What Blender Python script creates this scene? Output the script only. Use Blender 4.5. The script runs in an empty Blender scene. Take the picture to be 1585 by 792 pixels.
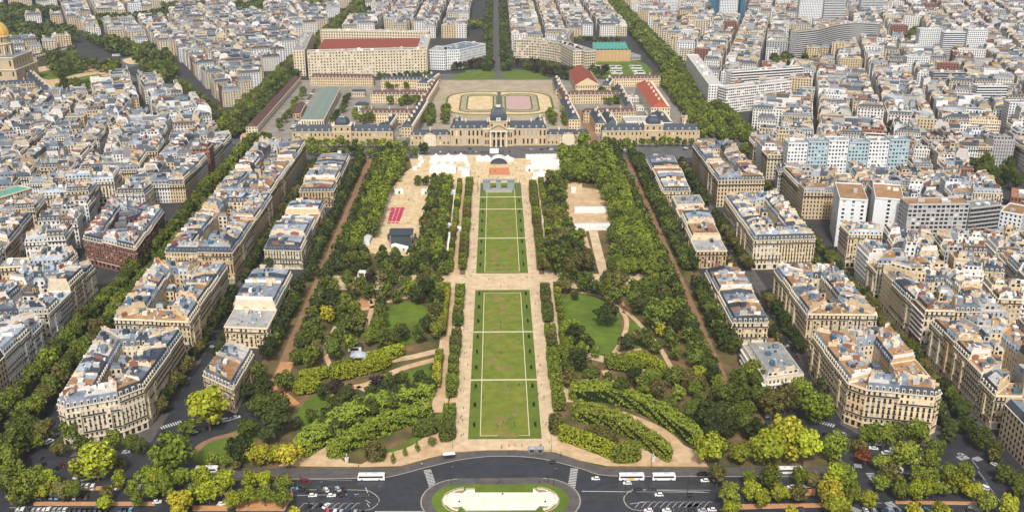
import bpy, bmesh, math, random
import numpy as np
from mathutils import Vector, Matrix

# ------------------------------------------------------------------ camera, sky, sun, exposure
scene = bpy.context.scene
C = scene.collection
F = 1550.0                                   # focal length in pixels of the 1585 px wide photograph
PITCH = math.atan2(586.0, F)
CP, SP = math.cos(PITCH), math.sin(PITCH)
CAMH = 285.0 * CP                            # height of the viewing platform above the park
YAW = math.atan2((792.5 - 767.0) * CP, F)
CAMX = -3.2                                  # the platform is a little off the park's axis (x = 0)
cam_data = bpy.data.cameras.new('camera')
cam_data.sensor_width = 36.0
cam_data.lens = 36.0 * F / 1585.0
cam_data.clip_start = 1.0
cam_data.clip_end = 20000.0
cam = bpy.data.objects.new('camera', cam_data)
C.objects.link(cam)
cam.location = (CAMX, 0, CAMH)
cam.rotation_euler = (math.radians(90) - PITCH, 0, -YAW)
scene.camera = cam

SUN_EL, SUN_AZ = math.radians(48), math.radians(184)   # azimuth clockwise from +Y; behind the camera
world = bpy.data.worlds.new('World')
scene.world = world
world.use_nodes = True
wn = world.node_tree
bg = wn.nodes['Background']
sky = wn.nodes.new('ShaderNodeTexSky')
sky.sky_type = 'NISHITA'
sky.sun_disc = False
sky.sun_elevation = SUN_EL
sky.sun_rotation = SUN_AZ
sky.air_density = 1.0
sky.dust_density = 4.0
hsv = wn.nodes.new('ShaderNodeHueSaturation')        # thin overcast: a whiter sky
hsv.inputs['Saturation'].default_value = 0.22
wn.links.new(sky.outputs[0], hsv.inputs['Color'])
wn.links.new(hsv.outputs[0], bg.inputs[0])
bg.inputs[1].default_value = 0.11
sd = bpy.data.lights.new('sun', 'SUN')
sd.energy = 2.6
sd.angle = math.radians(6)
sd.color = (1.0, 0.94, 0.85)
sun = bpy.data.objects.new('sun', sd)
C.objects.link(sun)
sv = Vector((math.sin(SUN_AZ) * math.cos(SUN_EL), math.cos(SUN_AZ) * math.cos(SUN_EL), math.sin(SUN_EL)))
sun.rotation_euler = sv.to_track_quat('Z', 'Y').to_euler()
sun.location = (0, 0, 600)
vs = scene.view_settings
vs.view_transform = 'Standard'
vs.look = 'None'
vs.exposure = 0.37
vs.gamma = 1.0
vs.use_curve_mapping = False
scene.cycles.max_bounces = 5
scene.cycles.diffuse_bounces = 3
scene.cycles.glossy_bounces = 2
scene.cycles.transmission_bounces = 2
scene.cycles.volume_bounces = 0
scene.cycles.use_denoising = True

# ------------------------------------------------------------------ helpers
rnd = random.Random(7)
nr = np.random.default_rng(11)
_cy, _sy = math.cos(YAW), math.sin(YAW)

def inv(px, py, z=0.0):
    """ground (or height z) point seen at a pixel of the 1585x792 photograph"""
    u = (px - 792.5) / F; w = (py - 396.0) / F
    dx, dy, dz = u, CP - w * SP, -SP - w * CP
    X = dx * _cy + dy * _sy; Y = -dx * _sy + dy * _cy
    t = (z - CAMH) / dz
    return (X * t + CAMX, Y * t)

def prj(X, Y, z=0.0):
    X = X - CAMX
    dx = X * _cy - Y * _sy; dy = X * _sy + Y * _cy; dz = z - CAMH
    zc = dy * CP - dz * SP
    return 792.5 + F * dx / zc, 396.0 + F * (-dy * SP - dz * CP) / zc

def pp(pts, z=0.0):
    return [inv(x, y, z) for x, y in pts]

def pscale(py):
    return 285.0 / (py + 190.0)              # metres per pixel on the ground at that row

def inpoly(x, y, poly):
    r = False; n = len(poly); j = n - 1
    for i in range(n):
        xi, yi = poly[i]; xj, yj = poly[j]
        if (yi > y) != (yj > y) and x < (xj - xi) * (y - yi) / (yj - yi) + xi:
            r = not r
        j = i
    return r

def smooth(pts, n=6, closed=False):
    out = []; m = len(pts)
    rng = range(m) if closed else range(m - 1)
    for i in rng:
        if closed:
            p0, p1, p2, p3 = pts[i - 1], pts[i], pts[(i + 1) % m], pts[(i + 2) % m]
        else:
            p0, p1, p2, p3 = pts[max(i - 1, 0)], pts[i], pts[i + 1], pts[min(i + 2, m - 1)]
        for k in range(n):
            t = k / n
            out.append(tuple(0.5 * (2 * b + (c - a) * t + (2 * a - 5 * b + 4 * c - d) * t * t + (3 * b - a - 3 * c + d) * t ** 3)
                             for a, b, c, d in zip(p0, p1, p2, p3)))
    if not closed:
        out.append(tuple(pts[-1]))
    return out

def ccw(poly):
    a = sum(poly[i - 1][0] * poly[i][1] - poly[i][0] * poly[i - 1][1] for i in range(len(poly)))
    return list(poly) if a > 0 else list(poly)[::-1]

_SGN = np.array([[i, j, k] for i in (-1, 1) for j in (-1, 1) for k in (-1, 1)], np.float32)[None]
_BOXF = np.array([[0, 4, 5, 1], [4, 6, 7, 5], [6, 2, 3, 7], [2, 0, 1, 3], [1, 5, 7, 3]])
class MB:
    """collects faces, then links them as one mesh object"""
    def __init__(s):
        s.f = []                              # (array n,k,3 ; material index)
    def faces(s, arr, mi=0):
        arr = np.asarray(arr, dtype=np.float32)
        if arr.ndim == 2: arr = arr[None]
        if len(arr): s.f.append((arr, mi))
    def prism(s, poly, z0, z1, mt=0, ms=0, bottom=False):
        poly = ccw(poly); n = len(poly)
        p = np.array(poly, dtype=np.float32)
        q = np.roll(p, -1, axis=0)
        a = np.zeros((n, 4, 3), np.float32)
        a[:, 0, :2] = p; a[:, 1, :2] = q; a[:, 2, :2] = q; a[:, 3, :2] = p
        a[:, 0:2, 2] = z0; a[:, 2:4, 2] = z1
        s.faces(a, ms)
        s.faces([(x, y, z1) for x, y in poly], mt)
        if bottom: s.faces([(x, y, z0) for x, y in poly[::-1]], ms)
    def box(s, cx, cy, z0, z1, lx, ly, rot=0.0, mi=0, mt=None):
        c, sn = math.cos(rot), math.sin(rot)
        pts = [(cx + c * a * lx / 2 - sn * b * ly / 2, cy + sn * a * lx / 2 + c * b * ly / 2) for a, b in ((-1, -1), (1, -1), (1, 1), (-1, 1))]
        s.prism(pts, z0, z1, mi if mt is None else mt, mi)
    def boxes(s, cen, half, mi=0, ax=None):
        """many upright boxes: cen (n,3), half (n,3), ax (n,2) unit x axis"""
        cen = np.asarray(cen, np.float32).reshape(-1, 3); half = np.asarray(half, np.float32).reshape(-1, 3)
        n = len(cen)
        if not n: return
        V = _SGN * half[:, None, :]
        if ax is not None:
            ax = np.asarray(ax, np.float32).reshape(-1, 2); x = V[:, :, 0].copy(); y = V[:, :, 1].copy()
            V[:, :, 0] = x * ax[:, :1] - y * ax[:, 1:]; V[:, :, 1] = x * ax[:, 1:] + y * ax[:, :1]
        V += cen[:, None, :]
        s.faces(V[:, _BOXF].reshape(-1, 4, 3), mi)
    def cyl(s, cx, cy, z0, z1, r0, r1, n=10, mi=0, cap=True):
        a = np.arange(n) * 2 * math.pi / n; b = np.roll(a, -1)
        q = np.zeros((n, 4, 3), np.float32)
        for k, (t, r, z) in enumerate(((a, r0, z0), (b, r0, z0), (b, r1, z1), (a, r1, z1))):
            q[:, k, 0] = cx + r * np.cos(t); q[:, k, 1] = cy + r * np.sin(t); q[:, k, 2] = z
        s.faces(q, mi)
        if cap and r1 > 0.001: s.faces([(cx + r1 * math.cos(t), cy + r1 * math.sin(t), z1) for t in a], mi)
    def tube(s, p, q, r0, r1, n=6, mi=0):
        p = Vector(p); q = Vector(q); d = (q - p).normalized()
        u = d.orthogonal().normalized(); w = d.cross(u)
        ring = lambda c, r: [c + (u * math.cos(t) + w * math.sin(t)) * r for t in [k * 2 * math.pi / n for k in range(n)]]
        A, B = ring(p, r0), ring(q, r1)
        s.faces([[A[k], A[(k + 1) % n], B[(k + 1) % n], B[k]] for k in range(n)], mi)
        s.faces([list(B)], mi)
    def xform(s, M):
        M = np.array(M, np.float32)
        return [(a @ M[:3, :3].T + M[:3, 3], m) for a, m in s.f]
    def add(s, other, M):
        s.f += other.xform(M)
    def mesh(s, name, mats, smooth_=False):
        me = bpy.data.meshes.new(name)
        if not s.f:
            return me
        nv = sum(a.shape[0] * a.shape[1] for a, _ in s.f); nf = sum(a.shape[0] for a, _ in s.f)
        co = np.concatenate([a.reshape(-1, 3) for a, _ in s.f])
        cnt = np.repeat(np.array([a.shape[1] for a, _ in s.f], np.int32), np.array([a.shape[0] for a, _ in s.f]))
        if any(not np.isscalar(m) for _, m in s.f): mi = np.concatenate([np.full(a.shape[0], m, np.int32) if np.isscalar(m) else np.asarray(m, np.int32) for a, m in s.f])
        else: mi = np.repeat(np.array([m for _, m in s.f], np.int32), np.array([a.shape[0] for a, _ in s.f]))
        me.vertices.add(nv); me.vertices.foreach_set('co', co.ravel())
        me.loops.add(nv); me.loops.foreach_set('vertex_index', np.arange(nv, dtype=np.int32))
        me.polygons.add(nf)
        st = np.zeros(nf, np.int32); st[1:] = np.cumsum(cnt)[:-1]
        me.polygons.foreach_set('loop_start', st)
        me.polygons.foreach_set('material_index', mi)
        for m in (mats if isinstance(mats, (list, tuple)) else [mats]): me.materials.append(M[m])
        me.update(calc_edges=True)
        return me
    def build(s, name, mats, parent=None, loc=None):
        return obj(name, s.mesh(name, mats), parent, loc)

def obj(name, me, parent=None, loc=None, rotz=0.0):
    o = bpy.data.objects.new(name, me)
    C.objects.link(o)
    if parent is not None: o.parent = parent
    if loc is not None: o.location = loc
    if rotz: o.rotation_euler = (0, 0, rotz)
    return o

def tag(o, label=None, cat=None, group=None, kind=None):
    if label: o['label'] = label
    if cat: o['category'] = cat
    if group: o['group'] = group
    if kind: o['kind'] = kind
    return o

def thing(name, label, cat, loc=(0, 0, 0), rotz=0.0, group=None):
    o = obj(name, None, None, loc, rotz)
    o.empty_display_size = 0.5
    return tag(o, label, cat, group)

ORD = ['first', 'second', 'third', 'fourth', 'fifth', 'sixth', 'seventh', 'eighth', 'ninth', 'tenth', 'eleventh', 'twelfth', 'thirteenth',
       'fourteenth', 'fifteenth', 'sixteenth', 'seventeenth', 'eighteenth', 'nineteenth', 'twentieth']
def nth(i):
    if i < 20: return ORD[i]
    n = i + 1
    return str(n) + ('th' if 10 < n % 100 < 20 else {1: 'st', 2: 'nd', 3: 'rd'}.get(n % 10, 'th'))

# ------------------------------------------------------------------ materials
M = {}
def mat(name, col, rough=0.85, var=0.0, scale=0.2, objvar=0.0, col2=None, metal=0.0, spec=0.3, island=0.0, usecol=False, bump=0.0, bscale=1.0, detail=3.0, fac_lo=0.35, fac_hi=0.65):
    """principled material: base colour, optionally mixed with a second colour by noise, varied per object and per loose piece"""
    m = bpy.data.materials.new(name); m.use_nodes = True
    nt = m.node_tree; N = nt.nodes; L = nt.links
    b = N['Principled BSDF']
    b.inputs['Roughness'].default_value = rough
    b.inputs['Metallic'].default_value = metal
    b.inputs['Specular IOR Level'].default_value = spec
    geo = N.new('ShaderNodeNewGeometry')
    cur = None
    if usecol:
        oi = N.new('ShaderNodeObjectInfo'); cur = oi.outputs['Color']
    else:
        rgb = N.new('ShaderNodeRGB'); rgb.outputs[0].default_value = (*col, 1); cur = rgb.outputs[0]
    if col2 is not None:
        no = N.new('ShaderNodeTexNoise'); no.inputs['Scale'].default_value = scale; no.inputs['Detail'].default_value = detail
        L.new(geo.outputs['Position'], no.inputs['Vector'])
        mr = N.new('ShaderNodeMapRange'); mr.inputs[1].default_value = fac_lo; mr.inputs[2].default_value = fac_hi
        L.new(no.outputs[0], mr.inputs[0])
        mx = N.new('ShaderNodeMix'); mx.data_type = 'RGBA'
        L.new(mr.outputs[0], mx.inputs[0]); L.new(cur, mx.inputs[6]); mx.inputs[7].default_value = (*col2, 1)
        cur = mx.outputs[2]
    if var or objvar or island:
        hs = N.new('ShaderNodeHueSaturation')
        L.new(cur, hs.inputs['Color'])
        val = None
        def addv(sock, amt):
            nonlocal val
            mm = N.new('ShaderNodeMath'); mm.operation = 'MULTIPLY_ADD'
            L.new(sock, mm.inputs[0]); mm.inputs[1].default_value = amt * 2
            if val is None: mm.inputs[2].default_value = 1 - amt
            else:
                s2 = N.new('ShaderNodeMath'); s2.operation = 'SUBTRACT'; L.new(val, s2.inputs[0]); s2.inputs[1].default_value = amt
                L.new(s2.outputs[0], mm.inputs[2])
            val = mm.outputs[0]
        if var:
            n2 = N.new('ShaderNodeTexNoise'); n2.inputs['Scale'].default_value = scale * 2.7; n2.inputs['Detail'].default_value = 4
            L.new(geo.outputs['Position'], n2.inputs['Vector']); addv(n2.outputs[0], var)
        if objvar:
            oi2 = N.new('ShaderNodeObjectInfo'); addv(oi2.outputs['Random'], objvar)
        if island: addv(geo.outputs['Random Per Island'], island)
        L.new(val, hs.inputs['Value'])
        cur = hs.outputs[0]
    L.new(cur, b.inputs['Base Color'])
    if bump:
        nb = N.new('ShaderNodeTexNoise'); nb.inputs['Scale'].default_value = bscale; nb.inputs['Detail'].default_value = 4
        L.new(geo.outputs['Position'], nb.inputs['Vector'])
        bp = N.new('ShaderNodeBump'); bp.inputs['Strength'].default_value = bump; bp.inputs['Distance'].default_value = 0.2
        L.new(nb.outputs[0], bp.inputs['Height']); L.new(bp.outputs[0], b.inputs['Normal'])
    M[name] = m
    return m

# walls
mat('stone_cream', (0.64, 0.505, 0.32), var=0.38, scale=0.16, objvar=0.14)
mat('stone_pale', (0.64, 0.545, 0.40), var=0.38, scale=0.16, objvar=0.14)
mat('stone_warm', (0.54, 0.38, 0.21), var=0.38, scale=0.16, objvar=0.14)
mat('stone_gold', (0.50, 0.385, 0.235), var=0.22, scale=0.15)
mat('render_white', (0.74, 0.71, 0.67), var=0.18, scale=0.2, objvar=0.08)
mat('render_grey', (0.42, 0.41, 0.40), var=0.25, scale=0.2, objvar=0.12)
mat('brick_red', (0.26, 0.115, 0.08), var=0.3, scale=0.4, objvar=0.08)
mat('concrete_white', (0.70, 0.71, 0.72), var=0.12, scale=0.15)
mat('panel_teal', (0.38, 0.49, 0.53), var=0.12, scale=0.2)
mat('stone_trim', (0.70, 0.62, 0.48), var=0.2, scale=0.4)
# roofs
mat('zinc_light', (0.205, 0.25, 0.31), rough=0.5, var=0.6, scale=0.12, objvar=0.3, col2=(0.34, 0.37, 0.41), spec=0.4, island=0.18)
mat('zinc_mid', (0.092, 0.12, 0.165), rough=0.5, var=0.6, scale=0.12, objvar=0.3, col2=(0.17, 0.195, 0.235), spec=0.4, island=0.2)
mat('slate', (0.035, 0.047, 0.068), rough=0.5, var=0.45, scale=0.3, objvar=0.2, spec=0.4, island=0.2)
mat('slate_blue', (0.040, 0.053, 0.072), rough=0.6, var=0.4, scale=0.3, spec=0.45)
mat('flat_brown', (0.28, 0.14, 0.062), var=0.4, scale=0.15, objvar=0.15, col2=(0.33, 0.21, 0.12), island=0.15)
mat('flat_grey', (0.20, 0.205, 0.21), var=0.5, scale=0.15, objvar=0.25, col2=(0.31, 0.30, 0.285), island=0.2)
mat('flat_white', (0.46, 0.44, 0.41), var=0.45, scale=0.15, objvar=0.12, island=0.15)
mat('tile_brown', (0.115, 0.062, 0.055), var=0.4, scale=0.5, island=0.15)
mat('tile_red', (0.33, 0.08, 0.045), var=0.35, scale=0.3)
mat('copper_green', (0.10, 0.34, 0.28), rough=0.6, var=0.3, scale=0.3)
mat('hall_green', (0.20, 0.25, 0.22), rough=0.5, var=0.3, scale=0.2)
mat('roof_red', (0.25, 0.062, 0.04), var=0.4, scale=0.12)
mat('chimney_pot', (0.42, 0.17, 0.09), objvar=0.2, island=0.25)
mat('glass_dark', (0.022, 0.026, 0.032), rough=0.15, spec=0.6, island=0.5)
mat('glass_blue', (0.06, 0.14, 0.20), rough=0.12, spec=0.7, island=0.3)
mat('pane_pale', (0.30, 0.34, 0.36), rough=0.2, spec=0.6)
mat('rail_dark', (0.03, 0.03, 0.033), rough=0.5)
mat('gold', (0.78, 0.46, 0.07), rough=0.35, metal=0.15, spec=0.6)
# ground
mat('city_ground', (0.040, 0.039, 0.040), var=0.3, scale=0.05, col2=(0.06, 0.056, 0.053))
mat('asphalt', (0.033, 0.034, 0.040), rough=0.5, var=0.5, scale=0.10, detail=6.0, col2=(0.042, 0.043, 0.050), spec=0.5, bump=0.1, bscale=4)
mat('asphalt_patch', (0.048, 0.048, 0.052), rough=0.6, var=0.4, scale=0.3)
mat('asphalt_old', (0.095, 0.093, 0.096), rough=0.7, var=0.35, scale=0.1, col2=(0.13, 0.125, 0.12), spec=0.4)
mat('pavement', (0.085, 0.077, 0.076), rough=0.6, var=0.3, scale=0.2, col2=(0.12, 0.105, 0.10))
mat('kerb', (0.36, 0.33, 0.29), var=0.2, scale=0.5)
mat('sand', (0.50, 0.33, 0.185), var=0.42, scale=0.09, detail=6.0, col2=(0.60, 0.43, 0.27), bump=0.1, bscale=2)
mat('sand_pale', (0.56, 0.41, 0.225), var=0.42, scale=0.09, detail=6.0, col2=(0.66, 0.515, 0.32))
mat('sand_pink', (0.53, 0.395, 0.245), var=0.42, scale=0.09, detail=6.0, col2=(0.62, 0.48, 0.315))
mat('earth', (0.30, 0.165, 0.095), var=0.3, scale=0.08, col2=(0.24, 0.14, 0.08))
mat('orange_earth', (0.55, 0.28, 0.12), var=0.25, scale=0.3, col2=(0.45, 0.22, 0.10))
mat('arena_pink', (0.48, 0.32, 0.30), var=0.15, scale=0.05)
mat('lawn', (0.125, 0.178, 0.016), var=0.5, scale=0.07, detail=6.0, col2=(0.185, 0.19, 0.03), bump=0.2, bscale=3)
mat('lawn_edge', (0.095, 0.142, 0.016), var=0.35, scale=0.08, col2=(0.12, 0.158, 0.02), bump=0.2, bscale=3)
mat('lawn_bright', (0.125, 0.185, 0.018), var=0.4, scale=0.06, col2=(0.085, 0.13, 0.016), bump=0.2, bscale=3)
mat('undergrowth', (0.060, 0.072, 0.020), var=0.5, scale=0.06, col2=(0.20, 0.125, 0.06), bump=0.3, bscale=1.5)
mat('worn_patch', (0.25, 0.19, 0.06), var=0.3, scale=0.15, col2=(0.17, 0.16, 0.04))
mat('line_pale', (0.62, 0.54, 0.36), var=0.1, scale=0.4)
mat('paint_white', (0.48, 0.48, 0.47), var=0.4, scale=0.6)
mat('pool_pale', (0.84, 0.80, 0.66), var=0.10, scale=0.15, col2=(0.76, 0.72, 0.56), rough=0.4)
mat('flower_white', (0.65, 0.62, 0.48), island=0.3)
# plants
mat('leaf', (0.06, 0.09, 0.02), rough=0.75, usecol=True, island=0.42, objvar=0.12, spec=0.15)
mat('leaf_far', (0.052, 0.082, 0.024), rough=0.75, island=0.45, spec=0.15, col2=(0.09, 0.11, 0.025), scale=0.03)
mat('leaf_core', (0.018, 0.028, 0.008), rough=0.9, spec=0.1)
mat('bark', (0.09, 0.065, 0.045), var=0.3, scale=2.0)
mat('court_beige', (0.33, 0.27, 0.195), var=0.3, scale=0.05, col2=(0.42, 0.34, 0.24))
mat('yard', (0.20, 0.19, 0.18), var=0.3, scale=0.06, col2=(0.30, 0.26, 0.21))
# things
mat('paint', (0.5, 0.5, 0.5), rough=0.25, usecol=True, spec=0.6)
mat('cloth', (0.5, 0.5, 0.5), rough=0.9, usecol=True)
mat('trousers', (0.03, 0.032, 0.045), objvar=0.5)
mat('skin', (0.45, 0.27, 0.19))
mat('hair', (0.035, 0.022, 0.014))
mat('rubber', (0.018, 0.018, 0.018), rough=0.8)
mat('metal_grey', (0.30, 0.31, 0.33), rough=0.4, metal=0.5)
mat('metal_dark', (0.035, 0.037, 0.04), rough=0.5)
mat('lamp_red', (0.45, 0.02, 0.015), rough=0.3)
mat('lamp_clear', (0.75, 0.75, 0.70), rough=0.2)
mat('tent_white', (0.68, 0.68, 0.67), rough=0.7, var=0.06, scale=0.3)
mat('seat_pink', (0.46, 0.045, 0.13), rough=0.8, island=0.25)
mat('stage_dark', (0.06, 0.07, 0.08), rough=0.6)
mat('banner_orange', (0.72, 0.36, 0.06))
mat('decal_orange', (0.80, 0.42, 0.05), rough=0.35)
mat('bus_green', (0.10, 0.42, 0.24), rough=0.4)
mat('stone_statue', (0.55, 0.52, 0.46))
mat('tarp_white', (0.80, 0.79, 0.76))
mat('clay', (0.55, 0.22, 0.10), var=0.15, scale=0.3)
mat('glass_clear', (0.24, 0.29, 0.30), rough=0.1, spec=0.7)
# ------------------------------------------------------------------ the setting: ground, roads, park surfaces
def sheet(name, poly, material, z, kind='structure'):
    b = MB(); b.faces([(x, y, z) for x, y in ccw(poly)])
    return tag(b.build(name, material), kind=kind)

def slab(name, poly, z0, z1, top, side):
    b = MB(); b.prism(poly, z0, z1, 0, 1)
    return tag(b.build(name, [top, side]), kind='structure')

def ribbon_pts(pts, w):
    L, R = [], []
    for i, p in enumerate(pts):
        a = pts[max(i - 1, 0)]; c = pts[min(i + 1, len(pts) - 1)]
        d = Vector((c[0] - a[0], c[1] - a[1])).normalized()
        n = Vector((-d.y, d.x)) * w / 2
        L.append((p[0] + n.x, p[1] + n.y)); R.append((p[0] - n.x, p[1] - n.y))
    return L, R

def ribbon(name, pts, w, material, z):
    L, R = ribbon_pts(pts, w)
    b = MB()
    b.faces([[(*R[i], z), (*R[i + 1], z), (*L[i + 1], z), (*L[i], z)] for i in range(len(pts) - 1)])
    return tag(b.build(name, material), kind='structure')

def rect(x0, x1, y0, y1):
    return [(x0, y0), (x1, y0), (x1, y1), (x0, y1)]

sheet('ground', rect(-6000, 6000, -400, 9000), 'city_ground', 0.0)
sheet('road', rect(-300, 300, 300, 478), 'asphalt', 0.02)
sheet('road', rect(-182, -168, 478, 985), 'asphalt', 0.021)
sheet('road', rect(165, 178, 478, 985), 'asphalt', 0.021)
sheet('road', rect(-272, -238, 478, 1060), 'asphalt', 0.021)
sheet('road', rect(226, 246, 478, 1010), 'asphalt', 0.021)
sheet('road', rect(-300, 260, 984, 1036), 'asphalt_old', 0.022)
sheet('road', rect(-318, -282, 1060, 2900), 'asphalt_old', 0.024)
sheet('road', rect(238, 276, 1036, 2900), 'asphalt_old', 0.024)
sheet('road', rect(-24, 20, 1440, 2900), 'asphalt_old', 0.024)
sheet('road', rect(-100, 140, 1405, 1452), 'asphalt_old', 0.026)
sheet('road', rect(-9, -2, 1452, 2900), 'pavement', 0.06)

# the park platform with its kerb
front = [(300, 722), (350, 724), (470, 724), (560, 725), (620, 723), (660, 712), (700, 702), (780, 697), (860, 702), (900, 715), (940, 723), (1000, 724), (1095, 724), (1180, 722), (1290, 722)]
walk = [(240, 722), (300, 741), (440, 741), (545, 740), (600, 738), (660, 723), (720, 710), (778, 705.5), (840, 710), (900, 725), (945, 736), (1100, 737), (1200, 737), (1300, 737), (1320, 722)]
fw = smooth(pp(front), 4); ww_ = smooth(pp(walk), 4)
slab('pavement', ww_ + fw[::-1], 0.0, 0.13, 'pavement', 'kerb')
slab('park', fw + pp([(1295, 690), (1225, 668), (1185, 655)]) + [(138, 500), (142, 640), (142, 984), (-142, 984), (-142, 500)] + pp([(425, 655), (335, 683), (297, 705)]), 0.0, 0.15, 'undergrowth', 'kerb')
for k, e in enumerate((ww_,)):
    ribbon('kerb', e, 0.5, 'kerb', 0.145)
# street-side pavements along the blocks and villas
for x0, x1, y0, y1 in ((-186, -178.5, 478, 980), (-171, -163, 530, 980), (175, 183, 478, 980), (160, 168, 530, 980), (-242, -236, 478, 1000), (-276, -268, 430, 1050),
                       (221, 229, 478, 1000), (243, 250, 440, 1000)):
    slab('pavement', rect(x0, x1, y0, y1), 0.0, 0.12, 'pavement', 'kerb')
slab('pavement', pp([(80, 700), (110, 706), (235, 682), (262, 640), (240, 640), (215, 668), (110, 690)]), 0.0, 0.12, 'pavement', 'kerb')
slab('pavement', pp([(1305, 640), (1300, 655), (1330, 672), (1440, 696), (1462, 690), (1470, 650), (1450, 660)]), 0.0, 0.12, 'pavement', 'kerb')

# sand surfaces of the park
Z1, Z2, Z3, Z4 = 0.165, 0.18, 0.195, 0.21
sheet('sand_forecourt', pp([(430, 721), (560, 722.5), (620, 721), (660, 710), (700, 700), (780, 695), (860, 700), (900, 713), (940, 721), (1097, 722), (1082, 700), (1040, 680), (1000, 690),
      (940, 690), (880, 668), (858, 640), (850, 590), (705, 590), (690, 640), (640, 688), (585, 704), (560, 718), (536, 716), (520, 705), (560, 650), (610, 610), (585, 600), (520, 645), (480, 690)]), 'sand', Z1)
sheet('sand_walk', rect(-26.5, 26.5, 432, 984), 'sand_pink', Z2)
sheet('sand_walk', rect(-39, -30.5, 470, 900), 'sand', Z2)
sheet('sand_walk', rect(30.5, 38, 480, 900), 'sand_pink', Z2)
sheet('cross_path', rect(-128, 128, 640.5, 667), 'sand_pink', Z2 + 0.004)
sheet('sand_square', [(-78, 899), (72, 899), (72, 984), (-92, 984)], 'sand_pale', Z3)
sheet('sand_square', smooth(pp([(606, 292), (640, 258), (672, 262), (676, 300), (664, 350), (650, 392), (600, 394), (566, 384), (590, 330)]), 3, True), 'sand_pale', Z2)
sheet('sand_square', pp([(648, 240), (745, 240), (742, 300), (690, 300), (640, 270)]), 'sand_pale', Z2 + 0.004)
sheet('sand_square', pp([(876, 296), (900, 290), (940, 296), (948, 330), (950, 356), (880, 360), (872, 330)]), 'sand', Z2)
sheet('sand_square', pp([(815, 240), (905, 240), (900, 300), (815, 292)]), 'sand_pale', Z2 + 0.004)
for pts, w, m in (
    ([(-128.5, 470), (-129, 640), (-130, 800), (-131, 984)], 6.5, 'earth'),
    ([(123.5, 470), (125, 640), (126, 800), (127, 984)], 6.5, 'earth')):
    ribbon('earth_walk', pts, w, m, Z2 + 0.008)
for px_, w, m in (
    ([(577, 455), (575, 480), (568, 507), (577, 529)], 3.0, 'sand'),
    ([(640, 458), (605, 466), (580, 474), (560, 478), (540, 470)], 3.0, 'sand'),
    ([(556, 445), (575, 470)], 3.0, 'sand'),
    ([(520, 505), (511, 523), (503, 544), (515, 575)], 3.0, 'sand'),
    ([(443, 545), (482, 549)], 7.0, 'earth'),
    ([(445, 560), (428, 605), (436, 612), (454, 628)], 8.0, 'orange_earth'),
    ([(540, 600), (570, 594), (600, 580), (630, 568), (690, 552)], 5.0, 'sand'),
    ([(690, 540), (640, 552), (600, 560), (560, 580), (515, 580)], 6.0, 'sand'),
    ([(553, 598), (577, 611)], 2.5, 'sand'),
    ([(520, 630), (508, 645), (498, 655)], 2.5, 'sand'),
    ([(885, 451), (915, 455), (940, 464), (964, 484), (970, 503), (961, 530), (950, 547)], 3.0, 'sand'),
    ([(964, 482), (977, 489), (1000, 512), (1023, 541), (1041, 573), (1054, 596)], 3.0, 'sand'),
    ([(953, 547), (993, 540)], 2.5, 'sand'),
    ([(936, 573), (945, 589), (968, 604)], 4.0, 'sand'),
    ([(885, 545), (934, 556), (985, 572), (1030, 583), (1060, 600)], 8.0, 'sand_pink'),
    ([(918, 358), (927, 395), (936, 428)], 7.0, 'sand_pink'),
    ([(900, 358), (908, 385)], 6.0, 'sand'),
    ([(1020, 575), (1048, 600), (1055, 610)], 6.0, 'sand_pink'),
    ([(1062, 705), (1040, 680), (1010, 660), (960, 640)], 6.0, 'sand')):
    ribbon('sand_path', smooth(pp(px_), 5), w, m, Z3 + 0.01)
sheet('playground_sand', smooth(pp([(962, 470), (985, 456), (1005, 462), (1003, 474), (985, 482)]), 4, True), 'orange_earth', Z3)
sheet('orange_clearing', smooth(pp([(540, 476), (555, 462), (580, 466), (570, 480)]), 4, True), 'orange_earth', Z3)

# garden lawns
for k, q in enumerate(([(600, 478), (632, 466), (664, 480), (668, 505), (640, 530), (600, 528), (588, 505)],
          [(868, 468), (888, 455), (925, 462), (955, 482), (962, 512), (945, 545), (905, 543), (875, 525)],
          [(970, 500), (990, 500), (1012, 535), (990, 540), (966, 535)],
          [(452, 655), (480, 615), (515, 612), (520, 630), (490, 660), (470, 668)],
          [(520, 500), (545, 490), (560, 500), (560, 520), (530, 520)],
          [(600, 585), (680, 560), (684, 575), (640, 600)],
          [(870, 560), (900, 575), (880, 590)],
          [(550, 700), (620, 690), (680, 640), (690, 645), (640, 688), (585, 703)])):
    sheet('garden_lawn', smooth(pp(q), 4, True), 'lawn_bright', Z2 - 0.006)
sheet('corner_lawn', smooth(pp([(300, 712), (312, 690), (372, 664), (400, 665), (395, 690), (380, 718), (340, 720)]), 4, True), 'lawn_bright', Z3)
ribbon('flower_bed', smooth(pp([(298, 708), (310, 690), (335, 678), (368, 671)]), 5), 3.6, 'earth', Z4)

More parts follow.
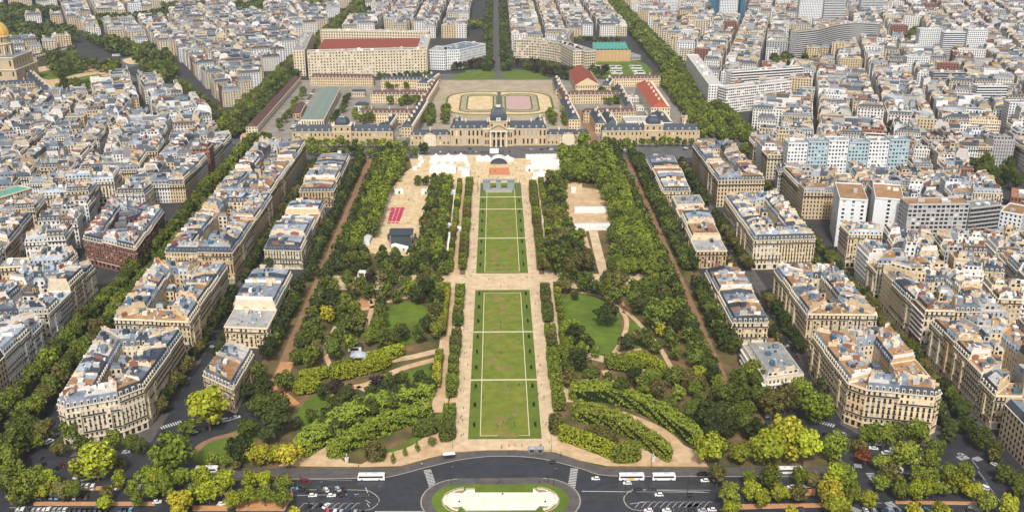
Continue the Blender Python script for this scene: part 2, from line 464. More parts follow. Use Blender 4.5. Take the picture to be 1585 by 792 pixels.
# central lawns: parcels between the pale cross paths
parcels = [(442.5, 505.6), (507.2, 569.6), (571.2, 638.5), (669.5, 743.6), (745.4, 817.4), (819.2, 852.0), (854.0, 897)]
for y0, y1 in parcels:
    sheet('central_lawn', rect(-18.7, 18.7, y0, y1), 'lawn_edge', Z3)
    sheet('lawn_path', rect(-12.75, 12.75, y0 + (3 if y0 < 443 or 668 < y0 < 670 else 0), y1 - (5 if 638 < y1 < 639 else 0)), 'line_pale', Z3 + 0.006)
    sheet('central_lawn', rect(-12.3, 12.3, y0 + (3.5 if y0 < 443 or 668 < y0 < 670 else 0), y1 - (5.5 if 638 < y1 < 639 else 0)), 'lawn', Z3 + 0.012)
for y0, y1 in zip([p[1] for p in parcels[:-1]], [p[0] for p in parcels[1:]]):
    if y1 - y0 < 5: sheet('lawn_path', rect(-18.7, 18.7, y0, y1), 'line_pale', Z3 + 0.004)
for cx, cy, a, b_ in ((6, 470, 2, 6), (-7, 530, 3, 5), (5, 590, 4, 3), (-5, 700, 3, 8), (4, 770, 5, 4), (-2, 790, 2, 9), (0, 838, 5, 3), (7, 715, 2, 6), (1.5, 447, 6.5, 3), (-3, 622, 5, 4), (0, 605, 2, 9), (-2, 462, 3, 5), (0.5, 521, 6, 3), (2, 680, 6, 3), (-2, 565, 4, 3)):
    pts = [(cx + a * (1 + 0.25 * rnd.uniform(-1, 1)) * math.cos(t), cy + b_ * (1 + 0.25 * rnd.uniform(-1, 1)) * math.sin(t)) for t in [k * math.pi / 7 for k in range(14)]]
    sheet('worn_grass', smooth(pts, 3, True), 'worn_patch', Z3 + 0.018)

# round the pool: kerbed island, lawn, hedged flower ring, pale basin
def oval(cx, cy, lx, r, n=14):
    return [(cx + lx + r * math.cos(t), cy + r * math.sin(t)) for t in [-math.pi / 2 + math.pi * k / n for k in range(n + 1)]] + \
           [(cx - lx + r * math.cos(t), cy + r * math.sin(t)) for t in [math.pi / 2 + math.pi * k / n for k in range(n + 1)]]
PCX, PCY = -2.4, 389.5
slab('pool_island', oval(PCX, PCY, 19, 18), 0.0, 0.13, 'pavement', 'kerb')
for sgn in (-1, 1):
    ribbon('kerb', [(PCX + sgn * (19 + 17.4 * math.cos(t)), PCY + 17.4 * math.sin(t)) for t in [-1.5 + 3.0 * k / 20 for k in range(21)]], 0.5, 'kerb', 0.15)
sheet('pool_lawn', oval(PCX, PCY, 19, 12.6), 'lawn_bright', 0.16)
b = MB(); b.prism(pp([(735, 762.5), (825, 762.5), (825, 754), (735, 754)]), 0.1, 0.45, 0, 0)
pool_h = tag(b.build('low_hedge', 'lawn_edge'), 'low dark clipped hedge strip behind the oval pool', 'hedge')
for sgn in (-1, 1):
    for r, w, m in ((10.2, 0.35, 'line_pale'), (6.9, 0.3, 'line_pale')):
        ribbon('flower_bed', [(PCX + sgn * (16.5 + r * math.cos(t)), PCY + r * math.sin(t)) for t in [-1.25 + 2.75 * k / 16 for k in range(17)]], w, m, 0.18)
    ribbon('flower_bed', [(PCX + sgn * (16.5 + 8.5 * math.cos(t)), PCY + 8.5 * math.sin(t)) for t in [-1.25 + 2.75 * k / 16 for k in range(17)]], 2.4, 'earth', 0.176)
    fl = MB()
    for k in range(26):
        t = -1.2 + 2.65 * k / 25
        fl.boxes([(PCX + sgn * (16.5 + 8.5 * math.cos(t)), PCY + 8.5 * math.sin(t), 0.35)], [(0.45, 0.45, 0.2)], 0)
    tag(fl.build('flowers', 'flower_white'), 'curved band of pale flowers at the %s end of the pool' % ('left' if sgn < 0 else 'right'), 'flowers', kind='stuff')
ribbon('lawn_path', pp([(721, 766), (721, 755.5), (833, 755.5), (833, 766)]), 0.4, 'line_pale', 0.18)
basin = [(PCX + x, PCY + y) for x, y in ((-15.5, 8.2), (15.5, 8.2), (17.5, 5.2), (22, 5.6), (25.5, 3.5), (26.6, 0), (25.5, -3.5), (22, -5.6), (17.5, -5.2), (15.5, -8.2),
          (-15.5, -8.2), (-17.5, -5.2), (-22, -5.6), (-25.5, -3.5), (-26.6, 0), (-25.5, 3.5), (-22, 5.6), (-17.5, 5.2))]
slab('pool_rim', [(PCX + (x - PCX) * 1.02, PCY + (y - PCY) * 1.05) for x, y in basin], 0.1, 0.4, 'kerb', 'kerb')
sheet('pool', basin, 'pool_pale', 0.41)
for k, (x, y) in enumerate(((711, 777), (844, 777), (778, 765))):
    b = MB(); X, Y = inv(x, y)
    b.cyl(X, Y, 0.4, 0.7, 0.5, 0.45, 10, 0); b.cyl(X, Y, 0.7, 1.3, 0.15, 0.1, 8, 0)
    tag(b.build('fountain_jet', 'metal_dark'), '%s fountain nozzle standing in the pale basin' % ('left', 'right', 'rear')[k], 'fountain')

# foreground planted strips (orange earth) on the road, and parking islands
for q in ([(95, 752), (240, 752), (240, 758), (95, 758)], [(52, 776), (240, 776), (240, 782), (52, 782)], [(300, 763), (365, 760), (365, 766), (300, 768)], [(298, 782), (352, 782), (352, 790), (298, 790)],
          [(365, 766), (452, 760), (454, 768), (440, 790), (365, 790)], [(1130, 780), (1285, 778), (1285, 784), (1130, 788)], [(1386, 774), (1512, 776), (1512, 781), (1386, 779)],
          [(1200, 760), (1262, 756), (1262, 766), (1200, 768)], [(640, 0), (640, 0), (640, 0)]):
    if q[0][1]: slab('planted_strip', pp(q), 0.0, 0.14, 'orange_earth', 'kerb')
for q in ([(470, 757.5), (556, 758), (576, 762), (587, 774), (575, 787), (556, 789.5)], [(1090, 761), (988, 758), (970, 764), (966, 775), (977, 787), (1000, 790)]):
    ribbon('parking_kerb', smooth(pp(q), 5), 0.45, 'kerb', 0.12)

# painted markings
def crossing(name, a, b_, w, n, pxa=True):
    """zebra from pixel a to pixel b, stripes of length w across the walking direction"""
    A = Vector(inv(*a)); B = Vector(inv(*b_)); d = (B - A); L = d.length; d.normalize(); nn = Vector((-d.y, d.x)) * w / 2
    mb = MB()
    for k in range(n):
        p = A + d * (L * (k + 0.2) / n); q = A + d * (L * (k + 0.75) / n)
        mb.faces([(*(p - nn), 0.03), (*(q - nn), 0.03), (*(q + nn), 0.03), (*(p + nn), 0.03)][::1])
    return tag(mb.build(name, 'paint_white'), kind='structure')
crossing('crosswalk_marking', (661, 726), (671, 755), 3.6, 13)
crossing('crosswalk_marking', (889, 724), (884, 757), 3.6, 13)
crossing('crosswalk_marking', (248, 662), (282, 652), 3.4, 9)
crossing('crosswalk_marking', (1258, 649), (1292, 659), 3.4, 9)
crossing('crosswalk_marking', (1322, 720), (1334, 721), 3.4, 6)
crossing('crosswalk_marking', (1346, 731), (1364, 756), 4, 11)
crossing('crosswalk_marking', (1374, 776), (1392, 792), 4, 8)
crossing('crosswalk_marking', (1483, 709), (1498, 706), 3.4, 6)
crossing('crosswalk_marking', (1508, 711), (1518, 708), 3.4, 5)
crossing('crosswalk_marking', (1500, 782), (1518, 790), 3.6, 7)
crossing('crosswalk_marking', (1318, 786), (1332, 792), 3.6, 6)
crossing('crosswalk_marking', (315, 535), (332, 536), 3.2, 6)
crossing('crosswalk_marking', (1212, 535), (1222, 534), 3.2, 6)
mk = MB()
def stripe(a, b_, w=0.22):
    A = Vector(inv(*a)); B = Vector(inv(*b_)); d = (B - A).normalized(); n = Vector((-d.y, d.x)) * w / 2
    mk.faces([(*(A - n), 0.034), (*(B - n), 0.034), (*(B + n), 0.034), (*(A + n), 0.034)])
stripe((900, 759.5), (978, 760.5), 0.45); stripe((978, 757), (1100, 758)); stripe((985, 760.3), (1098, 761.5))
stripe((460, 766), (566, 764), 0.3); stripe((462, 740.5), (545, 743), 0.15); stripe((566, 754), (569, 762), 0.4)
stripe((580, 791), (655, 791), 0.6)
for k in range(12):
    x = 983 + k * 9.6
    stripe((x, 785), (x + 8, 776), 0.22); stripe((x + 8, 776), (x + 14, 776), 0.22)
    if k < 9:
        x = 462 + k * 10.2
        stripe((x, 787), (x + 9, 778), 0.22); stripe((x + 9, 778), (x + 14, 778), 0.22)
for x, y in ((1490, 712), (1500, 730), (1512, 748), (1524, 764), (1538, 780)):
    stripe((x, y), (x + 9, y + 13), 0.22); stripe((x + 14, y - 2), (x + 25, y + 13), 0.22)
for a, b_ in (((1500, 760), (1512, 782)), ((1528, 760), (1545, 780)), ((1335, 763), (1348, 775)), ((1350, 760), (1360, 772)), ((1518, 765), (1500, 768)), ((8, 770), (30, 762)), ((15, 785), (60, 786)), ((22, 700), (60, 690)),
              ((1340, 776), (1365, 778)), ((1000, 776), (975, 779)), ((1385, 730), (1440, 735)), ((573, 778), (566, 773)), ((572, 784), (568, 778))):
    stripe(a, b_, 0.3)
tag(mk.build('lane_marking', 'paint_white'), kind='structure')

# the barracks' court, the riding ground and the gardens behind the academy
sheet('court_ground', rect(-280, 236, 1036, 1405), 'yard', 0.10)
sheet('court_ground', [(-80, 1090), (82, 1090), (86, 1400), (-86, 1400)], 'court_beige', 0.112)
sheet('court_ground', pp([(625, 222), (640, 222), (672, 165), (655, 165)]), 'asphalt_old', 0.113)
sheet('court_ground', pp([(915, 222), (930, 222), (905, 170), (890, 170)]), 'earth', 0.113)
def rrect(cx, cy, hx, hy, r):
    return [(cx + sx * (hx - r) + r * math.cos(t), cy + sy * (hy - r) + r * math.sin(t)) for sx, sy, t0 in ((1, 1, 0), (-1, 1, 0.5), (-1, -1, 1), (1, -1, 1.5)) for t in [math.pi * (t0 + k / 12) for k in range(7)]]
sheet('riding_ground', rrect(0, 1252, 68, 70, 40), 'lawn_edge', 0.125)
sheet('riding_ground', rrect(0, 1252, 65, 66, 38), 'sand_pale', 0.135)
for sgn, m in ((-1, 'sand_pale'), (1, 'arena_pink')):
    sheet('riding_ground', rrect(sgn * 26, 1252, 24, 56, 17), 'lawn_edge', 0.145)
    sheet('riding_ground', rrect(sgn * 26, 1252, 22, 52, 15), 'court_beige', 0.15)
    sheet('riding_ground', rrect(sgn * 24, 1252, 17.5, 46, 11), 'lawn_edge', 0.155)
    sheet('riding_ground', rrect(sgn * 24, 1252, 15.5, 42, 9), m, 0.16)
sheet('riding_ground', rect(-2.4, 2.4, 1186, 1318), 'asphalt_old', 0.165)
for q, m in (([(700, 118), (750, 106), (765, 112), (764, 122), (710, 124)], 'lawn_edge'), ([(780, 112), (800, 108), (835, 112), (850, 122), (782, 122)], 'lawn_edge'),
             ([(912, 96), (985, 94), (1010, 112), (985, 120), (915, 118)], 'lawn_bright'), ([(720, 110), (748, 108), (758, 113), (735, 119)], 'lawn_bright'),
             ([(60, 112), (125, 104), (130, 112), (75, 124)], 'lawn_bright'), ([(85, 130), (150, 115), (170, 122), (160, 132), (110, 142)], 'lawn_bright')):
    sheet('garden_lawn', smooth(pp(q), 3, True), m, 0.13 if m == 'lawn_edge' else 0.142)
sheet('garden_sand', pp([(55, 105), (130, 92), (190, 120), (120, 150), (85, 150), (60, 125)]), 'sand', 0.11)
sheet('garden_sand', smooth(pp([(110, 126), (130, 121), (148, 126), (128, 134)]), 4, True), 'sand_pink', 0.14)
sheet('road', pp([(150, 95), (168, 92), (215, 125), (200, 128)]), 'asphalt_old', 0.03)
sheet('road', pp([(165, 100), (200, 86), (250, 82), (235, 98), (185, 108)]), 'asphalt_old', 0.031)
sheet('sand_square', smooth(pp([(190, 93), (220, 87), (234, 92), (205, 100)]), 4, True), 'sand_pale', 0.12)
sheet('road', pp([(345, 215), (365, 180), (395, 178), (410, 225), (380, 232)]), 'asphalt_old', 0.032)
sheet('road', pp([(1105, 240), (1130, 215), (1155, 225), (1150, 250)]), 'asphalt_old', 0.032)

# repairs and worn tracks on the carriageway
for k in range(34):
    x, y = rnd.uniform(380, 1300), rnd.choice((rnd.uniform(741, 790), rnd.uniform(706, 740)))
    X, Y = inv(x, y)
    if Y > 428 - 0.0009 * X * X or ((X - PCX) / 40) ** 2 + ((Y - PCY) / 20) ** 2 < 1.05: continue
    a, w, l = rnd.uniform(-0.3, 0.3), rnd.uniform(0.5, 1.3), rnd.uniform(2, 9)
    c, s = math.cos(a), math.sin(a)
    sheet('road_patch', [(X + c * u * l - s * v * w, Y + s * u * l + c * v * w) for u, v in ((-1, -1), (1, -0.9), (1, 1), (-1, 0.95))], rnd.choice(['asphalt_patch', 'asphalt', 'asphalt_patch']), 0.0265)
# ------------------------------------------------------------------ plants
def cards(P, Nrm, size, rng, mb, mi=0):
    """leaf clumps: one small irregular quad per point, facing roughly along its normal"""
    n = len(P)
    j = Nrm + rng.normal(0, 0.45, (n, 3)); j /= np.linalg.norm(j, axis=1)[:, None]
    a = np.cross(j, rng.normal(0, 1, (n, 3))); a /= np.linalg.norm(a, axis=1)[:, None]
    c = np.cross(j, a)
    s = (size * rng.uniform(0.7, 1.35, n))[:, None]
    k = rng.uniform(0.65, 1.25, (4, n, 1))
    q = np.stack([P + a * s * k[0], P + c * s * k[1], P - a * s * k[2], P - c * s * k[3]], 1)
    mb.faces(q, mi)

def crown_mb(seed, n, size, squash=0.92, lobes=11, spread=0.62, conical=False):
    rng = np.random.default_rng(seed)
    mb = MB(); L = []
    for k in range(lobes):
        t = 2.399963 * k + rng.uniform(-0.4, 0.4); u = (k + 0.5) / lobes
        zz = 1 - 2 * u
        r = math.sqrt(1 - zz * zz) * spread * rng.uniform(0.8, 1.15)
        L.append((r * math.cos(t) + rng.normal(0, 0.05), r * math.sin(t) + rng.normal(0, 0.05), zz * spread * squash + rng.normal(0, 0.06), rng.uniform(0.26, 0.50)))
    L.append((0, 0, 0.1, 0.6))
    L = np.array(L)
    w = L[:, 3] ** 2; w /= w.sum()
    idx = rng.choice(len(L), n, p=w)
    d = rng.normal(0, 1, (n, 3)); d /= np.linalg.norm(d, axis=1)[:, None]
    d[:, 2] = np.where(rng.random(n) < 0.6, np.abs(d[:, 2]), d[:, 2])
    P = L[idx, :3] + d * (L[idx, 3] * rng.uniform(0.72, 1.14, n))[:, None]
    if conical:
        s = np.clip(1.05 - (P[:, 2] + 0.9) / 1.9, 0.08, 1); P[:, :2] *= s[:, None] * 1.3; P[:, 2] = P[:, 2] * 1.35
    cards(P, d, size, rng, mb)
    mb.f = [(a + np.array([0, 0, 1.45], np.float32), m) for a, m in mb.f]
    return mb

CROWNS = [crown_mb(s, 1250, 0.098, sq, lo, sp) for s, sq, lo, sp in ((1, 0.9, 11, 0.62), (2, 1.05, 9, 0.6), (3, 0.75, 13, 0.68), (4, 1.2, 10, 0.56), (5, 0.95, 15, 0.68), (6, 0.85, 7, 0.66), (7, 1.0, 18, 0.7), (8, 0.7, 9, 0.72))]
CONES = [crown_mb(21, 700, 0.10, 1.0, 11, 0.6, True)]
CROWN_ME = [c.mesh('crown', 'leaf') for c in CROWNS]
CONE_ME = [c.mesh('crown', 'leaf') for c in CONES]
LOW = [crown_mb(31 + k, 300, 0.175, (0.9, 1.05, 0.8, 0.95)[k], (9, 12, 8, 14)[k], 0.64) for k in range(4)]
FAR = [crown_mb(41 + k, 60, 0.36, 0.85, 7, 0.55) for k in range(3)]

def trunk_mb(seed):
    r = random.Random(seed); mb = MB()
    mb.tube((0, 0, 0), (0.03, 0.02, 0.75), 0.062, 0.045, 7)
    for k in range(5):
        t = k * 1.256 + r.uniform(-0.3, 0.3)
        mb.tube((0.03, 0.02, 0.68), (0.45 * math.cos(t), 0.45 * math.sin(t), 1.25 + r.uniform(-0.1, 0.2)), 0.035, 0.012, 5)
    return mb
TRUNK_ME = [trunk_mb(k).mesh('trunk', 'bark') for k in range(3)]

COL = {'dark': (0.040, 0.052, 0.013), 'mid': (0.080, 0.098, 0.017), 'green': (0.125, 0.152, 0.018), 'bright': (0.200, 0.220, 0.016), 'yellow': (0.270, 0.240, 0.020),
       'olive': (0.105, 0.095, 0.026), 'red': (0.16, 0.055, 0.02), 'blue': (0.05, 0.075, 0.045), 'purple': (0.035, 0.022, 0.018)}
CNAME = {'dark': 'dark green', 'mid': 'mid green', 'green': 'fresh green', 'bright': 'bright yellow-green', 'yellow': 'yellowing', 'olive': 'olive brown', 'red': 'rust red', 'blue': 'blue-green', 'purple': 'dark purple'}
TREES = []                                    # (name, X, Y, R, colour, set phrase, conical)
def vary(c, a=0.3):
    k = 1.15 * rnd.uniform(1 - a, 1 + a); g = rnd.uniform(0.92, 1.08)
    return (c[0] * k, c[1] * k * g, c[2] * k)

def tree(name, X, Y, R, col, where, cone=False):
    TREES.append([name, X, Y, R, col, where, cone])

def tree_px(px, py, d, col, where, name='park_tree', cone=False):
    R = d * 285.0 / (py + 205.0) / 2
    X, Y = inv(px, py, R * 1.45)
    tree(name, X, Y, R, col, where, cone)

FG = {'among the road trees at the front left': [
    (51, 732, 45, 'green'), (73, 738, 35, 'bright'), (34, 757, 42, 'green'), (60, 756, 32, 'bright'), (95, 755, 35, 'olive'), (114, 757, 30, 'green'), (185, 742, 28, 'bright'), (146, 705, 62, 'bright'),
    (112, 664, 38, 'green'), (41, 656, 38, 'mid'), (68, 660, 34, 'olive'), (56, 680, 26, 'green'), (20, 683, 42, 'mid'), (6, 707, 46, 'green'), (90, 690, 28, 'olive'), (175, 680, 32, 'green'), (203, 684, 28, 'mid'),
    (218, 690, 26, 'mid'), (184, 718, 20, 'olive'), (228, 735, 30, 'green'), (266, 695, 72, 'green'), (320, 622, 68, 'bright'), (242, 735, 34, 'bright'), (235, 755, 30, 'green'), (257, 755, 38, 'green'),
    (278, 775, 42, 'yellow'), (300, 757, 32, 'green'), (322, 757, 36, 'bright'), (280, 735, 30, 'green'), (312, 735, 32, 'bright'), (348, 743, 32, 'bright'), (387, 740, 32, 'bright'), (409, 740, 30, 'bright'),
    (382, 765, 30, 'bright'), (409, 767, 26, 'green'), (436, 767, 32, 'green'), (438, 745, 26, 'green'), (400, 702, 34, 'yellow'), (424, 698, 28, 'bright'), (446, 700, 38, 'yellow'), (290, 656, 30, 'mid'),
    (329, 711, 20, 'green'), (346, 714, 18, 'green'), (365, 718, 18, 'olive'), (5, 745, 30, 'mid'), (18, 725, 36, 'green'), (120, 730, 26, 'green'), (160, 775, 26, 'bright'), (130, 690, 30, 'mid'), (212, 770, 26, 'green'), (360, 775, 26, 'bright'), (250, 715, 26, 'mid'), (165, 760, 24, 'olive'), (205, 755, 24, 'green'), (455, 790, 18, 'yellow')],
  'among the road trees at the front right': [
    (1099, 690, 48, 'bright'), (1111, 731, 34, 'olive'), (1145, 699, 36, 'bright'), (1190, 690, 52, 'bright'), (1217, 681, 54, 'yellow'), (1246, 686, 54, 'bright'), (1176, 698, 36, 'green'), (1293, 692, 40, 'green'),
    (1264, 627, 46, 'green'), (1160, 738, 26, 'green'), (1165, 757, 34, 'bright'), (1194, 740, 34, 'green'), (1206, 762, 28, 'bright'), (1128, 765, 38, 'green'), (1133, 784, 28, 'bright'), (1238, 738, 28, 'green'),
    (1257, 738, 28, 'olive'), (1291, 738, 40, 'bright'), (1311, 741, 42, 'green'), (1305, 726, 34, 'green'), (1286, 762, 40, 'yellow'), (1296, 784, 38, 'bright'), (1235, 760, 30, 'olive'), (1225, 790, 20, 'yellow'),
    (1347, 668, 38, 'green'), (1369, 675, 36, 'green'), (1395, 663, 38, 'mid'), (1424, 670, 42, 'green'), (1403, 702, 44, 'green'), (1450, 690, 30, 'mid'), (1337, 702, 26, 'red'), (1366, 712, 28, 'green'),
    (1378, 728, 40, 'olive'), (1422, 736, 28, 'green'), (1444, 736, 22, 'green'), (1468, 731, 30, 'green'), (1495, 728, 28, 'green'), (1485, 745, 34, 'bright'), (1507, 755, 32, 'bright'), (1394, 757, 30, 'green'),
    (1420, 757, 30, 'bright'), (1437, 755, 30, 'bright'), (1461, 755, 24, 'green'), (1415, 788, 24, 'yellow'), (1456, 788, 38, 'bright'), (1475, 656, 30, 'dark'), (1468, 673, 24, 'dark'), (1519, 678, 30, 'mid'),
    (1497, 655, 28, 'dark'), (1485, 632, 26, 'dark'), (1555, 731, 28, 'mid'), (1575, 741, 26, 'mid'), (1580, 757, 26, 'green'), (1330, 690, 24, 'olive'), (1530, 775, 34, 'green'), (1562, 785, 34, 'bright'), (1345, 770, 30, 'bright'), (1365, 745, 26, 'green'), (1440, 712, 28, 'green'), (1320, 765, 32, 'green'), (1540, 690, 26, 'mid'), (1180, 770, 28, 'bright'), (1540, 705, 22, 'olive')],
  'among the dark trees in the left garden corner': [
    (370, 692, 42, 'dark'), (385, 658, 38, 'mid'), (402, 622, 44, 'mid'), (426, 650, 46, 'dark'), (432, 625, 34, 'mid'), (408, 600, 34, 'dark'), (400, 575, 30, 'mid'), (412, 670, 30, 'dark'), (440, 590, 30, 'mid'), (365, 590, 30, 'mid'),
    (350, 600, 28, 'green'), (380, 600, 28, 'dark'), (415, 630, 30, 'dark')],
  'among the dark trees in the right garden corner': [
    (1095, 641, 42, 'dark'), (1116, 634, 36, 'dark'), (1143, 617, 34, 'mid'), (1126, 660, 32, 'dark'), (1160, 655, 36, 'mid'), (1172, 668, 34, 'dark'), (1155, 636, 32, 'mid'), (1152, 606, 30, 'mid'), (1196, 620, 46, 'olive'),
    (1218, 615, 42, 'olive'), (1180, 612, 36, 'mid'), (1145, 585, 32, 'mid'), (1165, 575, 40, 'green'), (1200, 590, 36, 'olive'), (1240, 605, 34, 'green'), (1136, 640, 30, 'mid'), (1105, 665, 30, 'dark'), (1175, 590, 34, 'mid'), (1120, 690, 24, 'mid')]}
for where, lst in FG.items():
    for x, y, d, c in lst: tree_px(x, y, d, c, where)

# specimen trees standing free in the gardens
for x, y, d, c, cone in ((660, 500, 26, 'dark', 0), (608, 432, 26, 'mid', 0), (573, 432, 20, 'purple', 0), (537, 466, 28, 'green', 0), (552, 500, 34, 'mid', 0), (645, 455, 26, 'dark', 0), (660, 448, 28, 'dark', 0), (675, 460, 28, 'dark', 0), (590, 515, 26, 'mid', 0), (617, 510, 18, 'green', 0),
        (888, 425, 22, 'dark', 0), (890, 456, 14, 'dark', 0), (940, 480, 36, 'dark', 0), (890, 515, 32, 'dark', 0), (905, 525, 22, 'mid', 0), (880, 528, 20, 'green', 0), (922, 545, 16, 'green', 0), (1020, 485, 44, 'mid', 0), (1000, 440, 40, 'mid', 0), (895, 555, 32, 'dark', 0),
        (955, 435, 34, 'olive', 0), (940, 441, 28, 'dark', 0), (920, 444, 24, 'dark', 0), (970, 530, 28, 'dark', 0), (985, 520, 24, 'olive', 0), (1000, 592, 30, 'mid', 0), (960, 600, 30, 'mid', 0), (498, 640, 0.1, 'dark', 0), (520, 600, 26, 'purple', 0), (538, 606, 34, 'dark', 0), (515, 620, 22, 'mid', 0),
        (583, 592, 24, 'purple', 0), (610, 590, 22, 'dark', 0), (500, 605, 24, 'dark', 0), (487, 545, 22, 'blue', 1), (430, 415, 0.1, 'dark', 0), (1022, 510, 20, 'yellow', 1), (1052, 575, 20, 'green', 0), (1085, 575, 26, 'bright', 0), (506, 485, 24, 'yellow', 0), (1000, 600, 24, 'green', 0),
        (870, 400, 40, 'mid', 0), (876, 380, 36, 'dark', 0), (905, 400, 36, 'olive', 0), (885, 412, 34, 'olive', 0)):
    if d > 1: tree_px(x, y, d, c, 'standing free in the garden %s the lawn' % ('left of' if x < 770 else 'right of'), cone=bool(cone))

def row(name, X, y0, y1, step, R, cols, where, skip=()):
    y = y0
    while y < y1:
        if not any(a < y < b for a, b in skip):
            tree(name, X + rnd.uniform(-0.7, 0.7), y + rnd.uniform(-1, 1), R * rnd.uniform(0.85, 1.15), rnd.choice(cols), where)
        y += step
row('park_tree', -138.5, 532, 980, 8.2, 4.6, ['dark', 'dark', 'mid'], 'of the row behind the left villas', ((636, 672),))
row('park_tree', -121, 540, 980, 8.5, 4.7, ['dark', 'mid', 'mid'], 'of the row right of the left earth walk', ((640, 668),))
row('park_tree', -111.5, 675, 980, 10.5, 6.0, ['mid', 'green', 'green'], 'second row right of the left earth walk')
row('park_tree', -102.5, 745, 985, 10.8, 6.0, ['mid', 'green', 'green'], 'third row right of the left earth walk')
row('park_tree', -97, 900, 985, 9.0, 4.6, ['mid', 'green'], 'fourth row right of the left earth walk')
row('park_tree', 132.5, 540, 980, 8.2, 4.6, ['dark', 'dark', 'mid'], 'of the row right of the right earth walk', ((640, 668),))
row('park_tree', 138, 536, 980, 9.0, 4.4, ['dark', 'mid'], 'of the row behind the right villas', ((636, 668),))
row('park_tree', 117, 500, 980, 8.5, 4.7, ['dark', 'mid', 'mid'], 'of the row left of the right earth walk', ((640, 668),))
for X in (63, 73, 84, 95, 106):
    row('park_tree', X, 690 if X > 75 else 870, 985, 11.2, 6.8, ['mid', 'green', 'green', 'green'] if X > 60 else ['mid'], 'of the light grove right of the tents', ((668, 885),) if X < 93 else ((0, 0),))
for X in (46, 53):
    row('park_tree', X, 690, 900, 9.0, 4.6, ['mid', 'green', 'olive'], 'of the grove left of the right tents', ((760, 870),) if X > 50 else ())
for X in (-48, -54.5, -60):
    row('park_tree', X, 690, 880, 9.0, 5.0, ['mid', 'mid', 'dark', 'olive'] if X < -50 else ['mid', 'green'], 'of the grove right of the sand square')
for X in (-76, -69, -62, -55):
    row('park_tree', X, 888, 905, 8.5, 3.8, ['mid', 'dark'], 'of the short row before the white tents')

EXC = [[(600, 478), (632, 466), (664, 480), (668, 505), (640, 530), (600, 528), (588, 505)], [(868, 468), (888, 455), (925, 462), (955, 482), (962, 512), (945, 545), (905, 543), (875, 525)],
       [(970, 500), (990, 500), (1008, 530), (990, 536), (966, 530)], [(455, 650), (480, 618), (515, 615), (518, 630), (490, 655)], [(545, 476), (555, 464), (580, 466), (570, 480)], [(962, 470), (985, 456), (1005, 462), (1003, 474), (985, 482)],
       [(450, 585), (510, 562), (600, 545), (690, 530), (700, 575), (600, 590), (545, 620), (450, 620)], [(415, 560), (460, 545), (455, 632), (415, 615)], [(936, 545), (995, 540), (1035, 565), (1100, 575), (1100, 620), (1040, 600), (900, 590), (890, 560)],
       [(955, 478), (985, 480), (1030, 540), (1062, 600), (1040, 600), (1005, 530), (975, 500), (972, 530), (955, 550), (940, 548), (960, 510)], [(555, 470), (585, 475), (580, 530), (566, 525)], [(500, 505), (525, 505), (510, 550), (495, 550)], [(905, 355), (925, 355), (945, 430), (925, 432)]]
def wood(poly, spacing, R, cols, where, name='park_tree'):
    W = pp(poly); x0, x1 = min(p[0] for p in W), max(p[0] for p in W); y0, y1 = min(p[1] for p in W), max(p[1] for p in W)
    pts = []
    for _ in range(int((x1 - x0) * (y1 - y0) / spacing ** 2 * 6)):
        X, Y = rnd.uniform(x0, x1), rnd.uniform(y0, y1)
        if not inpoly(X, Y, W): continue
        u, v = prj(X, Y)
        if any(inpoly(u, v, e) for e in EXC): continue
        if any((X - a) ** 2 + (Y - b_) ** 2 < spacing ** 2 for a, b_ in pts): continue
        if abs(X + 129.5) < 4.5 or abs(X - 124.5) < 4.5: continue
        if any(t[0] == name and (t[1] - X) ** 2 + (t[2] - Y) ** 2 < (0.62 * spacing) ** 2 for t in TREES): continue
        pts.append((X, Y))
    for X, Y in sorted(pts, key=lambda p: p[1]):
        tree(name, X, Y, R * rnd.uniform(0.75, 1.25), rnd.choice(cols), where)
wood([(425, 470), (560, 442), (690, 444), (688, 540), (600, 552), (520, 572), (440, 620), (425, 600)], 9.2, 5.0, ['dark', 'mid', 'mid', 'mid', 'green', 'green', 'olive'], 'in the wood of the left garden')
wood([(455, 442), (530, 392), (640, 400), (690, 398), (690, 432), (560, 438)], 8.6, 4.8, ['dark', 'mid', 'dark'], 'in the dense grove below the stage')
wood([(872, 442), (1045, 442), (1100, 560), (1140, 660), (1080, 668), (1000, 612), (880, 604), (872, 560)], 9.2, 5.0, ['dark', 'mid', 'mid', 'mid', 'green', 'green', 'olive'], 'in the wood of the right garden')
wood([(848, 290), (872, 280), (876, 350), (925, 420), (850, 426)], 7.0, 4.6, ['dark', 'mid', 'olive'], 'in the dark grove right of the lawn')
wood([(945, 430), (950, 360), (985, 330), (1040, 440)], 7.0, 5.2, ['green', 'mid', 'mid'], 'in the grove left of the right earth walk')
wood([(450, 660), (540, 625), (600, 600), (690, 575), (690, 600), (520, 680), (470, 700)], 6.5, 3.6, ['mid', 'dark'], 'in the shrub belt behind the left hedge bank')
# the bright free-growing banks behind the forecourt hedges
def bank(px_line, d, step, cols, where):
    pts = smooth(px_line, 12)
    acc = 0; last = pts[0]
    for p in pts:
        acc += math.hypot(p[0] - last[0], p[1] - last[1]); last = p
        if acc >= step:
            acc = 0
            tree_px(p[0] + rnd.uniform(-2, 2), p[1] + rnd.uniform(-2, 2), d * rnd.uniform(0.85, 1.15), rnd.choice(cols), where)
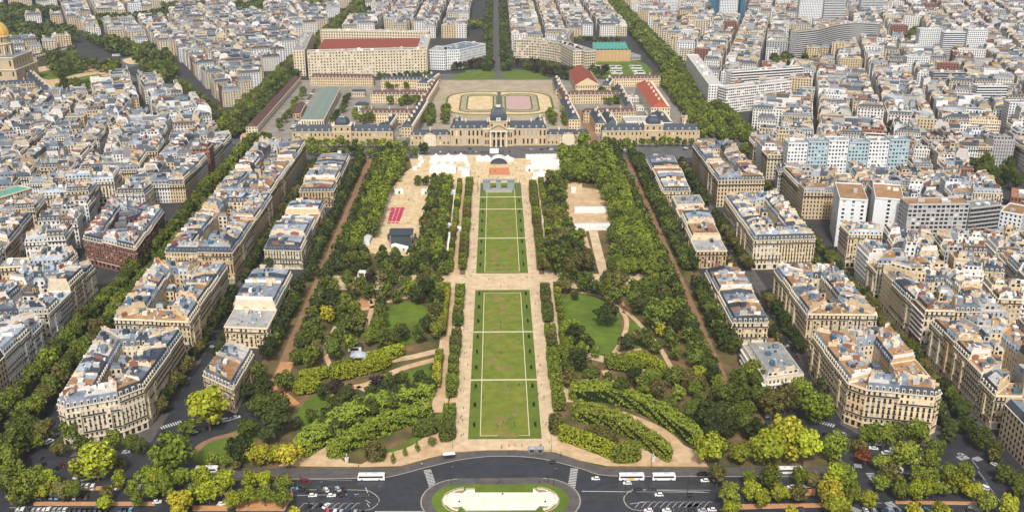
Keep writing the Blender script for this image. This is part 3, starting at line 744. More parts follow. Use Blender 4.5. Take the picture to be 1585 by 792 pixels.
# street trees
row('street_tree', -246.5, 446, 1050, 7.4, 5.6, ['mid', 'green', 'mid', 'olive'], 'of the right row on the left boulevard')
row('street_tree', -262.0, 440, 1050, 7.4, 5.6, ['mid', 'mid', 'green'], 'of the left row on the left boulevard')
row('street_tree', -181.5, 470, 960, 8.0, 4.1, ['dark', 'dark', 'olive'], 'along the park side of the left stone blocks', ((524, 534), (628, 648), (786, 796)))
row('street_tree', -169, 536, 960, 9, 3.6, ['dark', 'dark'], 'before the villas of the left street')
row('street_tree', 177.5, 480, 960, 8.0, 4.0, ['dark', 'dark', 'olive', 'dark'], 'along the park side of the right stone blocks', ((518, 536), (618, 670), (786, 818)))
row('street_tree', 166.5, 540, 960, 9.5, 3.2, ['dark', 'olive'], 'before the villas of the right street')
row('street_tree', 228, 450, 1010, 8.0, 4.2, ['dark', 'mid'], 'of the left row on the right avenue')
row('street_tree', 241, 460, 1010, 8.4, 4.0, ['dark', 'mid', 'olive'], 'of the right row on the right avenue')
for X in np.arange(-212, -96, 7.5): tree('street_tree', X, 1026 + rnd.uniform(-2, 2), 4.4 * rnd.uniform(0.8, 1.2), rnd.choice(['bright', 'green', 'mid']), 'of the row before the left academy wing')
for X in np.arange(112, 216, 7.5): tree('street_tree', X, 1027 + rnd.uniform(-2, 2), 4.0 * rnd.uniform(0.7, 1.2), rnd.choice(['green', 'mid', 'mid']), 'of the row before the right academy wing')
tree_px(902, 219, 28, 'green', 'before the gap right of the academy', 'street_tree'); tree_px(941, 222, 16, 'mid', 'before the gap right of the academy', 'street_tree')
for y0, y1, xs in ((985, 1015, np.arange(-195, -75, 9)), (985, 1012, np.arange(70, 140, 9))):
    for X in xs: tree('street_tree', X, rnd.uniform(y0, y0 + 14), 4.8 * rnd.uniform(0.8, 1.2), rnd.choice(['mid', 'green', 'dark']), 'of the belt between park and academy road')
for X0 in (-313, -306, -294, -287):
    row('street_tree', X0, 1070, 2700, 9.5, 5.4, ['mid', 'green', 'olive'] if X0 < -300 else ['mid', 'dark'], 'of the long avenue left of the barracks')
for X0 in (241, 249, 262, 271):
    row('street_tree', X0, 1045, 2800, 9.5, 5.4, ['mid', 'mid', 'green'], 'of the long avenue right of the barracks')
for X0 in (222, 231):
    row('street_tree', X0, 1062, 1400, 9.5, 4.8, ['mid', 'green'], 'of the inner rows right of the barracks')
for X0 in (-22, -14, 6, 15):
    row('street_tree', X0, 1470, 2800, 10, 4.6, ['dark', 'mid'], 'of the straight avenue beyond the academy')
def line_px(a, b_, n, d, cols, where, jit=3):
    for k in range(n):
        t = k / max(n - 1, 1)
        tree_px(a[0] + (b_[0] - a[0]) * t + rnd.uniform(-jit, jit), a[1] + (b_[1] - a[1]) * t + rnd.uniform(-1, 1), d * rnd.uniform(0.8, 1.2), rnd.choice(cols), where, 'street_tree')
line_px((265, 128), (350, 190), 16, 12, ['mid', 'dark'], 'of the slanting avenue towards the domed church')
line_px((275, 122), (362, 184), 14, 11, ['mid', 'green'], 'of the slanting avenue towards the domed church')
line_px((430, 196), (468, 140), 9, 12, ['mid', 'green'], 'of the left row in the barracks yard')
line_px((512, 196), (540, 148), 10, 11, ['mid', 'dark'], 'of the right row in the barracks yard')
for q, c in ((((548, 178), (575, 178), (577, 192), (550, 194)), 'mid'), (((660, 172), (672, 172), (670, 196), (658, 196)), 'mid'), (((686, 172), (694, 172), (694, 194), (684, 196)), 'mid'), (((848, 180), (858, 180), (860, 196), (850, 196)), 'mid'),
             (((868, 180), (880, 180), (882, 196), (870, 196)), 'mid'), (((930, 148), (950, 150), (955, 163), (935, 165)), 'mid'), (((600, 160), (650, 158), (650, 165), (600, 167)), 'mid'), (((600, 132), (630, 132), (630, 140), (600, 140)), 'mid')):
    wood(list(q), 7, 4.2, [c, 'green'], 'in the planted courts of the barracks', 'street_tree')
line_px((585, 118), (665, 116), 10, 11, ['dark', 'mid', 'blue'], 'of the row before the large beige ministry')
for q in ([(700, 104), (760, 98), (764, 106), (740, 108), (700, 112)], [(785, 98), (850, 105), (895, 118), (888, 126), (850, 122), (800, 104)], [(915, 112), (940, 116), (930, 120), (912, 118)]):
    wood(q, 8, 4.6, ['dark', 'mid', 'purple'], 'in the gardens round the half-round place', 'street_tree')
for q in ([(0, 42), (110, 48), (125, 68), (30, 75), (0, 70)], [(0, 15), (95, 20), (60, 36), (0, 40)], [(70, 90), (110, 86), (125, 100), (80, 104)], [(75, 108), (145, 102), (150, 110), (90, 122)], [(130, 62), (200, 72), (240, 80), (235, 86), (170, 84)], [(140, 35), (250, 25), (260, 38), (160, 48)],
          [(95, 134), (140, 140), (130, 150), (100, 150)], [(250, 15), (280, 12), (270, 30)], [(360, 12), (420, 8), (400, 30), (370, 30)], [(205, 95), (260, 85), (270, 110), (225, 118)], [(620, 0), (680, 0), (660, 8)],
          [(1190, 96), (1255, 98), (1262, 112), (1200, 114)], [(1500, 262), (1560, 272), (1575, 300), (1520, 292)], [(1345, 208), (1380, 206), (1382, 216), (1350, 216)], [(1220, 60), (1232, 60), (1230, 80), (1218, 78)], [(1395, 60), (1420, 50), (1418, 76), (1400, 80)],
          [(540, 18), (575, 18), (570, 40), (545, 40)], [(1530, 232), (1580, 240), (1580, 252), (1540, 246)], [(1290, 8), (1340, 4), (1340, 12)], [(1020, 8), (1045, 10), (1040, 20)]):
    wood(q, 10, 6.0, ['dark', 'mid', 'mid'], 'in the far clumps of trees', 'street_tree')
for q in ([(150, 112), (175, 100), (190, 108), (170, 118)], [(215, 128), (250, 112), (268, 122), (240, 138)], [(235, 108), (262, 95), (275, 118), (262, 124)], [(180, 84), (235, 76), (238, 82), (190, 90)], [(350, 196), (366, 182), (372, 200), (362, 212)], [(386, 178), (402, 172), (404, 186), (392, 190)], [(470, 8), (520, 6), (515, 20), (480, 24)], [(600, 60), (640, 58), (640, 66), (600, 68)], [(700, 40), (745, 38), (745, 46), (705, 48)],
          [(1290, 120), (1320, 118), (1322, 126), (1295, 128)], [(1560, 210), (1590, 214), (1590, 224), (1565, 222)], [(1150, 236), (1175, 240), (1172, 250), (1150, 248)], [(110, 300), (130, 298), (132, 308), (112, 310)], [(60, 330), (78, 326), (80, 338), (62, 342)], [(1040, 30), (1070, 34), (1062, 44), (1042, 40)], [(300, 10), (345, 6), (350, 16), (305, 22)]):
    wood(q, 8, 5.0, ['dark', 'mid', 'green'], 'in the far clumps of trees', 'street_tree')
line_px((845, 62), (905, 60), 14, 9, ['dark', 'mid'], 'of the row behind the curved office block')
line_px((905, 62), (960, 60), 10, 9, ['dark', 'mid'], 'of the row behind the curved office block')

# build: the largest in view of each kind one by one, the rest as one mass
def build_trees():
    vis = []
    for t in TREES:
        u, v = prj(t[1], t[2], t[3])
        m = t[3] * 2 / pscale(max(v, -150)) if -30 < u < 1615 and -40 < v < 830 else 0
        vis.append(m)
    single = set()
    for kind in ('park_tree', 'street_tree'):
        ids = sorted((i for i in range(len(TREES)) if TREES[i][0] == kind and vis[i] > 0), key=lambda i: -vis[i])
        single |= set(ids[:295])
    count = {}
    mass = {'park_tree': MB(), 'street_tree': MB()}
    order = sorted(single, key=lambda i: (TREES[i][5], TREES[i][2] if not TREES[i][5].startswith(('among', 'standing')) else TREES[i][1]))
    for i in order:
        name, X, Y, R, col, where, cone = TREES[i]
        key = where if where.startswith(('among', 'standing')) else where
        k = count.get((key, col), 0); count[(key, col)] = k + 1
        side = 'from the left' if where.startswith(('among', 'standing')) else 'from the front'
        r = thing(name, '%s %s tree %s, %s' % (nth(k), CNAME[col], side, where), 'tree', (X, Y, 0.1), rnd.uniform(0, 6.28), where if not where.startswith('among') else 'road trees in the foreground')
        r.scale = (R * rnd.uniform(0.9, 1.14), R * rnd.uniform(0.9, 1.1), R * rnd.uniform(0.82, 1.18))
        obj('trunk', rnd.choice(TRUNK_ME), r)
        c = obj('crown', CONE_ME[0] if cone else rnd.choice(CROWN_ME), r)
        c.color = (*vary(COL[col]), 1)
    groups = {}
    for i, t in enumerate(TREES):
        if i in single: continue
        name, X, Y, R, col, where, cone = t
        m = rnd.choice(FAR if Y > 1500 or vis[i] == 0 else LOW)
        a = rnd.uniform(0, 6.28); c, s = math.cos(a) * R, math.sin(a) * R
        mb = groups.setdefault((name, col), MB())
        mb.add(m, [[c, -s, 0, X], [s, c, 0, Y], [0, 0, R * 1.05, 0], [0, 0, 0, 1]])
    for name in ('park_tree', 'street_tree'):
        cols = [c for n, c in groups if n == name]
        if not cols: continue
        mb = MB()
        for k, c in enumerate(cols): mb.f += [(a, k) for a, _ in groups[(name, c)].f]
        for c in cols:
            if 'leaf_' + c not in M:
                mat('leaf_' + c, tuple(v * 1.1 for v in COL[c]), rough=0.75, island=0.45, spec=0.15, col2=tuple(v * 1.35 for v in COL[c]), scale=0.06)
        o = mb.build('distant_trees', ['leaf_' + c for c in cols])
        tag(o, 'the remaining trees of the park groves seen as one canopy' if name == 'park_tree' else 'trees of far avenues and squares merging into green bands', 'trees', kind='stuff')
build_trees()

# clipped hedges and box-cut trees: a dense leaf skin over a dark core
def clipped_mb(poly, z0, z1, size=0.42, dens=3.2, seed=0, dome=0.0, lump=0.0):
    rng = np.random.default_rng(seed); mb = MB(); poly = ccw(poly)
    cx, cy = sum(p[0] for p in poly) / len(poly), sum(p[1] for p in poly) / len(poly)
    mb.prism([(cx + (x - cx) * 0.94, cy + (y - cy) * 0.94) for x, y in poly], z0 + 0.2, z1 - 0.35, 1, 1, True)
    P, Nn = [], []
    for i in range(len(poly)):
        a = np.array(poly[i - 1]); b_ = np.array(poly[i]); d = b_ - a; L = float(np.hypot(*d))
        if L < 0.05: continue
        n = max(2, int(L * (z1 - z0) * dens)); t = rng.random(n)[:, None]
        p = np.concatenate([a + d * t, rng.uniform(z0, z1, (n, 1))], 1)
        nn = np.array([d[1] / L, -d[0] / L, 0.1]); P.append(p); Nn.append(np.tile(nn, (n, 1)))
    x0, x1 = min(p[0] for p in poly), max(p[0] for p in poly); y0, y1 = min(p[1] for p in poly), max(p[1] for p in poly)
    n = int((x1 - x0) * (y1 - y0) * dens * 1.4)
    q = np.stack([rng.uniform(x0, x1, n), rng.uniform(y0, y1, n)], 1)
    q = q[[inpoly(a, b_, poly) for a, b_ in q]]
    if len(q):
        r2 = ((q[:, 0] - cx) / max(x1 - cx, 0.1)) ** 2 + ((q[:, 1] - cy) / max(y1 - cy, 0.1)) ** 2
        P.append(np.concatenate([q, (z1 + dome * np.clip(1 - r2, 0, 1) + rng.normal(0, 0.12, len(q)))[:, None]], 1)); Nn.append(np.tile([[0, 0, 1.0]], (len(q), 1)))
    P = np.concatenate(P); Nn = np.concatenate(Nn)
    if lump:                                   # free-growing bank: crowns bulge out of it
        ph = rng.uniform(0, 6, 6)
        f = np.abs(np.sin(P[:, 0] * 0.55 + ph[0] + 0.3 * np.sin(P[:, 1] * 0.4))) * np.abs(np.sin(P[:, 1] * 0.5 + ph[1] + 0.4 * np.sin(P[:, 0] * 0.3 + ph[2])))
        up = np.clip((P[:, 2] - z0) / (z1 - z0), 0, 1)
        P[:, 2] += lump * (f - 0.3) * up * 1.6
        P[:, :2] += Nn[:, :2] * (lump * (np.sin(P[:, 2:3] * 1.3 + P[:, :1] * 0.7) * 0.5 + rng.normal(0, 0.25, (len(P), 1))))
    cards(P, Nn, size, rng, mb, 0)
    return mb

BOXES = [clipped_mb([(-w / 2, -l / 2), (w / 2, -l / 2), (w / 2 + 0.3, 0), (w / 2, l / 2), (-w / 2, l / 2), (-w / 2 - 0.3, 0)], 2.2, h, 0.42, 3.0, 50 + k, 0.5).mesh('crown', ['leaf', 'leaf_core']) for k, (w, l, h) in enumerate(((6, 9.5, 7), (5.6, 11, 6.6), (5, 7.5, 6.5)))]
tb = MB()
for a in (-3, 0, 3): tb.tube((0, a, 0), (0.05, a, 3.0), 0.18, 0.14, 6)
BOXTRUNK = tb.mesh('trunk', 'bark')
def clipped_row(X, y0, y1, step, sx, cols, where, skip=(), gap=0.08):
    y = y0; k = 0
    while y < y1:
        if not any(a < y < b_ for a, b_ in skip) and rnd.random() > gap:
            c = rnd.choice(cols)
            r = thing('clipped_tree', '%s clipped tree block from the front, %s' % (nth(k), where), 'clipped tree', (X + rnd.uniform(-0.3, 0.3), y, 0.18), 0, 'clipped trees lining the lawn')
            r.scale = (sx, rnd.uniform(0.85, 1.08), rnd.uniform(0.88, 1.08))
            obj('trunk', BOXTRUNK, r)
            o = obj('crown', rnd.choice(BOXES), r); o.color = (*vary(COL[c], 0.15), 1)
            k += 1
        y += step * rnd.uniform(0.95, 1.1)
cx_ = ['green', 'green', 'olive', 'mid']
clipped_row(-28.9, 452, 895, 11.5, 1.08, cx_, 'inner row left of the lawn', ((562, 582), (638, 668)))
clipped_row(-37.8, 500, 893, 9.5, 0.72, ['green', 'bright', 'green', 'mid', 'yellow'], 'outer row left of the lawn', ((636, 668), (530, 560)), 0.15)
clipped_row(29.0, 474, 895, 11.0, 1.16, cx_, 'inner row right of the lawn', ((636, 668),), 0.02)
clipped_row(37.2, 500, 893, 10.0, 0.85, ['green', 'bright', 'green', 'mid'], 'outer row right of the lawn', ((636, 668),), 0.05)

def hedge(label, px_top, h, col, dome=0.0, trunk=1.8, base=0.15, lump=0.0, name='clipped_hedge'):
    W = smooth(pp(px_top, h), 3, True); cx, cy = sum(p[0] for p in W) / len(W), sum(p[1] for p in W) / len(W)
    r = thing(name, label, 'hedge', (cx, cy, base), 0, 'clipped hedges of the gardens')
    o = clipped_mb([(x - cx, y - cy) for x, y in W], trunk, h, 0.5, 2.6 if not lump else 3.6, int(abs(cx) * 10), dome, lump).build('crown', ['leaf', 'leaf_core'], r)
    o.color = (*[v * (1.4 if lump else 1) for v in vary(COL[col], 0.04)], 1)
    if trunk > 0.5:
        t = MB(); P = [(x - cx, y - cy) for x, y in W][::4]
        for x, y in P: t.tube((x * 0.75, y * 0.75, 0), (x * 0.75, y * 0.75, trunk + 0.6), 0.16, 0.13, 6)
        t.build('trunk', 'bark', r)
hedge('small lime topped hedge block beside the orange path in the left garden', [(453, 589), (470, 584), (491, 585), (493, 594), (459, 599)], 6, 'bright')
hedge('narrow lime hedge block behind the small block, left garden', [(465, 574), (505, 566), (506, 573), (470, 581)], 6, 'bright')
hedge('longest flat topped hedge of the left garden, partly yellowed', [(514, 569), (560, 556), (598, 548), (602, 555), (570, 566), (541, 573), (516, 578)], 6.5, 'bright')
hedge('short lime hedge block just behind the longest left garden hedge', [(512, 562), (543, 553), (545, 558), (516, 568)], 6, 'green')
hedge('pale lime hedge block beside the blue-roofed kiosk, left garden', [(568, 546), (600, 536), (620, 531), (625, 537), (598, 546), (573, 551)], 6.5, 'bright')
hedge('domed clipped hedge drum beside the forecourt bus, left of the lawn', [(563, 691), (568, 685), (580, 682), (592, 686), (596, 694), (588, 700), (570, 700)], 6, 'olive', 1.4, 0.9)
hedge('low oval clipped hedge on stems beside the left sand walk', [(638, 660), (650, 650), (672, 646), (682, 650), (676, 660), (655, 666), (642, 666)], 5, 'mid', 0.4)
hedge('dark box hedge at the front end of the left walk', [(681, 654), (702, 652), (703, 664), (682, 668)], 6.5, 'mid', 0, 0.6)
hedge('long bent hedge wall edging the forecourt right of the lawn', [(868, 656), (884, 660), (920, 672), (958, 689), (950, 695), (918, 684), (880, 670), (866, 666)], 6.5, 'bright', 0, 0.5)
hedge('blocky end of the forecourt hedge right of the lawn', [(946, 694), (960, 686), (980, 681), (993, 690), (985, 697), (960, 699)], 7, 'green', 0.5, 0.3)
hedge('oval olive hedge mound behind the bent hedge wall', [(905, 662), (920, 656), (945, 664), (957, 674), (950, 681), (930, 676), (912, 670)], 6, 'olive', 0.7, 0.8)
hedge('tall clipped hedge box left of the bent hedge wall', [(851, 640), (869, 640), (870, 655), (853, 655)], 7, 'olive', 0, 0.8)
hedge('left one of two stilted hedges behind the right garden bank', [(936, 549), (949, 546), (975, 552), (994, 560), (990, 565), (960, 561), (939, 557)], 6.5, 'green')
hedge('yellowed stilted hedge beside the forked path, right garden', [(968, 546), (995, 543), (1020, 554), (1034, 571), (1020, 568), (991, 554)], 6.5, 'bright')
hedge('ochre topped hedge block by the right earth walk', [(1052, 574), (1066, 570), (1080, 573), (1095, 589), (1077, 590), (1057, 585)], 7, 'olive')

hedge('front bank of dense bright green bushes left of the lawn', [(506, 684), (540, 664), (600, 639), (655, 621), (666, 624), (664, 632), (610, 650), (560, 672), (520, 692)], 7.0, 'green', 0.6, 0.2, 0.15, 0.9, 'bush_bank')
hedge('rear bank of dense green bushes left of the lawn', [(455, 678), (510, 638), (570, 613), (655, 590), (668, 593), (666, 602), (600, 621), (540, 648), (476, 688)], 7.0, 'green', 0.6, 0.2, 0.15, 0.9, 'bush_bank')
hedge('front bank of dense green bushes right of the lawn', [(888, 622), (905, 621), (957, 636), (1000, 660), (1034, 684), (1040, 694), (1028, 694), (985, 668), (935, 645), (892, 634)], 7.0, 'green', 0.6, 0.2, 0.15, 0.9, 'bush_bank')
hedge('rear bank of dense bright green bushes right of the lawn', [(884, 592), (905, 588), (950, 592), (1005, 614), (1060, 642), (1088, 668), (1080, 676), (1040, 650), (990, 622), (940, 606), (888, 604)], 7.0, 'green', 0.6, 0.2, 0.15, 0.9, 'bush_bank')
# small cone-cut yews on the lawn borders and the young trees of the forecourt
yew = crown_mb(77, 160, 0.2, 1.0, 6, 0.5, True).mesh('crown', 'leaf')
for sgn, nm in ((-1, 'left'), (1, 'right')):
    k = 0
    for y0, y1 in parcels[:-1]:
        n = 3 if y1 - y0 > 50 else 1
        for j in range(n):
            r = thing('cone_yew', 'dark cone-cut yew, %s from the front on the %s lawn border' % (nth(k), nm), 'shrub', (sgn * 15.8, y0 + (y1 - y0) * (j + 0.55) / n, 0.2), rnd.uniform(0, 6), 'cone yews of the lawn borders')
            r.scale = (1.25, 1.25, 1.25); o = obj('crown', yew, r); o.color = (0.016, 0.03, 0.012, 1); obj('trunk', TRUNK_ME[0], r); k += 1
for k, (x, y) in enumerate(((609, 709), (627, 698), (646, 691), (669, 683))):
    X, Y = inv(x, y + 9)
    r = thing('young_tree', 'young slim tree on the forecourt sand, %s from the left' % nth(k), 'tree', (X, Y, 0.16), k, 'young trees of the forecourt')
    r.scale = (2.1, 2.1, 2.4); obj('trunk', TRUNK_ME[k % 3], r); o = obj('crown', CONE_ME[0] if k < 3 else CROWN_ME[0], r); o.color = (*COL['green'], 1)
# ------------------------------------------------------------------ buildings: shared builders
MATS = list(M.keys())
MI = {n: i for i, n in enumerate(MATS)}
def compress(mb):
    used = sorted({int(k) for _, m in mb.f for k in ([m] if np.isscalar(m) else np.unique(m))})
    mp = {u: i for i, u in enumerate(used)}
    lut = np.zeros(len(MATS), np.int32)
    for u, i in mp.items(): lut[u] = i
    mb.f = [(a, mp[int(m)] if np.isscalar(m) else lut[m]) for a, m in mb.f]
    return [MATS[u] for u in used]
def cbuild(mb, name, parent=None):
    mats = compress(mb)
    return mb.build(name, mats, parent)

PARTS = ('wall', 'roof', 'window', 'dormer', 'chimney', 'balcony', 'rear_wing')
def newparts(): return {k: MB() for k in PARTS}

def uvz(a, d, n, q):
    """facade coordinates (u along, z up, depth out) to world"""
    q = np.asarray(q, np.float32); out = np.empty(q.shape, np.float32)
    out[..., 0] = a[0] + d[0] * q[..., 0] + n[0] * q[..., 2]
    out[..., 1] = a[1] + d[1] * q[..., 0] + n[1] * q[..., 2]
    out[..., 2] = q[..., 1]
    return out

def facade(P, a, b, z0, H, floors, wall, hi, bay=2.7, wfrac=0.46, hfrac=0.62, glass='glass_dark', band=False, recess=0.28):
    a = np.array(a, float); b = np.array(b, float); L = float(np.hypot(*(b - a)))
    if L < 0.3: return
    d = (b - a) / L; n = np.array([d[1], -d[0]])
    nb = int(round(L / bay)); fh = (H - z0) / floors
    wi = MI[wall]; gi = MI[glass]
    if nb < 1 or L < 1.8:
        P['wall'].faces(uvz(a, d, n, [[(0, z0, 0), (L, z0, 0), (L, H, 0), (0, H, 0)]]), wi); return
    cw = L / nb
    iu, iz = np.meshgrid(np.arange(nb), np.arange(floors), indexing='ij'); iu = iu.ravel(); iz = iz.ravel()
    u0 = iu * cw; u1 = u0 + cw; v0 = z0 + iz * fh; v1 = v0 + fh
    w = cw * wfrac if not band else cw * 0.96
    w0 = u0 + (cw - w) / 2; w1 = w0 + w; x0 = v0 + fh * (1 - hfrac) * 0.55; x1 = x0 + fh * hfrac
    m = len(u0); Z = np.zeros(m); R = np.full(m, -recess)
    def qd(*c): return np.stack([np.stack(p, 1) for p in c], 1)
    if hi:
        ring = np.concatenate([qd((u0, v0, Z), (u1, v0, Z), (w1, x0, Z), (w0, x0, Z)), qd((u1, v0, Z), (u1, v1, Z), (w1, x1, Z), (w1, x0, Z)),
                               qd((u1, v1, Z), (u0, v1, Z), (w0, x1, Z), (w1, x1, Z)), qd((u0, v1, Z), (u0, v0, Z), (w0, x0, Z), (w0, x1, Z)),
                               qd((w0, x0, Z), (w1, x0, Z), (w1, x0, R), (w0, x0, R)), qd((w1, x0, Z), (w1, x1, Z), (w1, x1, R), (w1, x0, R)),
                               qd((w1, x1, Z), (w0, x1, Z), (w0, x1, R), (w1, x1, R)), qd((w0, x1, Z), (w0, x0, Z), (w0, x0, R), (w0, x1, R))])
        P['wall'].faces(uvz(a, d, n, ring), wi)
        rv = nr.random(m); pm = np.full(m, gi)
        if glass == 'glass_dark': pm[rv < 0.26] = MI['pane_pale']; pm[rv < 0.14] = MI['render_grey']; pm[rv < 0.07] = MI['stone_trim']
        P['window'].faces(uvz(a, d, n, qd((w0, x0, R), (w1, x0, R), (w1, x1, R), (w0, x1, R))), pm)
    else:
        P['wall'].faces(uvz(a, d, n, [[(0, z0, 0), (L, z0, 0), (L, H, 0), (0, H, 0)]]), wi)
        E_ = np.full(m, 0.06)
        P['window'].faces(uvz(a, d, n, qd((w0, x0, E_), (w1, x0, E_), (w1, x1, E_), (w0, x1, E_))), gi)

def strip_box(P, part, a, b, z0, z1, out, back, mi):
    """a bar running along facade a-b, from depth -back to +out"""
    a = np.array(a, float); b = np.array(b, float); L = float(np.hypot(*(b - a)))
    if L < 0.5: return
    d = (b - a) / L; n = np.array([d[1], -d[0]]); c = (a + b) / 2 + n * (out - back) / 2
    P[part].boxes([(c[0], c[1], (z0 + z1) / 2)], [(L / 2, (out + back) / 2, (z1 - z0) / 2)], mi, [d])

def inset(quad, ds):
    """convex quad inset by a distance per edge"""
    n = len(quad); lines = []
    for i in range(n):
        p = Vector(quad[i]); q = Vector(quad[(i + 1) % n]); d = (q - p).normalized()
        lines.append((p + Vector((-d.y, d.x)) * ds[i], d))
    out = []
    for i in range(n):
        (p, d), (q, e) = lines[i - 1], lines[i]
        den = d.x * e.y - d.y * e.x
        if abs(den) < 1e-6: out.append(tuple(q)); continue
        t = ((q.x - p.x) * e.y - (q.y - p.y) * e.x) / den
        out.append((p.x + d.x * t, p.y + d.y * t))
    return out

def lot(P, quad, floors, wall, roof, slope, top, sides, hi, fh=3.15, seed=0, wing=0.0, rise=3.7, far=False):
    """one house: walls with openings, mansard or flat roof, dormers, chimneys, balconies. sides: 's' street, 'c' court, 'p' party wall"""
    r = random.Random(seed)
    H = floors * fh + 0.9 + r.uniform(-0.7, 0.7)
    n = 4; q = quad; gz = 4.2 if floors > 4 and hi else 0.0
    bay_ = r.choice((2.15, 2.35, 2.6, 2.9)); wf = r.uniform(0.36, 0.46); hf = r.uniform(0.58, 0.68); nf = floors - (1 if gz else 0); f1 = (H - gz) / nf
    pat = r.choice(((1, nf - 1), (1, nf - 1), (0, nf - 1), (1, nf - 2), (nf - 1,)))
    for i in range(4):
        a, b = q[i], q[(i + 1) % 4]
        if sides[i] == 'p':
            P['wall'].faces([(a[0], a[1], 0), (b[0], b[1], 0), (b[0], b[1], H), (a[0], a[1], H)], MI[wall]); continue
        st = sides[i] == 's'
        if far:
            # far houses: openings only where a front can be seen from the tower side
            ny = -(b[0] - a[0]) / max(math.hypot(b[0] - a[0], b[1] - a[1]), 0.1)
            if ny > 0.25 or not st:
                P['wall'].faces([(a[0], a[1], 0), (b[0], b[1], 0), (b[0], b[1], H), (a[0], a[1], H)], MI[wall])
            else: facade(P, a, b, 0, H, floors, wall, False, 3.3 if a[1] < 1500 else 4.2, 0.44, 0.6)
            if st and ny <= 0.25 and roof != 'modern': strip_box(P, 'wall', a, b, H - 0.05, H + 0.3, 0.5, 0.05, MI['stone_trim'])
            continue
        if gz: facade(P, a, b, 0, gz, 1, wall, hi, bay_ * 1.5, 0.62, 0.7)
        facade(P, a, b, gz, H, nf, wall, hi, bay_ if st else 3.0, wf, hf)
        if not st: continue
        L = math.hypot(b[0] - a[0], b[1] - a[1]); d = np.array([(b[0] - a[0]) / L, (b[1] - a[1]) / L]); nn = np.array([d[1], -d[0]])
        if roof != 'modern':
            strip_box(P, 'wall', a, b, H - 0.05, H + 0.3, 0.55, 0.05, MI['stone_trim'])
            if hi:
                strip_box(P, 'wall', a, b, gz - 0.15, gz + 0.15, 0.25, 0.02, MI['stone_trim'])
                for f in pat:
                    z = gz + f * f1 + (0.02 if f else 0.2)
                    strip_box(P, 'balcony', a, b, z, z + 0.2, 0.78, 0.02, MI['stone_trim'])
                    strip_box(P, 'balcony', a, b, z + 0.21, z + 1.05, 0.77, -0.7, MI['rail_dark'])
                nb = int(round(L / bay_)); u = (np.arange(nb) + 0.5) * L / max(nb, 1)
                for f in range(1, nf):
                    if f in pat or r.random() < 0.35 or not nb: continue
                    c0 = np.array(a) + d * u[:, None] + nn * 0.2
                    P['balcony'].boxes(np.concatenate([c0, np.full((nb, 1), gz + f * f1 + 0.5)], 1), np.tile([[bay_ * wf * 0.6, 0.22, 0.38]], (nb, 1)), MI['rail_dark'], np.tile(d, (nb, 1)))
                # bow windows running up the front
                if L > 11 and r.random() < 0.6:
                    for uu in ([L * 0.5] if L < 15 or r.random() < 0.4 else [L * 0.22, L * 0.78]):
                        z0_, z1_ = gz + 0.1, gz + f1 * (nf - 1) + 0.1; w_ = 1.5; dp = 0.95
                        A0 = np.array(a) + d * (uu - w_); B0 = np.array(a) + d * (uu + w_); A1 = np.array(a) + d * (uu - w_ * 0.62) + nn * dp; B1 = np.array(a) + d * (uu + w_ * 0.62) + nn * dp
                        for s0, s1, bb in ((A0, A1, 0.9), (A1, B1, 1.8), (B1, B0, 0.9)):
                            if bb > 1: facade(P, s0, s1, z0_, z1_, nf - 1, wall, True, bb, 0.6, 0.62, recess=0.12)
                            else: P['wall'].faces([(s0[0], s0[1], z0_), (s1[0], s1[1], z0_), (s1[0], s1[1], z1_), (s0[0], s0[1], z1_)], MI[wall])
                        P['wall'].faces([(A0[0], A0[1], z1_), (A1[0], A1[1], z1_), (B1[0], B1[1], z1_), (B0[0], B0[1], z1_)], MI['stone_trim'])
                        P['wall'].faces([(B0[0], B0[1], z0_), (B1[0], B1[1], z0_), (A1[0], A1[1], z0_), (A0[0], A0[1], z0_)], MI['stone_trim'])
            elif floors > 4:
                strip_box(P, 'balcony', a, b, (floors - 1) * fh + 0.35, (floors - 1) * fh + 1.1, 0.6, 0.02, MI['rail_dark'])
        elif hi and r.random() < 0.6:
            for f in range(1, nf): strip_box(P, 'balcony', a, b, gz + f * f1 - 0.1, gz + f * f1 + 0.75, 0.9, 0.02, MI['render_white'])
    zt = H + 0.3
    cx = sum(p[0] for p in q) / 4; cy = sum(p[1] for p in q) / 4
    Lf = math.hypot(q[1][0] - q[0][0], q[1][1] - q[0][1]); Ls = min(math.hypot(q[2][0] - q[1][0], q[2][1] - q[1][1]), math.hypot(q[3][0] - q[0][0], q[3][1] - q[0][1]))
    fd = Vector((q[1][0] - q[0][0], q[1][1] - q[0][1])).normalized()
    if roof == 'mansard':
        dm = min(1.5, Ls * 0.2)
        iq = inset(q, [dm if s != 'p' else 0.0 for s in sides])
        z1 = zt + rise
        for i in range(4):
            a, b, c, d = q[i], q[(i + 1) % 4], iq[(i + 1) % 4], iq[i]
            part, m_ = ('roof', slope) if sides[i] != 'p' else ('wall', wall)
            P[part].faces([(a[0], a[1], zt - 0.3), (b[0], b[1], zt - 0.3), (c[0], c[1], z1), (d[0], d[1], z1)], MI[m_])
        m0 = ((iq[0][0] + iq[3][0]) / 2, (iq[0][1] + iq[3][1]) / 2); m1 = ((iq[1][0] + iq[2][0]) / 2, (iq[1][1] + iq[2][1]) / 2); zr = z1 + r.uniform(0.3, 1.4)
        lp = lambda p_, q_, t: (p_[0] + (q_[0] - p_[0]) * t, p_[1] + (q_[1] - p_[1]) * t)
        ns = 1 if far else max(1, min(3, int(Lf / 7))); ks = [0] + sorted(r.uniform(0.25, 0.75) if ns == 2 else (j + r.uniform(-0.2, 0.2)) / ns for j in range(1, ns)) + [1]
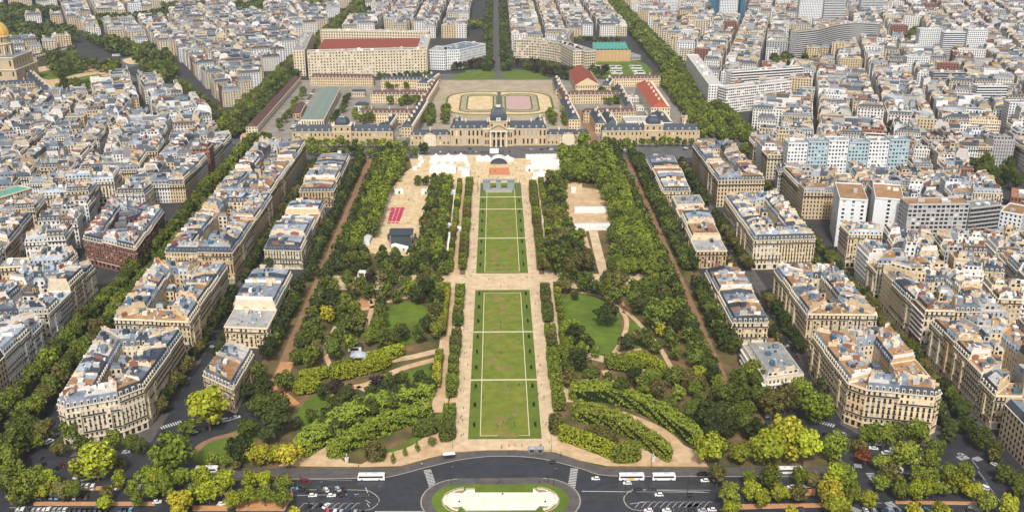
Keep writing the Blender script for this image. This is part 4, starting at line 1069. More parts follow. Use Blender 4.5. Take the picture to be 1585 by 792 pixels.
        for j in range(ns):
            g0, g1, h0, h1 = lp(iq[0], iq[1], ks[j]), lp(iq[0], iq[1], ks[j + 1]), lp(iq[3], iq[2], ks[j]), lp(iq[3], iq[2], ks[j + 1])
            zj = zr if ns == 1 else z1 + r.uniform(0.25, 1.7); rt = 0.5 if ns == 1 else r.uniform(0.35, 0.65)
            c0, c1 = lp(g0, h0, rt), lp(g1, h1, rt)
            ta = top if far or r.random() < 0.62 else r.choice(['zinc_mid', 'zinc_light', 'slate', 'flat_white']); tb_ = ta if far or r.random() < 0.6 else r.choice(['zinc_mid', 'zinc_light', 'slate'])
            P['roof'].faces([[(*g0, z1), (*g1, z1), (*c1, zj), (*c0, zj)]], MI[ta]); P['roof'].faces([[(*h1, z1), (*h0, z1), (*c0, zj), (*c1, zj)]], MI[tb_])
            if ns > 1:
                P['roof'].faces([[(*g1, z1), (*h1, z1), (*c1, zj)], [(*h0, z1), (*g0, z1), (*c0, zj)]], MI['zinc_mid'])
        P['wall'].faces([(*iq[1], z1), (*iq[2], z1), (*m1, zr)], MI[wall]); P['wall'].faces([(*iq[3], z1), (*iq[0], z1), (*m0, zr)], MI[wall])
        # dormers
        for i in range(4):
            if sides[i] == 'p' or (not hi and sides[i] == 'c') or (far and (q[(i + 1) % 4][0] - q[i][0]) < 2): continue
            a = np.array(q[i]); b = np.array(q[(i + 1) % 4]); L = float(np.hypot(*(b - a)))
            if L < 4: continue
            d = (b - a) / L; nn = np.array([d[1], -d[0]]); nb = int(L / 2.8)
            if nb < 1: continue
            u = (np.arange(nb) + 0.5) * L / nb
            ctr = a + d * u[:, None] - nn * (dm * 0.62)
            cen = np.concatenate([ctr, np.full((nb, 1), zt + 1.25)], 1)
            if not far: P['dormer'].boxes(cen, np.tile([[0.72, dm * 0.55, 0.98]], (nb, 1)), MI['stone_trim' if r.random() < 0.6 else 'zinc_light'], np.tile(d, (nb, 1)))
            fr = ctr + nn * (dm * 0.55 + 0.04) * (1 if not far else 0.75)
            ha = d * 0.45
            P['dormer'].faces(np.stack([np.concatenate([fr - ha, np.full((nb, 1), zt + 0.45)], 1), np.concatenate([fr + ha, np.full((nb, 1), zt + 0.45)], 1),
                                        np.concatenate([fr + ha, np.full((nb, 1), zt + 2.0)], 1), np.concatenate([fr - ha, np.full((nb, 1), zt + 2.0)], 1)], 1), MI['glass_dark'] if not far else MI['stone_pale'])
    else:
        iq = q; z1 = zt + 0.5; zr = z1
        for i in range(4):
            a, b = q[i], q[(i + 1) % 4]
            P['roof'].faces([(a[0], a[1], zt - 0.3), (b[0], b[1], zt - 0.3), (b[0], b[1], z1), (a[0], a[1], z1)], MI[wall])
        pq = inset(q, [0.35] * 4)
        for i in range(4):
            a, b, c, d = q[i], q[(i + 1) % 4], pq[(i + 1) % 4], pq[i]
            P['roof'].faces([(*a, z1), (*b, z1), (*c, z1), (*d, z1)], MI['stone_trim'])
            P['roof'].faces([(*c, z1), (*d, z1), (*d, z1 - 0.5), (*c, z1 - 0.5)], MI[wall])
        P['roof'].faces([(*p, z1 - 0.5) for p in pq], MI[top])
        z1 -= 0.5; zr = z1
        if roof == 'modern' and Lf > 7 and Ls > 7 and not far:
            sq = inset(q, [min(2.5, Ls * 0.22) if s != 'p' else 0.6 for s in sides])
            for i in range(4):
                facade(P, sq[i], sq[(i + 1) % 4], z1, z1 + 2.8, 1, wall, hi, bay=3.2, wfrac=0.6)
            P['roof'].faces([(*p, z1 + 2.8) for p in sq], MI[top]); iq = sq; z1 += 2.8; zr = z1
    # party walls stand a little above the roof; chimney stacks with pots ride on them
    for i in (1, 3):
        if sides[i] == 'p' and (hi or r.random() < (0.2 if far else 0.5)):
            strip_box(P, 'chimney', iq[i], iq[(i + 1) % 4], z1 - 0.8, zr + 0.25 + r.uniform(0, 0.5), 0.03, 0.4, MI[wall if r.random() < 0.7 else 'render_white'])
        if r.random() < (0.9 if roof == 'mansard' else 0.55):
            a = np.array(iq[i]); b = np.array(iq[(i + 1) % 4]); L = float(np.hypot(*(b - a)))
            if L < 3: continue
            d = (b - a) / L; nn = np.array([-d[1], d[0]])
            for t in ([0.28, 0.72] if hi or r.random() < 0.4 else [r.uniform(0.25, 0.75)]):
                ln = r.uniform(1.4, 3.4); c = a + d * (L * t) + nn * 0.4; top_z = zr + r.uniform(1.2, 2.4)
                P['chimney'].boxes([(c[0], c[1], (z1 - 1 + top_z) / 2)], [(min(ln, L * 0.22), 0.38, (top_z - z1 + 1) / 2)], MI[r.choice([wall, 'render_white', 'stone_pale', wall, wall, 'render_grey', 'stone_pale', 'brick_red'])], [d])
                if hi:
                    k = 4; us = (np.arange(k) - 1.5) * 0.55
                    cc = np.concatenate([c + d * us[:, None], np.full((k, 1), top_z + 0.3)], 1)
                    P['chimney'].boxes(cc, np.tile([[0.14, 0.14, 0.32]], (k, 1)), MI['chimney_pot'], np.tile(d, (k, 1)))
                elif not far:
                    P['chimney'].boxes([(c[0], c[1], top_z + 0.18)], [(min(ln, L * 0.22) * 0.85, 0.16, 0.18)], MI['chimney_pot'], [d])
    # roof clutter: lift heads, vents, skylights
    for k in range(r.randint(9, 16) if hi else 2 if far else r.choice((2, 3, 4))):
        u, v = r.uniform(0.15, 0.85), r.uniform(0.2, 0.8)
        x = (iq[0][0] * (1 - u) + iq[1][0] * u) * (1 - v) + (iq[3][0] * (1 - u) + iq[2][0] * u) * v
        y = (iq[0][1] * (1 - u) + iq[1][1] * u) * (1 - v) + (iq[3][1] * (1 - u) + iq[2][1] * u) * v
        big = r.random() < 0.25
        hx, hy, hz = (r.uniform(1.0, 1.9), r.uniform(0.9, 1.6), r.uniform(0.8, 1.4)) if big else (r.uniform(0.3, 0.9), r.uniform(0.3, 0.7), r.uniform(0.25, 0.6))
        zz = z1 + (zr - z1) * (1 - abs(v - 0.5) * 2)
        P['roof'].boxes([(x, y, zz + hz - 0.2)], [(hx, hy, hz)], MI[r.choice(['zinc_light', 'zinc_mid', 'slate', 'flat_grey'] if far else ['render_white', 'zinc_light', 'zinc_light', 'zinc_mid', 'flat_white', 'glass_blue', 'stone_pale', 'slate'])], [(fd.x, fd.y)])
    # rear wing into the courtyard
    if wing > 3 and sides[2] == 'c':
        w = r.uniform(0.32, 0.55); s = r.choice((0.0, 1 - w)); a = Vector(q[2]).lerp(Vector(q[3]), s); b = Vector(q[2]).lerp(Vector(q[3]), s + w)
        nn = Vector((-fd.y, fd.x)); c = b + nn * wing; d = a + nn * wing
        WP = {'wall': P['rear_wing'], 'window': P['rear_wing']}
        fl = max(2, floors - r.choice((0, 1, 1, 2))); h2 = fl * fh
        w4 = [tuple(a), tuple(d), tuple(c), tuple(b)]; w4 = ccw(w4)
        for i in range(4):
            if not hi: P['rear_wing'].faces([(*w4[i], 0), (*w4[(i + 1) % 4], 0), (*w4[(i + 1) % 4], h2), (*w4[i], h2)], MI[wall])
            else: facade(WP, w4[i], w4[(i + 1) % 4], 0, h2, fl, wall, False, bay=3.4)
        i4 = inset(w4, [0.9] * 4)
        for i in range(4): P['rear_wing'].faces([(*w4[i], h2), (*w4[(i + 1) % 4], h2), (*i4[(i + 1) % 4], h2 + 1.8), (*i4[i], h2 + 1.8)], MI[slope])
        P['rear_wing'].faces([(*p, h2 + 1.8) for p in i4], MI[r.choice([top, 'zinc_light', 'zinc_mid'])])

LOTS = []
WALLS = {'stone': (['stone_cream'] * 4 + ['stone_pale'] * 3 + ['stone_warm']), 'mixed': ['stone_cream', 'stone_pale', 'render_white', 'render_white', 'render_white', 'stone_pale', 'concrete_white', 'stone_cream'],
         'modern': ['render_white', 'render_white', 'concrete_white', 'stone_pale', 'render_grey', 'stone_cream', 'brick_red'], 'brick': ['brick_red']}
WN = {'stone_cream': 'cream stone', 'stone_pale': 'pale stone', 'stone_warm': 'tan stone', 'render_white': 'white', 'render_grey': 'grey', 'concrete_white': 'white concrete', 'brick_red': 'red brick'}
TN = {'zinc_light': 'pale zinc roof', 'zinc_mid': 'grey zinc roof', 'slate': 'slate roof', 'flat_brown': 'brown flat roof', 'flat_grey': 'grey flat roof', 'flat_white': 'white flat roof', 'tile_brown': 'brown roof', 'tile_red': 'red roof'}
def add_lot(quad, floors, wall, roof, slope, top, sides, where, wing, cat='apartment building', fh=3.15):
    cx = sum(p[0] for p in quad) / 4; cy = sum(p[1] for p in quad) / 4
    LOTS.append(dict(quad=quad, floors=floors, wall=wall, roof=roof, slope=slope, top=top, sides=sides, where=where, wing=wing, cx=cx, cy=cy, fh=fh, seed=len(LOTS)))

def block(poly, name, floors=6, depth=13.5, lot_len=20, walls='stone', modern=0.0, brown=0.15, jit=0.6, sidenames=('near side', 'right side', 'far side', 'left side')):
    poly = ccw(poly)
    ne = len(poly); iq = inset(poly, [depth] * ne)
    # narrow blocks: back to back
    def area(p): return sum(p[i - 1][0] * p[i][1] - p[i][0] * p[i - 1][1] for i in range(len(p))) / 2
    w1 = math.hypot(poly[1][0] - poly[0][0], poly[1][1] - poly[0][1]); w2 = math.hypot(poly[2][0] - poly[1][0], poly[2][1] - poly[1][1])
    if ne > 4: w1 = w2 = 44.0
    if min(w1, w2) < depth * 2 + 5:
        depth = min(w1, w2) * 0.36; iq = inset(poly, [depth] * ne)
    court = min(w1, w2) - 2 * depth
    for e in range(ne):
        a, b = poly[e], poly[(e + 1) % ne]; c, d = iq[(e + 1) % ne], iq[e]
        L = math.hypot(b[0] - a[0], b[1] - a[1]); k = max(1, int(round(L / lot_len)))
        cuts = [0] + [(i + rnd.uniform(-0.18, 0.18)) / k for i in range(1, k)] + [1]
        lp = lambda p, q, t: (p[0] + (q[0] - p[0]) * t, p[1] + (q[1] - p[1]) * t)
        for i in range(k):
            f0, f1, b0, b1 = lp(a, b, cuts[i]), lp(a, b, cuts[i + 1]), lp(d, c, cuts[i]), lp(d, c, cuts[i + 1])
            md = rnd.random() < modern
            wall = rnd.choice(WALLS['modern' if md else walls])
            roof = 'modern' if md else ('flat' if rnd.random() < brown * 0.6 else 'mansard')
            slope = rnd.choice(['slate', 'slate', 'zinc_mid', 'zinc_light'])
            top = rnd.choice(['flat_grey', 'flat_brown', 'flat_white', 'flat_grey']) if md else (('flat_brown' if rnd.random() < brown * 2.2 else rnd.choice(['zinc_light', 'zinc_light', 'zinc_mid', 'zinc_mid', 'flat_grey', 'flat_white'])))
            fl = max(2, floors + rnd.choice((0, 0, 0, -1, 1) if jit > 0.5 else (0, 0, 0)) + (1 if md else 0))
            add_lot([f0, f1, b1, b0], fl, wall, roof, slope, top, 'spcp', '%s of the %s' % (sidenames[e], name), court * 0.5 * rnd.uniform(0.7, 0.98) if court > 7 and rnd.random() < 0.85 else 0.0)

def strip(poly, name, floors, n, walls='stone', brown=0.5):
    """a free-standing row: lots lie across the full width; poly = near-left, near-right, far-right, far-left"""
    a, b, c, d = poly
    lp = lambda p, q, t: (p[0] + (q[0] - p[0]) * t, p[1] + (q[1] - p[1]) * t)
    for i in range(n):
        t0, t1 = i / n, (i + 1) / n
        # front edge on the right side (park or street), seen from outside
        f0, f1, b1, b0 = lp(b, c, t0), lp(b, c, t1), lp(a, d, t1), lp(a, d, t0)
        sides = 's' + ('s' if i == n - 1 else 'p') + 's' + ('s' if i == 0 else 'p')
        top = rnd.choice(['flat_brown', 'zinc_light', 'flat_brown', 'zinc_light', 'flat_grey'])
        add_lot([f0, f1, b1, b0], floors + rnd.choice((0, 0, 0, 1)), rnd.choice(WALLS[walls]), 'flat' if top.startswith('flat') and rnd.random() < 0.35 else 'mansard', rnd.choice(['slate', 'slate', 'zinc_mid']), top, sides, name, 0.0)

SL = ('front', 'park side', 'far end', 'boulevard side'); SR = ('front', 'avenue side', 'far end', 'park side')
block([(-221, 440), (-216, 437), (-193, 446), (-184, 456), (-183, 521), (-230, 523)], 'nearest left stone block', 7, 15.5, 19, 'stone', 0, 0.10, 0.0, ('left corner', 'front', 'right corner', 'park side', 'far end', 'boulevard side'))
block([(-229, 542), (-184, 538), (-184, 626), (-234, 630)], 'second left stone block', 7, 16, 20, 'stone', 0, 0.25, 0.0, SL)
block([(-234, 655), (-187, 652), (-187, 784), (-235, 786)], 'third left stone block', 7, 16, 20, 'stone', 0, 0.12, 0.0, SL)
block([(-236, 797), (-190, 795), (-190, 956), (-237, 962)], 'fourth left stone block', 7, 16, 20, 'stone', 0, 0.12, 0.0, SL)
block([(177, 456), (184, 449), (216, 442), (221, 446), (222, 520), (175, 512)], 'nearest right stone block', 7, 15.5, 19, 'stone', 0, 0.42, 0.0, ('left corner', 'front', 'right corner', 'avenue side', 'far end', 'park side'))
block([(181, 542), (222, 540), (222, 618), (180, 614)], 'second right stone block', 7, 16, 19, 'stone', 0, 0.25, 0.0, SR)
block([(181, 674), (226, 676), (227, 784), (181, 772)], 'third right stone block', 7, 16, 20, 'stone', 0, 0.12, 0.0, SR)
block([(186, 822), (226, 823), (227, 950), (187, 945)], 'fourth right stone block', 7, 16, 20, 'stone', 0, 0.12, 0.0, SR)
strip([(-163, 487), (-143, 471), (-142, 514), (-160, 525)], 'nearest villa group left of the park', 4, 2)
strip([(-168, 552), (-142, 549), (-142, 630), (-169, 632)], 'second villa row left of the park', 4, 3)
strip([(-172, 682), (-145, 680), (-146, 790), (-174, 790)], 'third villa row left of the park', 4, 5)
strip([(-173, 826), (-144, 826), (-145, 940), (-174, 940)], 'fourth villa row left of the park', 4, 5)
add_lot([(163, 484), (161, 522), (138, 522), (140, 478)], 4, 'stone_pale', 'modern', 'slate', 'flat_grey', 'ssss', 'nearest villa right of the park, grey flat roof', 0.0)
strip([(139, 552), (161, 552), (163, 638), (139, 636)], 'second villa row right of the park', 4, 4)
strip([(141, 678), (163, 678), (166, 800), (143, 798)], 'third villa row right of the park', 4, 5)
strip([(139, 824), (163, 824), (167, 930), (140, 930)], 'fourth villa row right of the park', 4, 5)

# landmarks reserve their ground so that the ordinary blocks keep clear of it
RESERVED = []                                  # world polygons
def reserve(poly): RESERVED.append(list(poly))
reserve(rect(-271, 245, 300, 1056)); reserve(rect(-318, 276, 1060, 1405)); reserve(rect(-318, -283, 1058, 3000)); reserve(rect(239, 276, 1000, 3000)); reserve(rect(-25, 19, 1400, 3000))
# ------------------------------------------------------------------ landmark buildings
def part_objs(P, root, names=PARTS):
    made = {}
    for k in PARTS:
        if P[k].f:
            up = {'rear_wing': None, 'window': 'wall', 'balcony': 'wall', 'dormer': 'roof', 'chimney': 'roof'}.get(k)
            o = made[k] = cbuild(P[k], k, made.get(up, root))
            if up: o['kind'] = 'stuff'

def localise(P, cx, cy):
    for mb in P.values(): mb.f = [(a - np.array([cx, cy, 0], np.float32), m) for a, m in mb.f]

def bar(name, label, cat, front, depth, H, floors, wall, roof='gable', top='slate_blue', rise=5.0, bay=3.0, hi=False, wfrac=0.42, hfrac=0.55, band=False, group=None, dorm=True, glass='glass_dark', chim=True, reserve_=True, root=None, trim=True, hip=True):
    """a long building along a polyline front (left to right seen from outside), of constant depth"""
    P = newparts(); n = len(front)
    F_ = [Vector(p) for p in front]; Bk = []; Rd = []
    for i in range(n):
        d = (F_[min(i + 1, n - 1)] - F_[max(i - 1, 0)]).normalized(); nn = Vector((-d.y, d.x))
        Bk.append(F_[i] + nn * depth); Rd.append(F_[i] + nn * depth / 2)
    for i in range(n - 1):
        facade(P, F_[i], F_[i + 1], 0, H, floors, wall, hi, bay, wfrac, hfrac, glass, band)
        facade(P, Bk[i + 1], Bk[i], 0, H, floors, wall, False, bay, wfrac, hfrac, glass, band)
        if trim: strip_box(P, 'wall', F_[i], F_[i + 1], H - 0.1, H + 0.35, 0.45, 0.05, MI['stone_trim'] if wall.startswith('stone') else MI[wall])
    facade(P, Bk[0], F_[0], 0, H, floors, wall, False, bay, wfrac, hfrac, glass, False)
    facade(P, F_[-1], Bk[-1], 0, H, floors, wall, False, bay, wfrac, hfrac, glass, False)
    for i in range(n - 1):
        a, b, c, d, r0, r1 = F_[i], F_[i + 1], Bk[i + 1], Bk[i], Rd[i], Rd[i + 1]
        if roof == 'gable':
            e = (b - a).normalized()
            if i == 0 and n == 2 or i == 0: r0 = r0 + e * min(depth * 0.28, (b - a).length * 0.3) * (1 if rise > 3 and hip else 0)
            if i == n - 2: r1 = r1 - e * min(depth * 0.28, (b - a).length * 0.3) * (1 if rise > 3 and hip else 0)
            z = H + rise
            P['roof'].faces([(*a, H), (*b, H), (*r1, z), (*r0, z)], MI[top]); P['roof'].faces([(*c, H), (*d, H), (*r0, z), (*r1, z)], MI[top])
            if i == 0: P['roof' if hip else 'wall'].faces([(*d, H), (*a, H), (*r0, z)], MI[top if hip else wall])
            if i == n - 2: P['roof' if hip else 'wall'].faces([(*b, H), (*c, H), (*r1, z)], MI[top if hip else wall])
            if dorm:
                L = (b - a).length; k = int(L / (bay * 1.6)); nn = Vector((e.y, -e.x))
                for j in range(k):
                    p = a + e * (L * (j + 0.5) / k) - nn * (depth * 0.10)
                    P['dormer'].boxes([(p.x, p.y, H + rise * 0.2 + 0.6)], [(0.7, depth * 0.07, 0.9)], MI['stone_trim'], [(e.x, e.y)])
                    f = p + nn * (depth * 0.07 + 0.05); h_ = e * 0.42
                    P['dormer'].faces([(*(f - h_), H + rise * 0.2), (*(f + h_), H + rise * 0.2), (*(f + h_), H + rise * 0.2 + 1.2), (*(f - h_), H + rise * 0.2 + 1.2)], MI['glass_dark'])
            if chim:
                L = (b - a).length
                for j in range(int(L / 22)):
                    p = r0.lerp(r1, (j + 0.5) / max(1, int(L / 22)))
                    P['chimney'].boxes([(p.x, p.y, z + 0.6)], [(0.6, 1.3, 1.8)], MI['stone_pale'], [(e.x, e.y)])
        else:
            P['roof'].faces([(*a, H + 0.01), (*b, H + 0.01), (*c, H + 0.01), (*d, H + 0.01)], MI[top])
            for s0, s1 in ((a, b), (c, d)) + (((d, a),) if i == 0 else ()) + (((b, c),) if i == n - 2 else ()):
                strip_box(P, 'roof', s0, s1, H, H + 0.9, 0.02, 0.4, MI[wall])
            L = (b - a).length
            for j in range(max(1, int(L / 9))):
                p = a.lerp(b, rnd.uniform(0.1, 0.9)).lerp(d.lerp(c, rnd.uniform(0.1, 0.9)), rnd.uniform(0.25, 0.75))
                hz = rnd.uniform(0.5, 1.6)
                P['roof'].boxes([(p.x, p.y, H + hz)], [(rnd.uniform(0.8, 2.6), rnd.uniform(0.8, 1.8), hz)], MI[rnd.choice(['render_white', 'flat_white', 'zinc_light', 'render_grey'])], [((b - a).normalized().x, (b - a).normalized().y)])
    cx, cy = F_[n // 2].x, F_[n // 2].y
    if reserve_:
        m = 5; reserve([tuple(p) for p in F_] + [tuple(p) for p in Bk[::-1]])
    localise(P, cx, cy)
    r = root or thing(name, label, cat, (cx, cy, 0), 0, group)
    part_objs(P, r)
    return r

def bpx(name, label, a, b_, depth, H, fl, wall, roof='gable', top='tile_brown', rise=4.5, cat='building', **k):
    return bar(name, label, cat, pp([a, b_]) if not isinstance(a, list) else pp(a), depth, H, fl, wall, roof, top, rise, **k)

def dome_faces(mb, cx, cy, z0, r0, h, n=16, rings=8, mi=0, square=0.0, p=1.0, exp=1.0):
    """a dome from z0 up; square > 0 squares its plan"""
    prof = [(r0 * math.cos(t) ** p, z0 + h * math.sin(t) ** exp) for t in [k * math.pi / 2 / rings for k in range(rings + 1)]]
    def pt(r, z, a):
        c, s = math.cos(a), math.sin(a)
        k = 1 / max(abs(c), abs(s)) if square else 1
        k = 1 + (k - 1) * square
        return (cx + r * c * k, cy + r * s * k, z)
    for (ra, za), (rb, zb) in zip(prof[:-1], prof[1:]):
        mb.faces([[pt(ra, za, 2 * math.pi * k / n), pt(ra, za, 2 * math.pi * (k + 1) / n), pt(rb, zb, 2 * math.pi * (k + 1) / n), pt(rb, zb, 2 * math.pi * k / n)] for k in range(n)], mi)

# --- the military academy
EY = 1036.0
r = bar('academy_building', 'long golden stone academy with central blue dome and columned portico facing the park', 'building', [(-52.5, EY), (49.5, EY)], 17, 18.0, 2, 'stone_gold', 'gable', 'slate_blue', 7.0, 4.5, True, 0.40, 0.62)
L = lambda x: x - (49.5) ; 
g = MB(); X0 = 0.0
pv = MB()
# local coordinates: root stands at the front's right end
ox, oy = r.location.x, r.location.y
def PB(mb, x0, x1, y0, y1, z0, z1, m): mb.boxes([((x0 + x1) / 2 - ox, (y0 + y1) / 2 - oy, (z0 + z1) / 2)], [((x1 - x0) / 2, (y1 - y0) / 2, (z1 - z0) / 2)], MI[m])
cxp = -1.5
PB(pv, cxp - 16, cxp + 16, EY - 2.0, EY + 12, 0, 18.6, 'stone_gold')
PB(pv, cxp - 9.5, cxp + 9.5, EY - 1.9, EY + 14, 18.6, 26.5, 'stone_gold')
PB(pv, cxp - 17, cxp + 17, EY - 2.6, EY + 1, 17.9, 18.9, 'stone_trim')
cbuild(pv, 'pavilion', r)
wn_ = MB()
for x in (-13.5, -11, 11, 13.5): PB(wn_, cxp + x - 0.7, cxp + x + 0.7, EY - 2.05, EY - 1.9, 2.0, 6.5, 'glass_dark'); PB(wn_, cxp + x - 0.7, cxp + x + 0.7, EY - 2.05, EY - 1.9, 9.5, 14.5, 'glass_dark')
for x in (-4.6, 0, 4.6):
    PB(wn_, cxp + x - 1.3, cxp + x + 1.3, EY - 2.06, EY - 1.9, 0.2, 7.0, 'glass_dark'); PB(wn_, cxp + x - 1.0, cxp + x + 1.0, EY - 2.06, EY - 1.9, 9.5, 14.0, 'glass_dark')
for x in (-7, 7): PB(wn_, cxp + x - 0.8, cxp + x + 0.8, EY - 1.96, EY - 1.8, 21, 24, 'glass_dark')
cbuild(wn_, 'portico_window', r)['kind'] = 'stuff'
for x in (-8.2, -2.6, 2.6, 8.2):
    c_ = MB(); c_.cyl(cxp + x - ox, EY - 4.2 - oy, 0.3, 15.2, 0.85, 0.7, 12, MI['stone_trim']); c_.boxes([(cxp + x - ox, EY - 4.2 - oy, 15.6)], [(1.05, 1.05, 0.4)], MI['stone_trim']); c_.boxes([(cxp + x - ox, EY - 4.2 - oy, 0.25)], [(1.1, 1.1, 0.25)], MI['stone_trim'])
    cbuild(c_, 'column', r)
pd = MB(); PB(pd, cxp - 9.6, cxp + 9.6, EY - 5.2, EY - 2.0, 16.0, 17.6, 'stone_trim')
for y, s in ((EY - 5.3, 1), (EY - 2.01, -1)):
    t = [(cxp - 10 - ox, y - oy, 17.6), (cxp + 10 - ox, y - oy, 17.6), (cxp - ox, y - oy, 22.2)]
    pd.faces(t if s > 0 else t[::-1], MI['stone_gold'])
for a, b_ in (((cxp - 10.4, 17.55), (cxp, 22.6)), ((cxp, 22.6), (cxp + 10.4, 17.55))):
    pd.faces([(a[0] - ox, EY - 5.7 - oy, a[1]), (b_[0] - ox, EY - 5.7 - oy, b_[1]), (b_[0] - ox, EY - 1.9 - oy, b_[1]), (a[0] - ox, EY - 1.9 - oy, a[1])], MI['zinc_mid'])
cbuild(pd, 'pediment', r)
dm = MB(); PB(dm, cxp - 10.2, cxp + 10.2, EY - 2.6, EY + 15, 26.4, 27.2, 'stone_trim')
dome_faces(dm, cxp - ox, EY + 6.2 - oy, 27.2, 9.0, 13.5, 24, 9, MI['slate_blue'], 0.75, 0.75)
cbuild(dm, 'dome', r)
ck = MB(); ck.boxes([(cxp - ox, EY - 2.2 - oy, 28.6)], [(2.2, 0.6, 2.0)], MI['stone_trim']); ck.boxes([(cxp - ox, EY - 2.6 - oy, 28.9)], [(1.1, 0.3, 1.1)], MI['pane_pale'])
cbuild(ck, 'clock', r)
for a in range(4):
    t = math.pi / 4 + a * math.pi / 2
    rb = MB()
    pts = [(cxp + 9.0 * 1.25 * math.cos(k * math.pi / 16) ** 0.75 * math.cos(t), EY + 6.2 + 9.0 * 1.25 * math.cos(k * math.pi / 16) ** 0.75 * math.sin(t), 27.2 + 13.5 * math.sin(k * math.pi / 16)) for k in range(8)]
    for p, q in zip(pts[:-1], pts[1:]): rb.tube((p[0] - ox, p[1] - oy, p[2]), (q[0] - ox, q[1] - oy, q[2]), 0.4, 0.4, 5, MI['zinc_light'])
    cbuild(rb, 'dome_rib', r)
ln = MB(); ln.boxes([(cxp - ox, EY + 6.2 - oy, 41.4)], [(2.2, 2.2, 0.9)], MI['stone_trim']); ln.tube((cxp - ox, EY + 6.2 - oy, 42), (cxp - ox, EY + 6.2 - oy, 49), 0.16, 0.08, 6, MI['metal_dark'])
cbuild(ln, 'lantern', r)
for sgn, nm in ((-1, 'left'), (1, 'right')):
    a, b_ = (-95, -52.8) if sgn < 0 else (49.8, 95)
    r2 = bar('academy_wing', 'low golden stone wing joining the domed academy on its %s' % nm, 'building', [(a, EY + 1), (b_, EY + 1)], 12, 11.0, 2, 'stone_gold', 'gable', 'slate_blue', 5.0, 4.2, True, 0.34, 0.5)
    ox2, oy2 = r2.location.x, r2.location.y; m = (a + b_) / 2
    cp_ = MB(); cp_.boxes([(m - ox2, EY + 0.2 - oy2, 6)], [(6.0, 1.2, 6.0)], MI['stone_trim'])
    cp_.faces([(m - 6.5 - ox2, EY - 1.02 - oy2, 12), (m + 6.5 - ox2, EY - 1.02 - oy2, 12), (m - ox2, EY - 1.02 - oy2, 15)], MI['stone_gold'])
    for s in (-1, 1): cp_.faces([(m - ox2, EY - 1.2 - oy2, 15.1), (m - ox2, EY + 5 - oy2, 15.1), (m + s * 7 - ox2, EY + 5 - oy2, 11.9), (m + s * 7 - ox2, EY - 1.2 - oy2, 11.9)], MI['slate_blue'])
    for x in (-4, -1.4, 1.4, 4): cp_.cyl(m + x - ox2, EY - 1.5 - oy2, 0, 11.5, 0.5, 0.45, 8, MI['stone_trim'])
    cbuild(cp_, 'portico', r2)
    a, b_ = (-221, -114) if sgn < 0 else (109, 214)
    r3 = bar('barracks_wing', 'long golden stone barracks front with domed gate pavilion %s of the academy' % nm, 'building', [(a, EY + 10), (b_, EY + 10)], 14, 13.0, 2, 'stone_gold', 'gable', 'slate_blue', 6.5, 4.4, True, 0.32, 0.45)
    ox3, oy3 = r3.location.x, r3.location.y; m = a + 53 if sgn < 0 else a + 55
    gp = MB(); gp.boxes([(m - ox3, EY + 15 - oy3, 10)], [(10, 7, 10)], MI['stone_gold']); gp.boxes([(m - ox3, EY + 15 - oy3, 20.4)], [(10.6, 7.6, 0.45)], MI['stone_trim']); gp.boxes([(m - ox3, EY + 15 - oy3, 13.2)], [(10.4, 7.4, 0.3)], MI['stone_trim'])
    cbuild(gp, 'gate_pavilion', r3)
    dm = MB(); dome_faces(dm, m - ox3, EY + 15 - oy3, 20.8, 7.6, 7.5, 20, 6, MI['slate_blue'], 0.9, 0.6); dm.boxes([(m - ox3, EY + 15 - oy3, 28.4)], [(3, 2, 0.5)], MI['zinc_light'])
    cbuild(dm, 'dome', r3)
    dr = MB(); dr.boxes([(m - ox3, EY + 7.9 - oy3, 3.6)], [(2.3, 0.15, 3.6)], MI['glass_dark'])
    dr.cyl(0, 0, 0, 0.01, 0.01, 0.01, 3, MI['glass_dark'])
    for x in (-6.5, 6.5): dr.boxes([(m + x - ox3, EY + 7.92 - oy3, 3.5), (m + x - ox3, EY + 7.92 - oy3, 9), (m + x - ox3, EY + 7.92 - oy3, 16.5)], [(0.8, 0.12, 1.4)] * 3, MI['glass_dark'])
    dr.boxes([(m - ox3, EY + 7.92 - oy3, 16.5)], [(0.9, 0.12, 1.5)], MI['glass_dark'])
    cbuild(dr, 'gate', r3)['label'] = 'dark arched gateway'

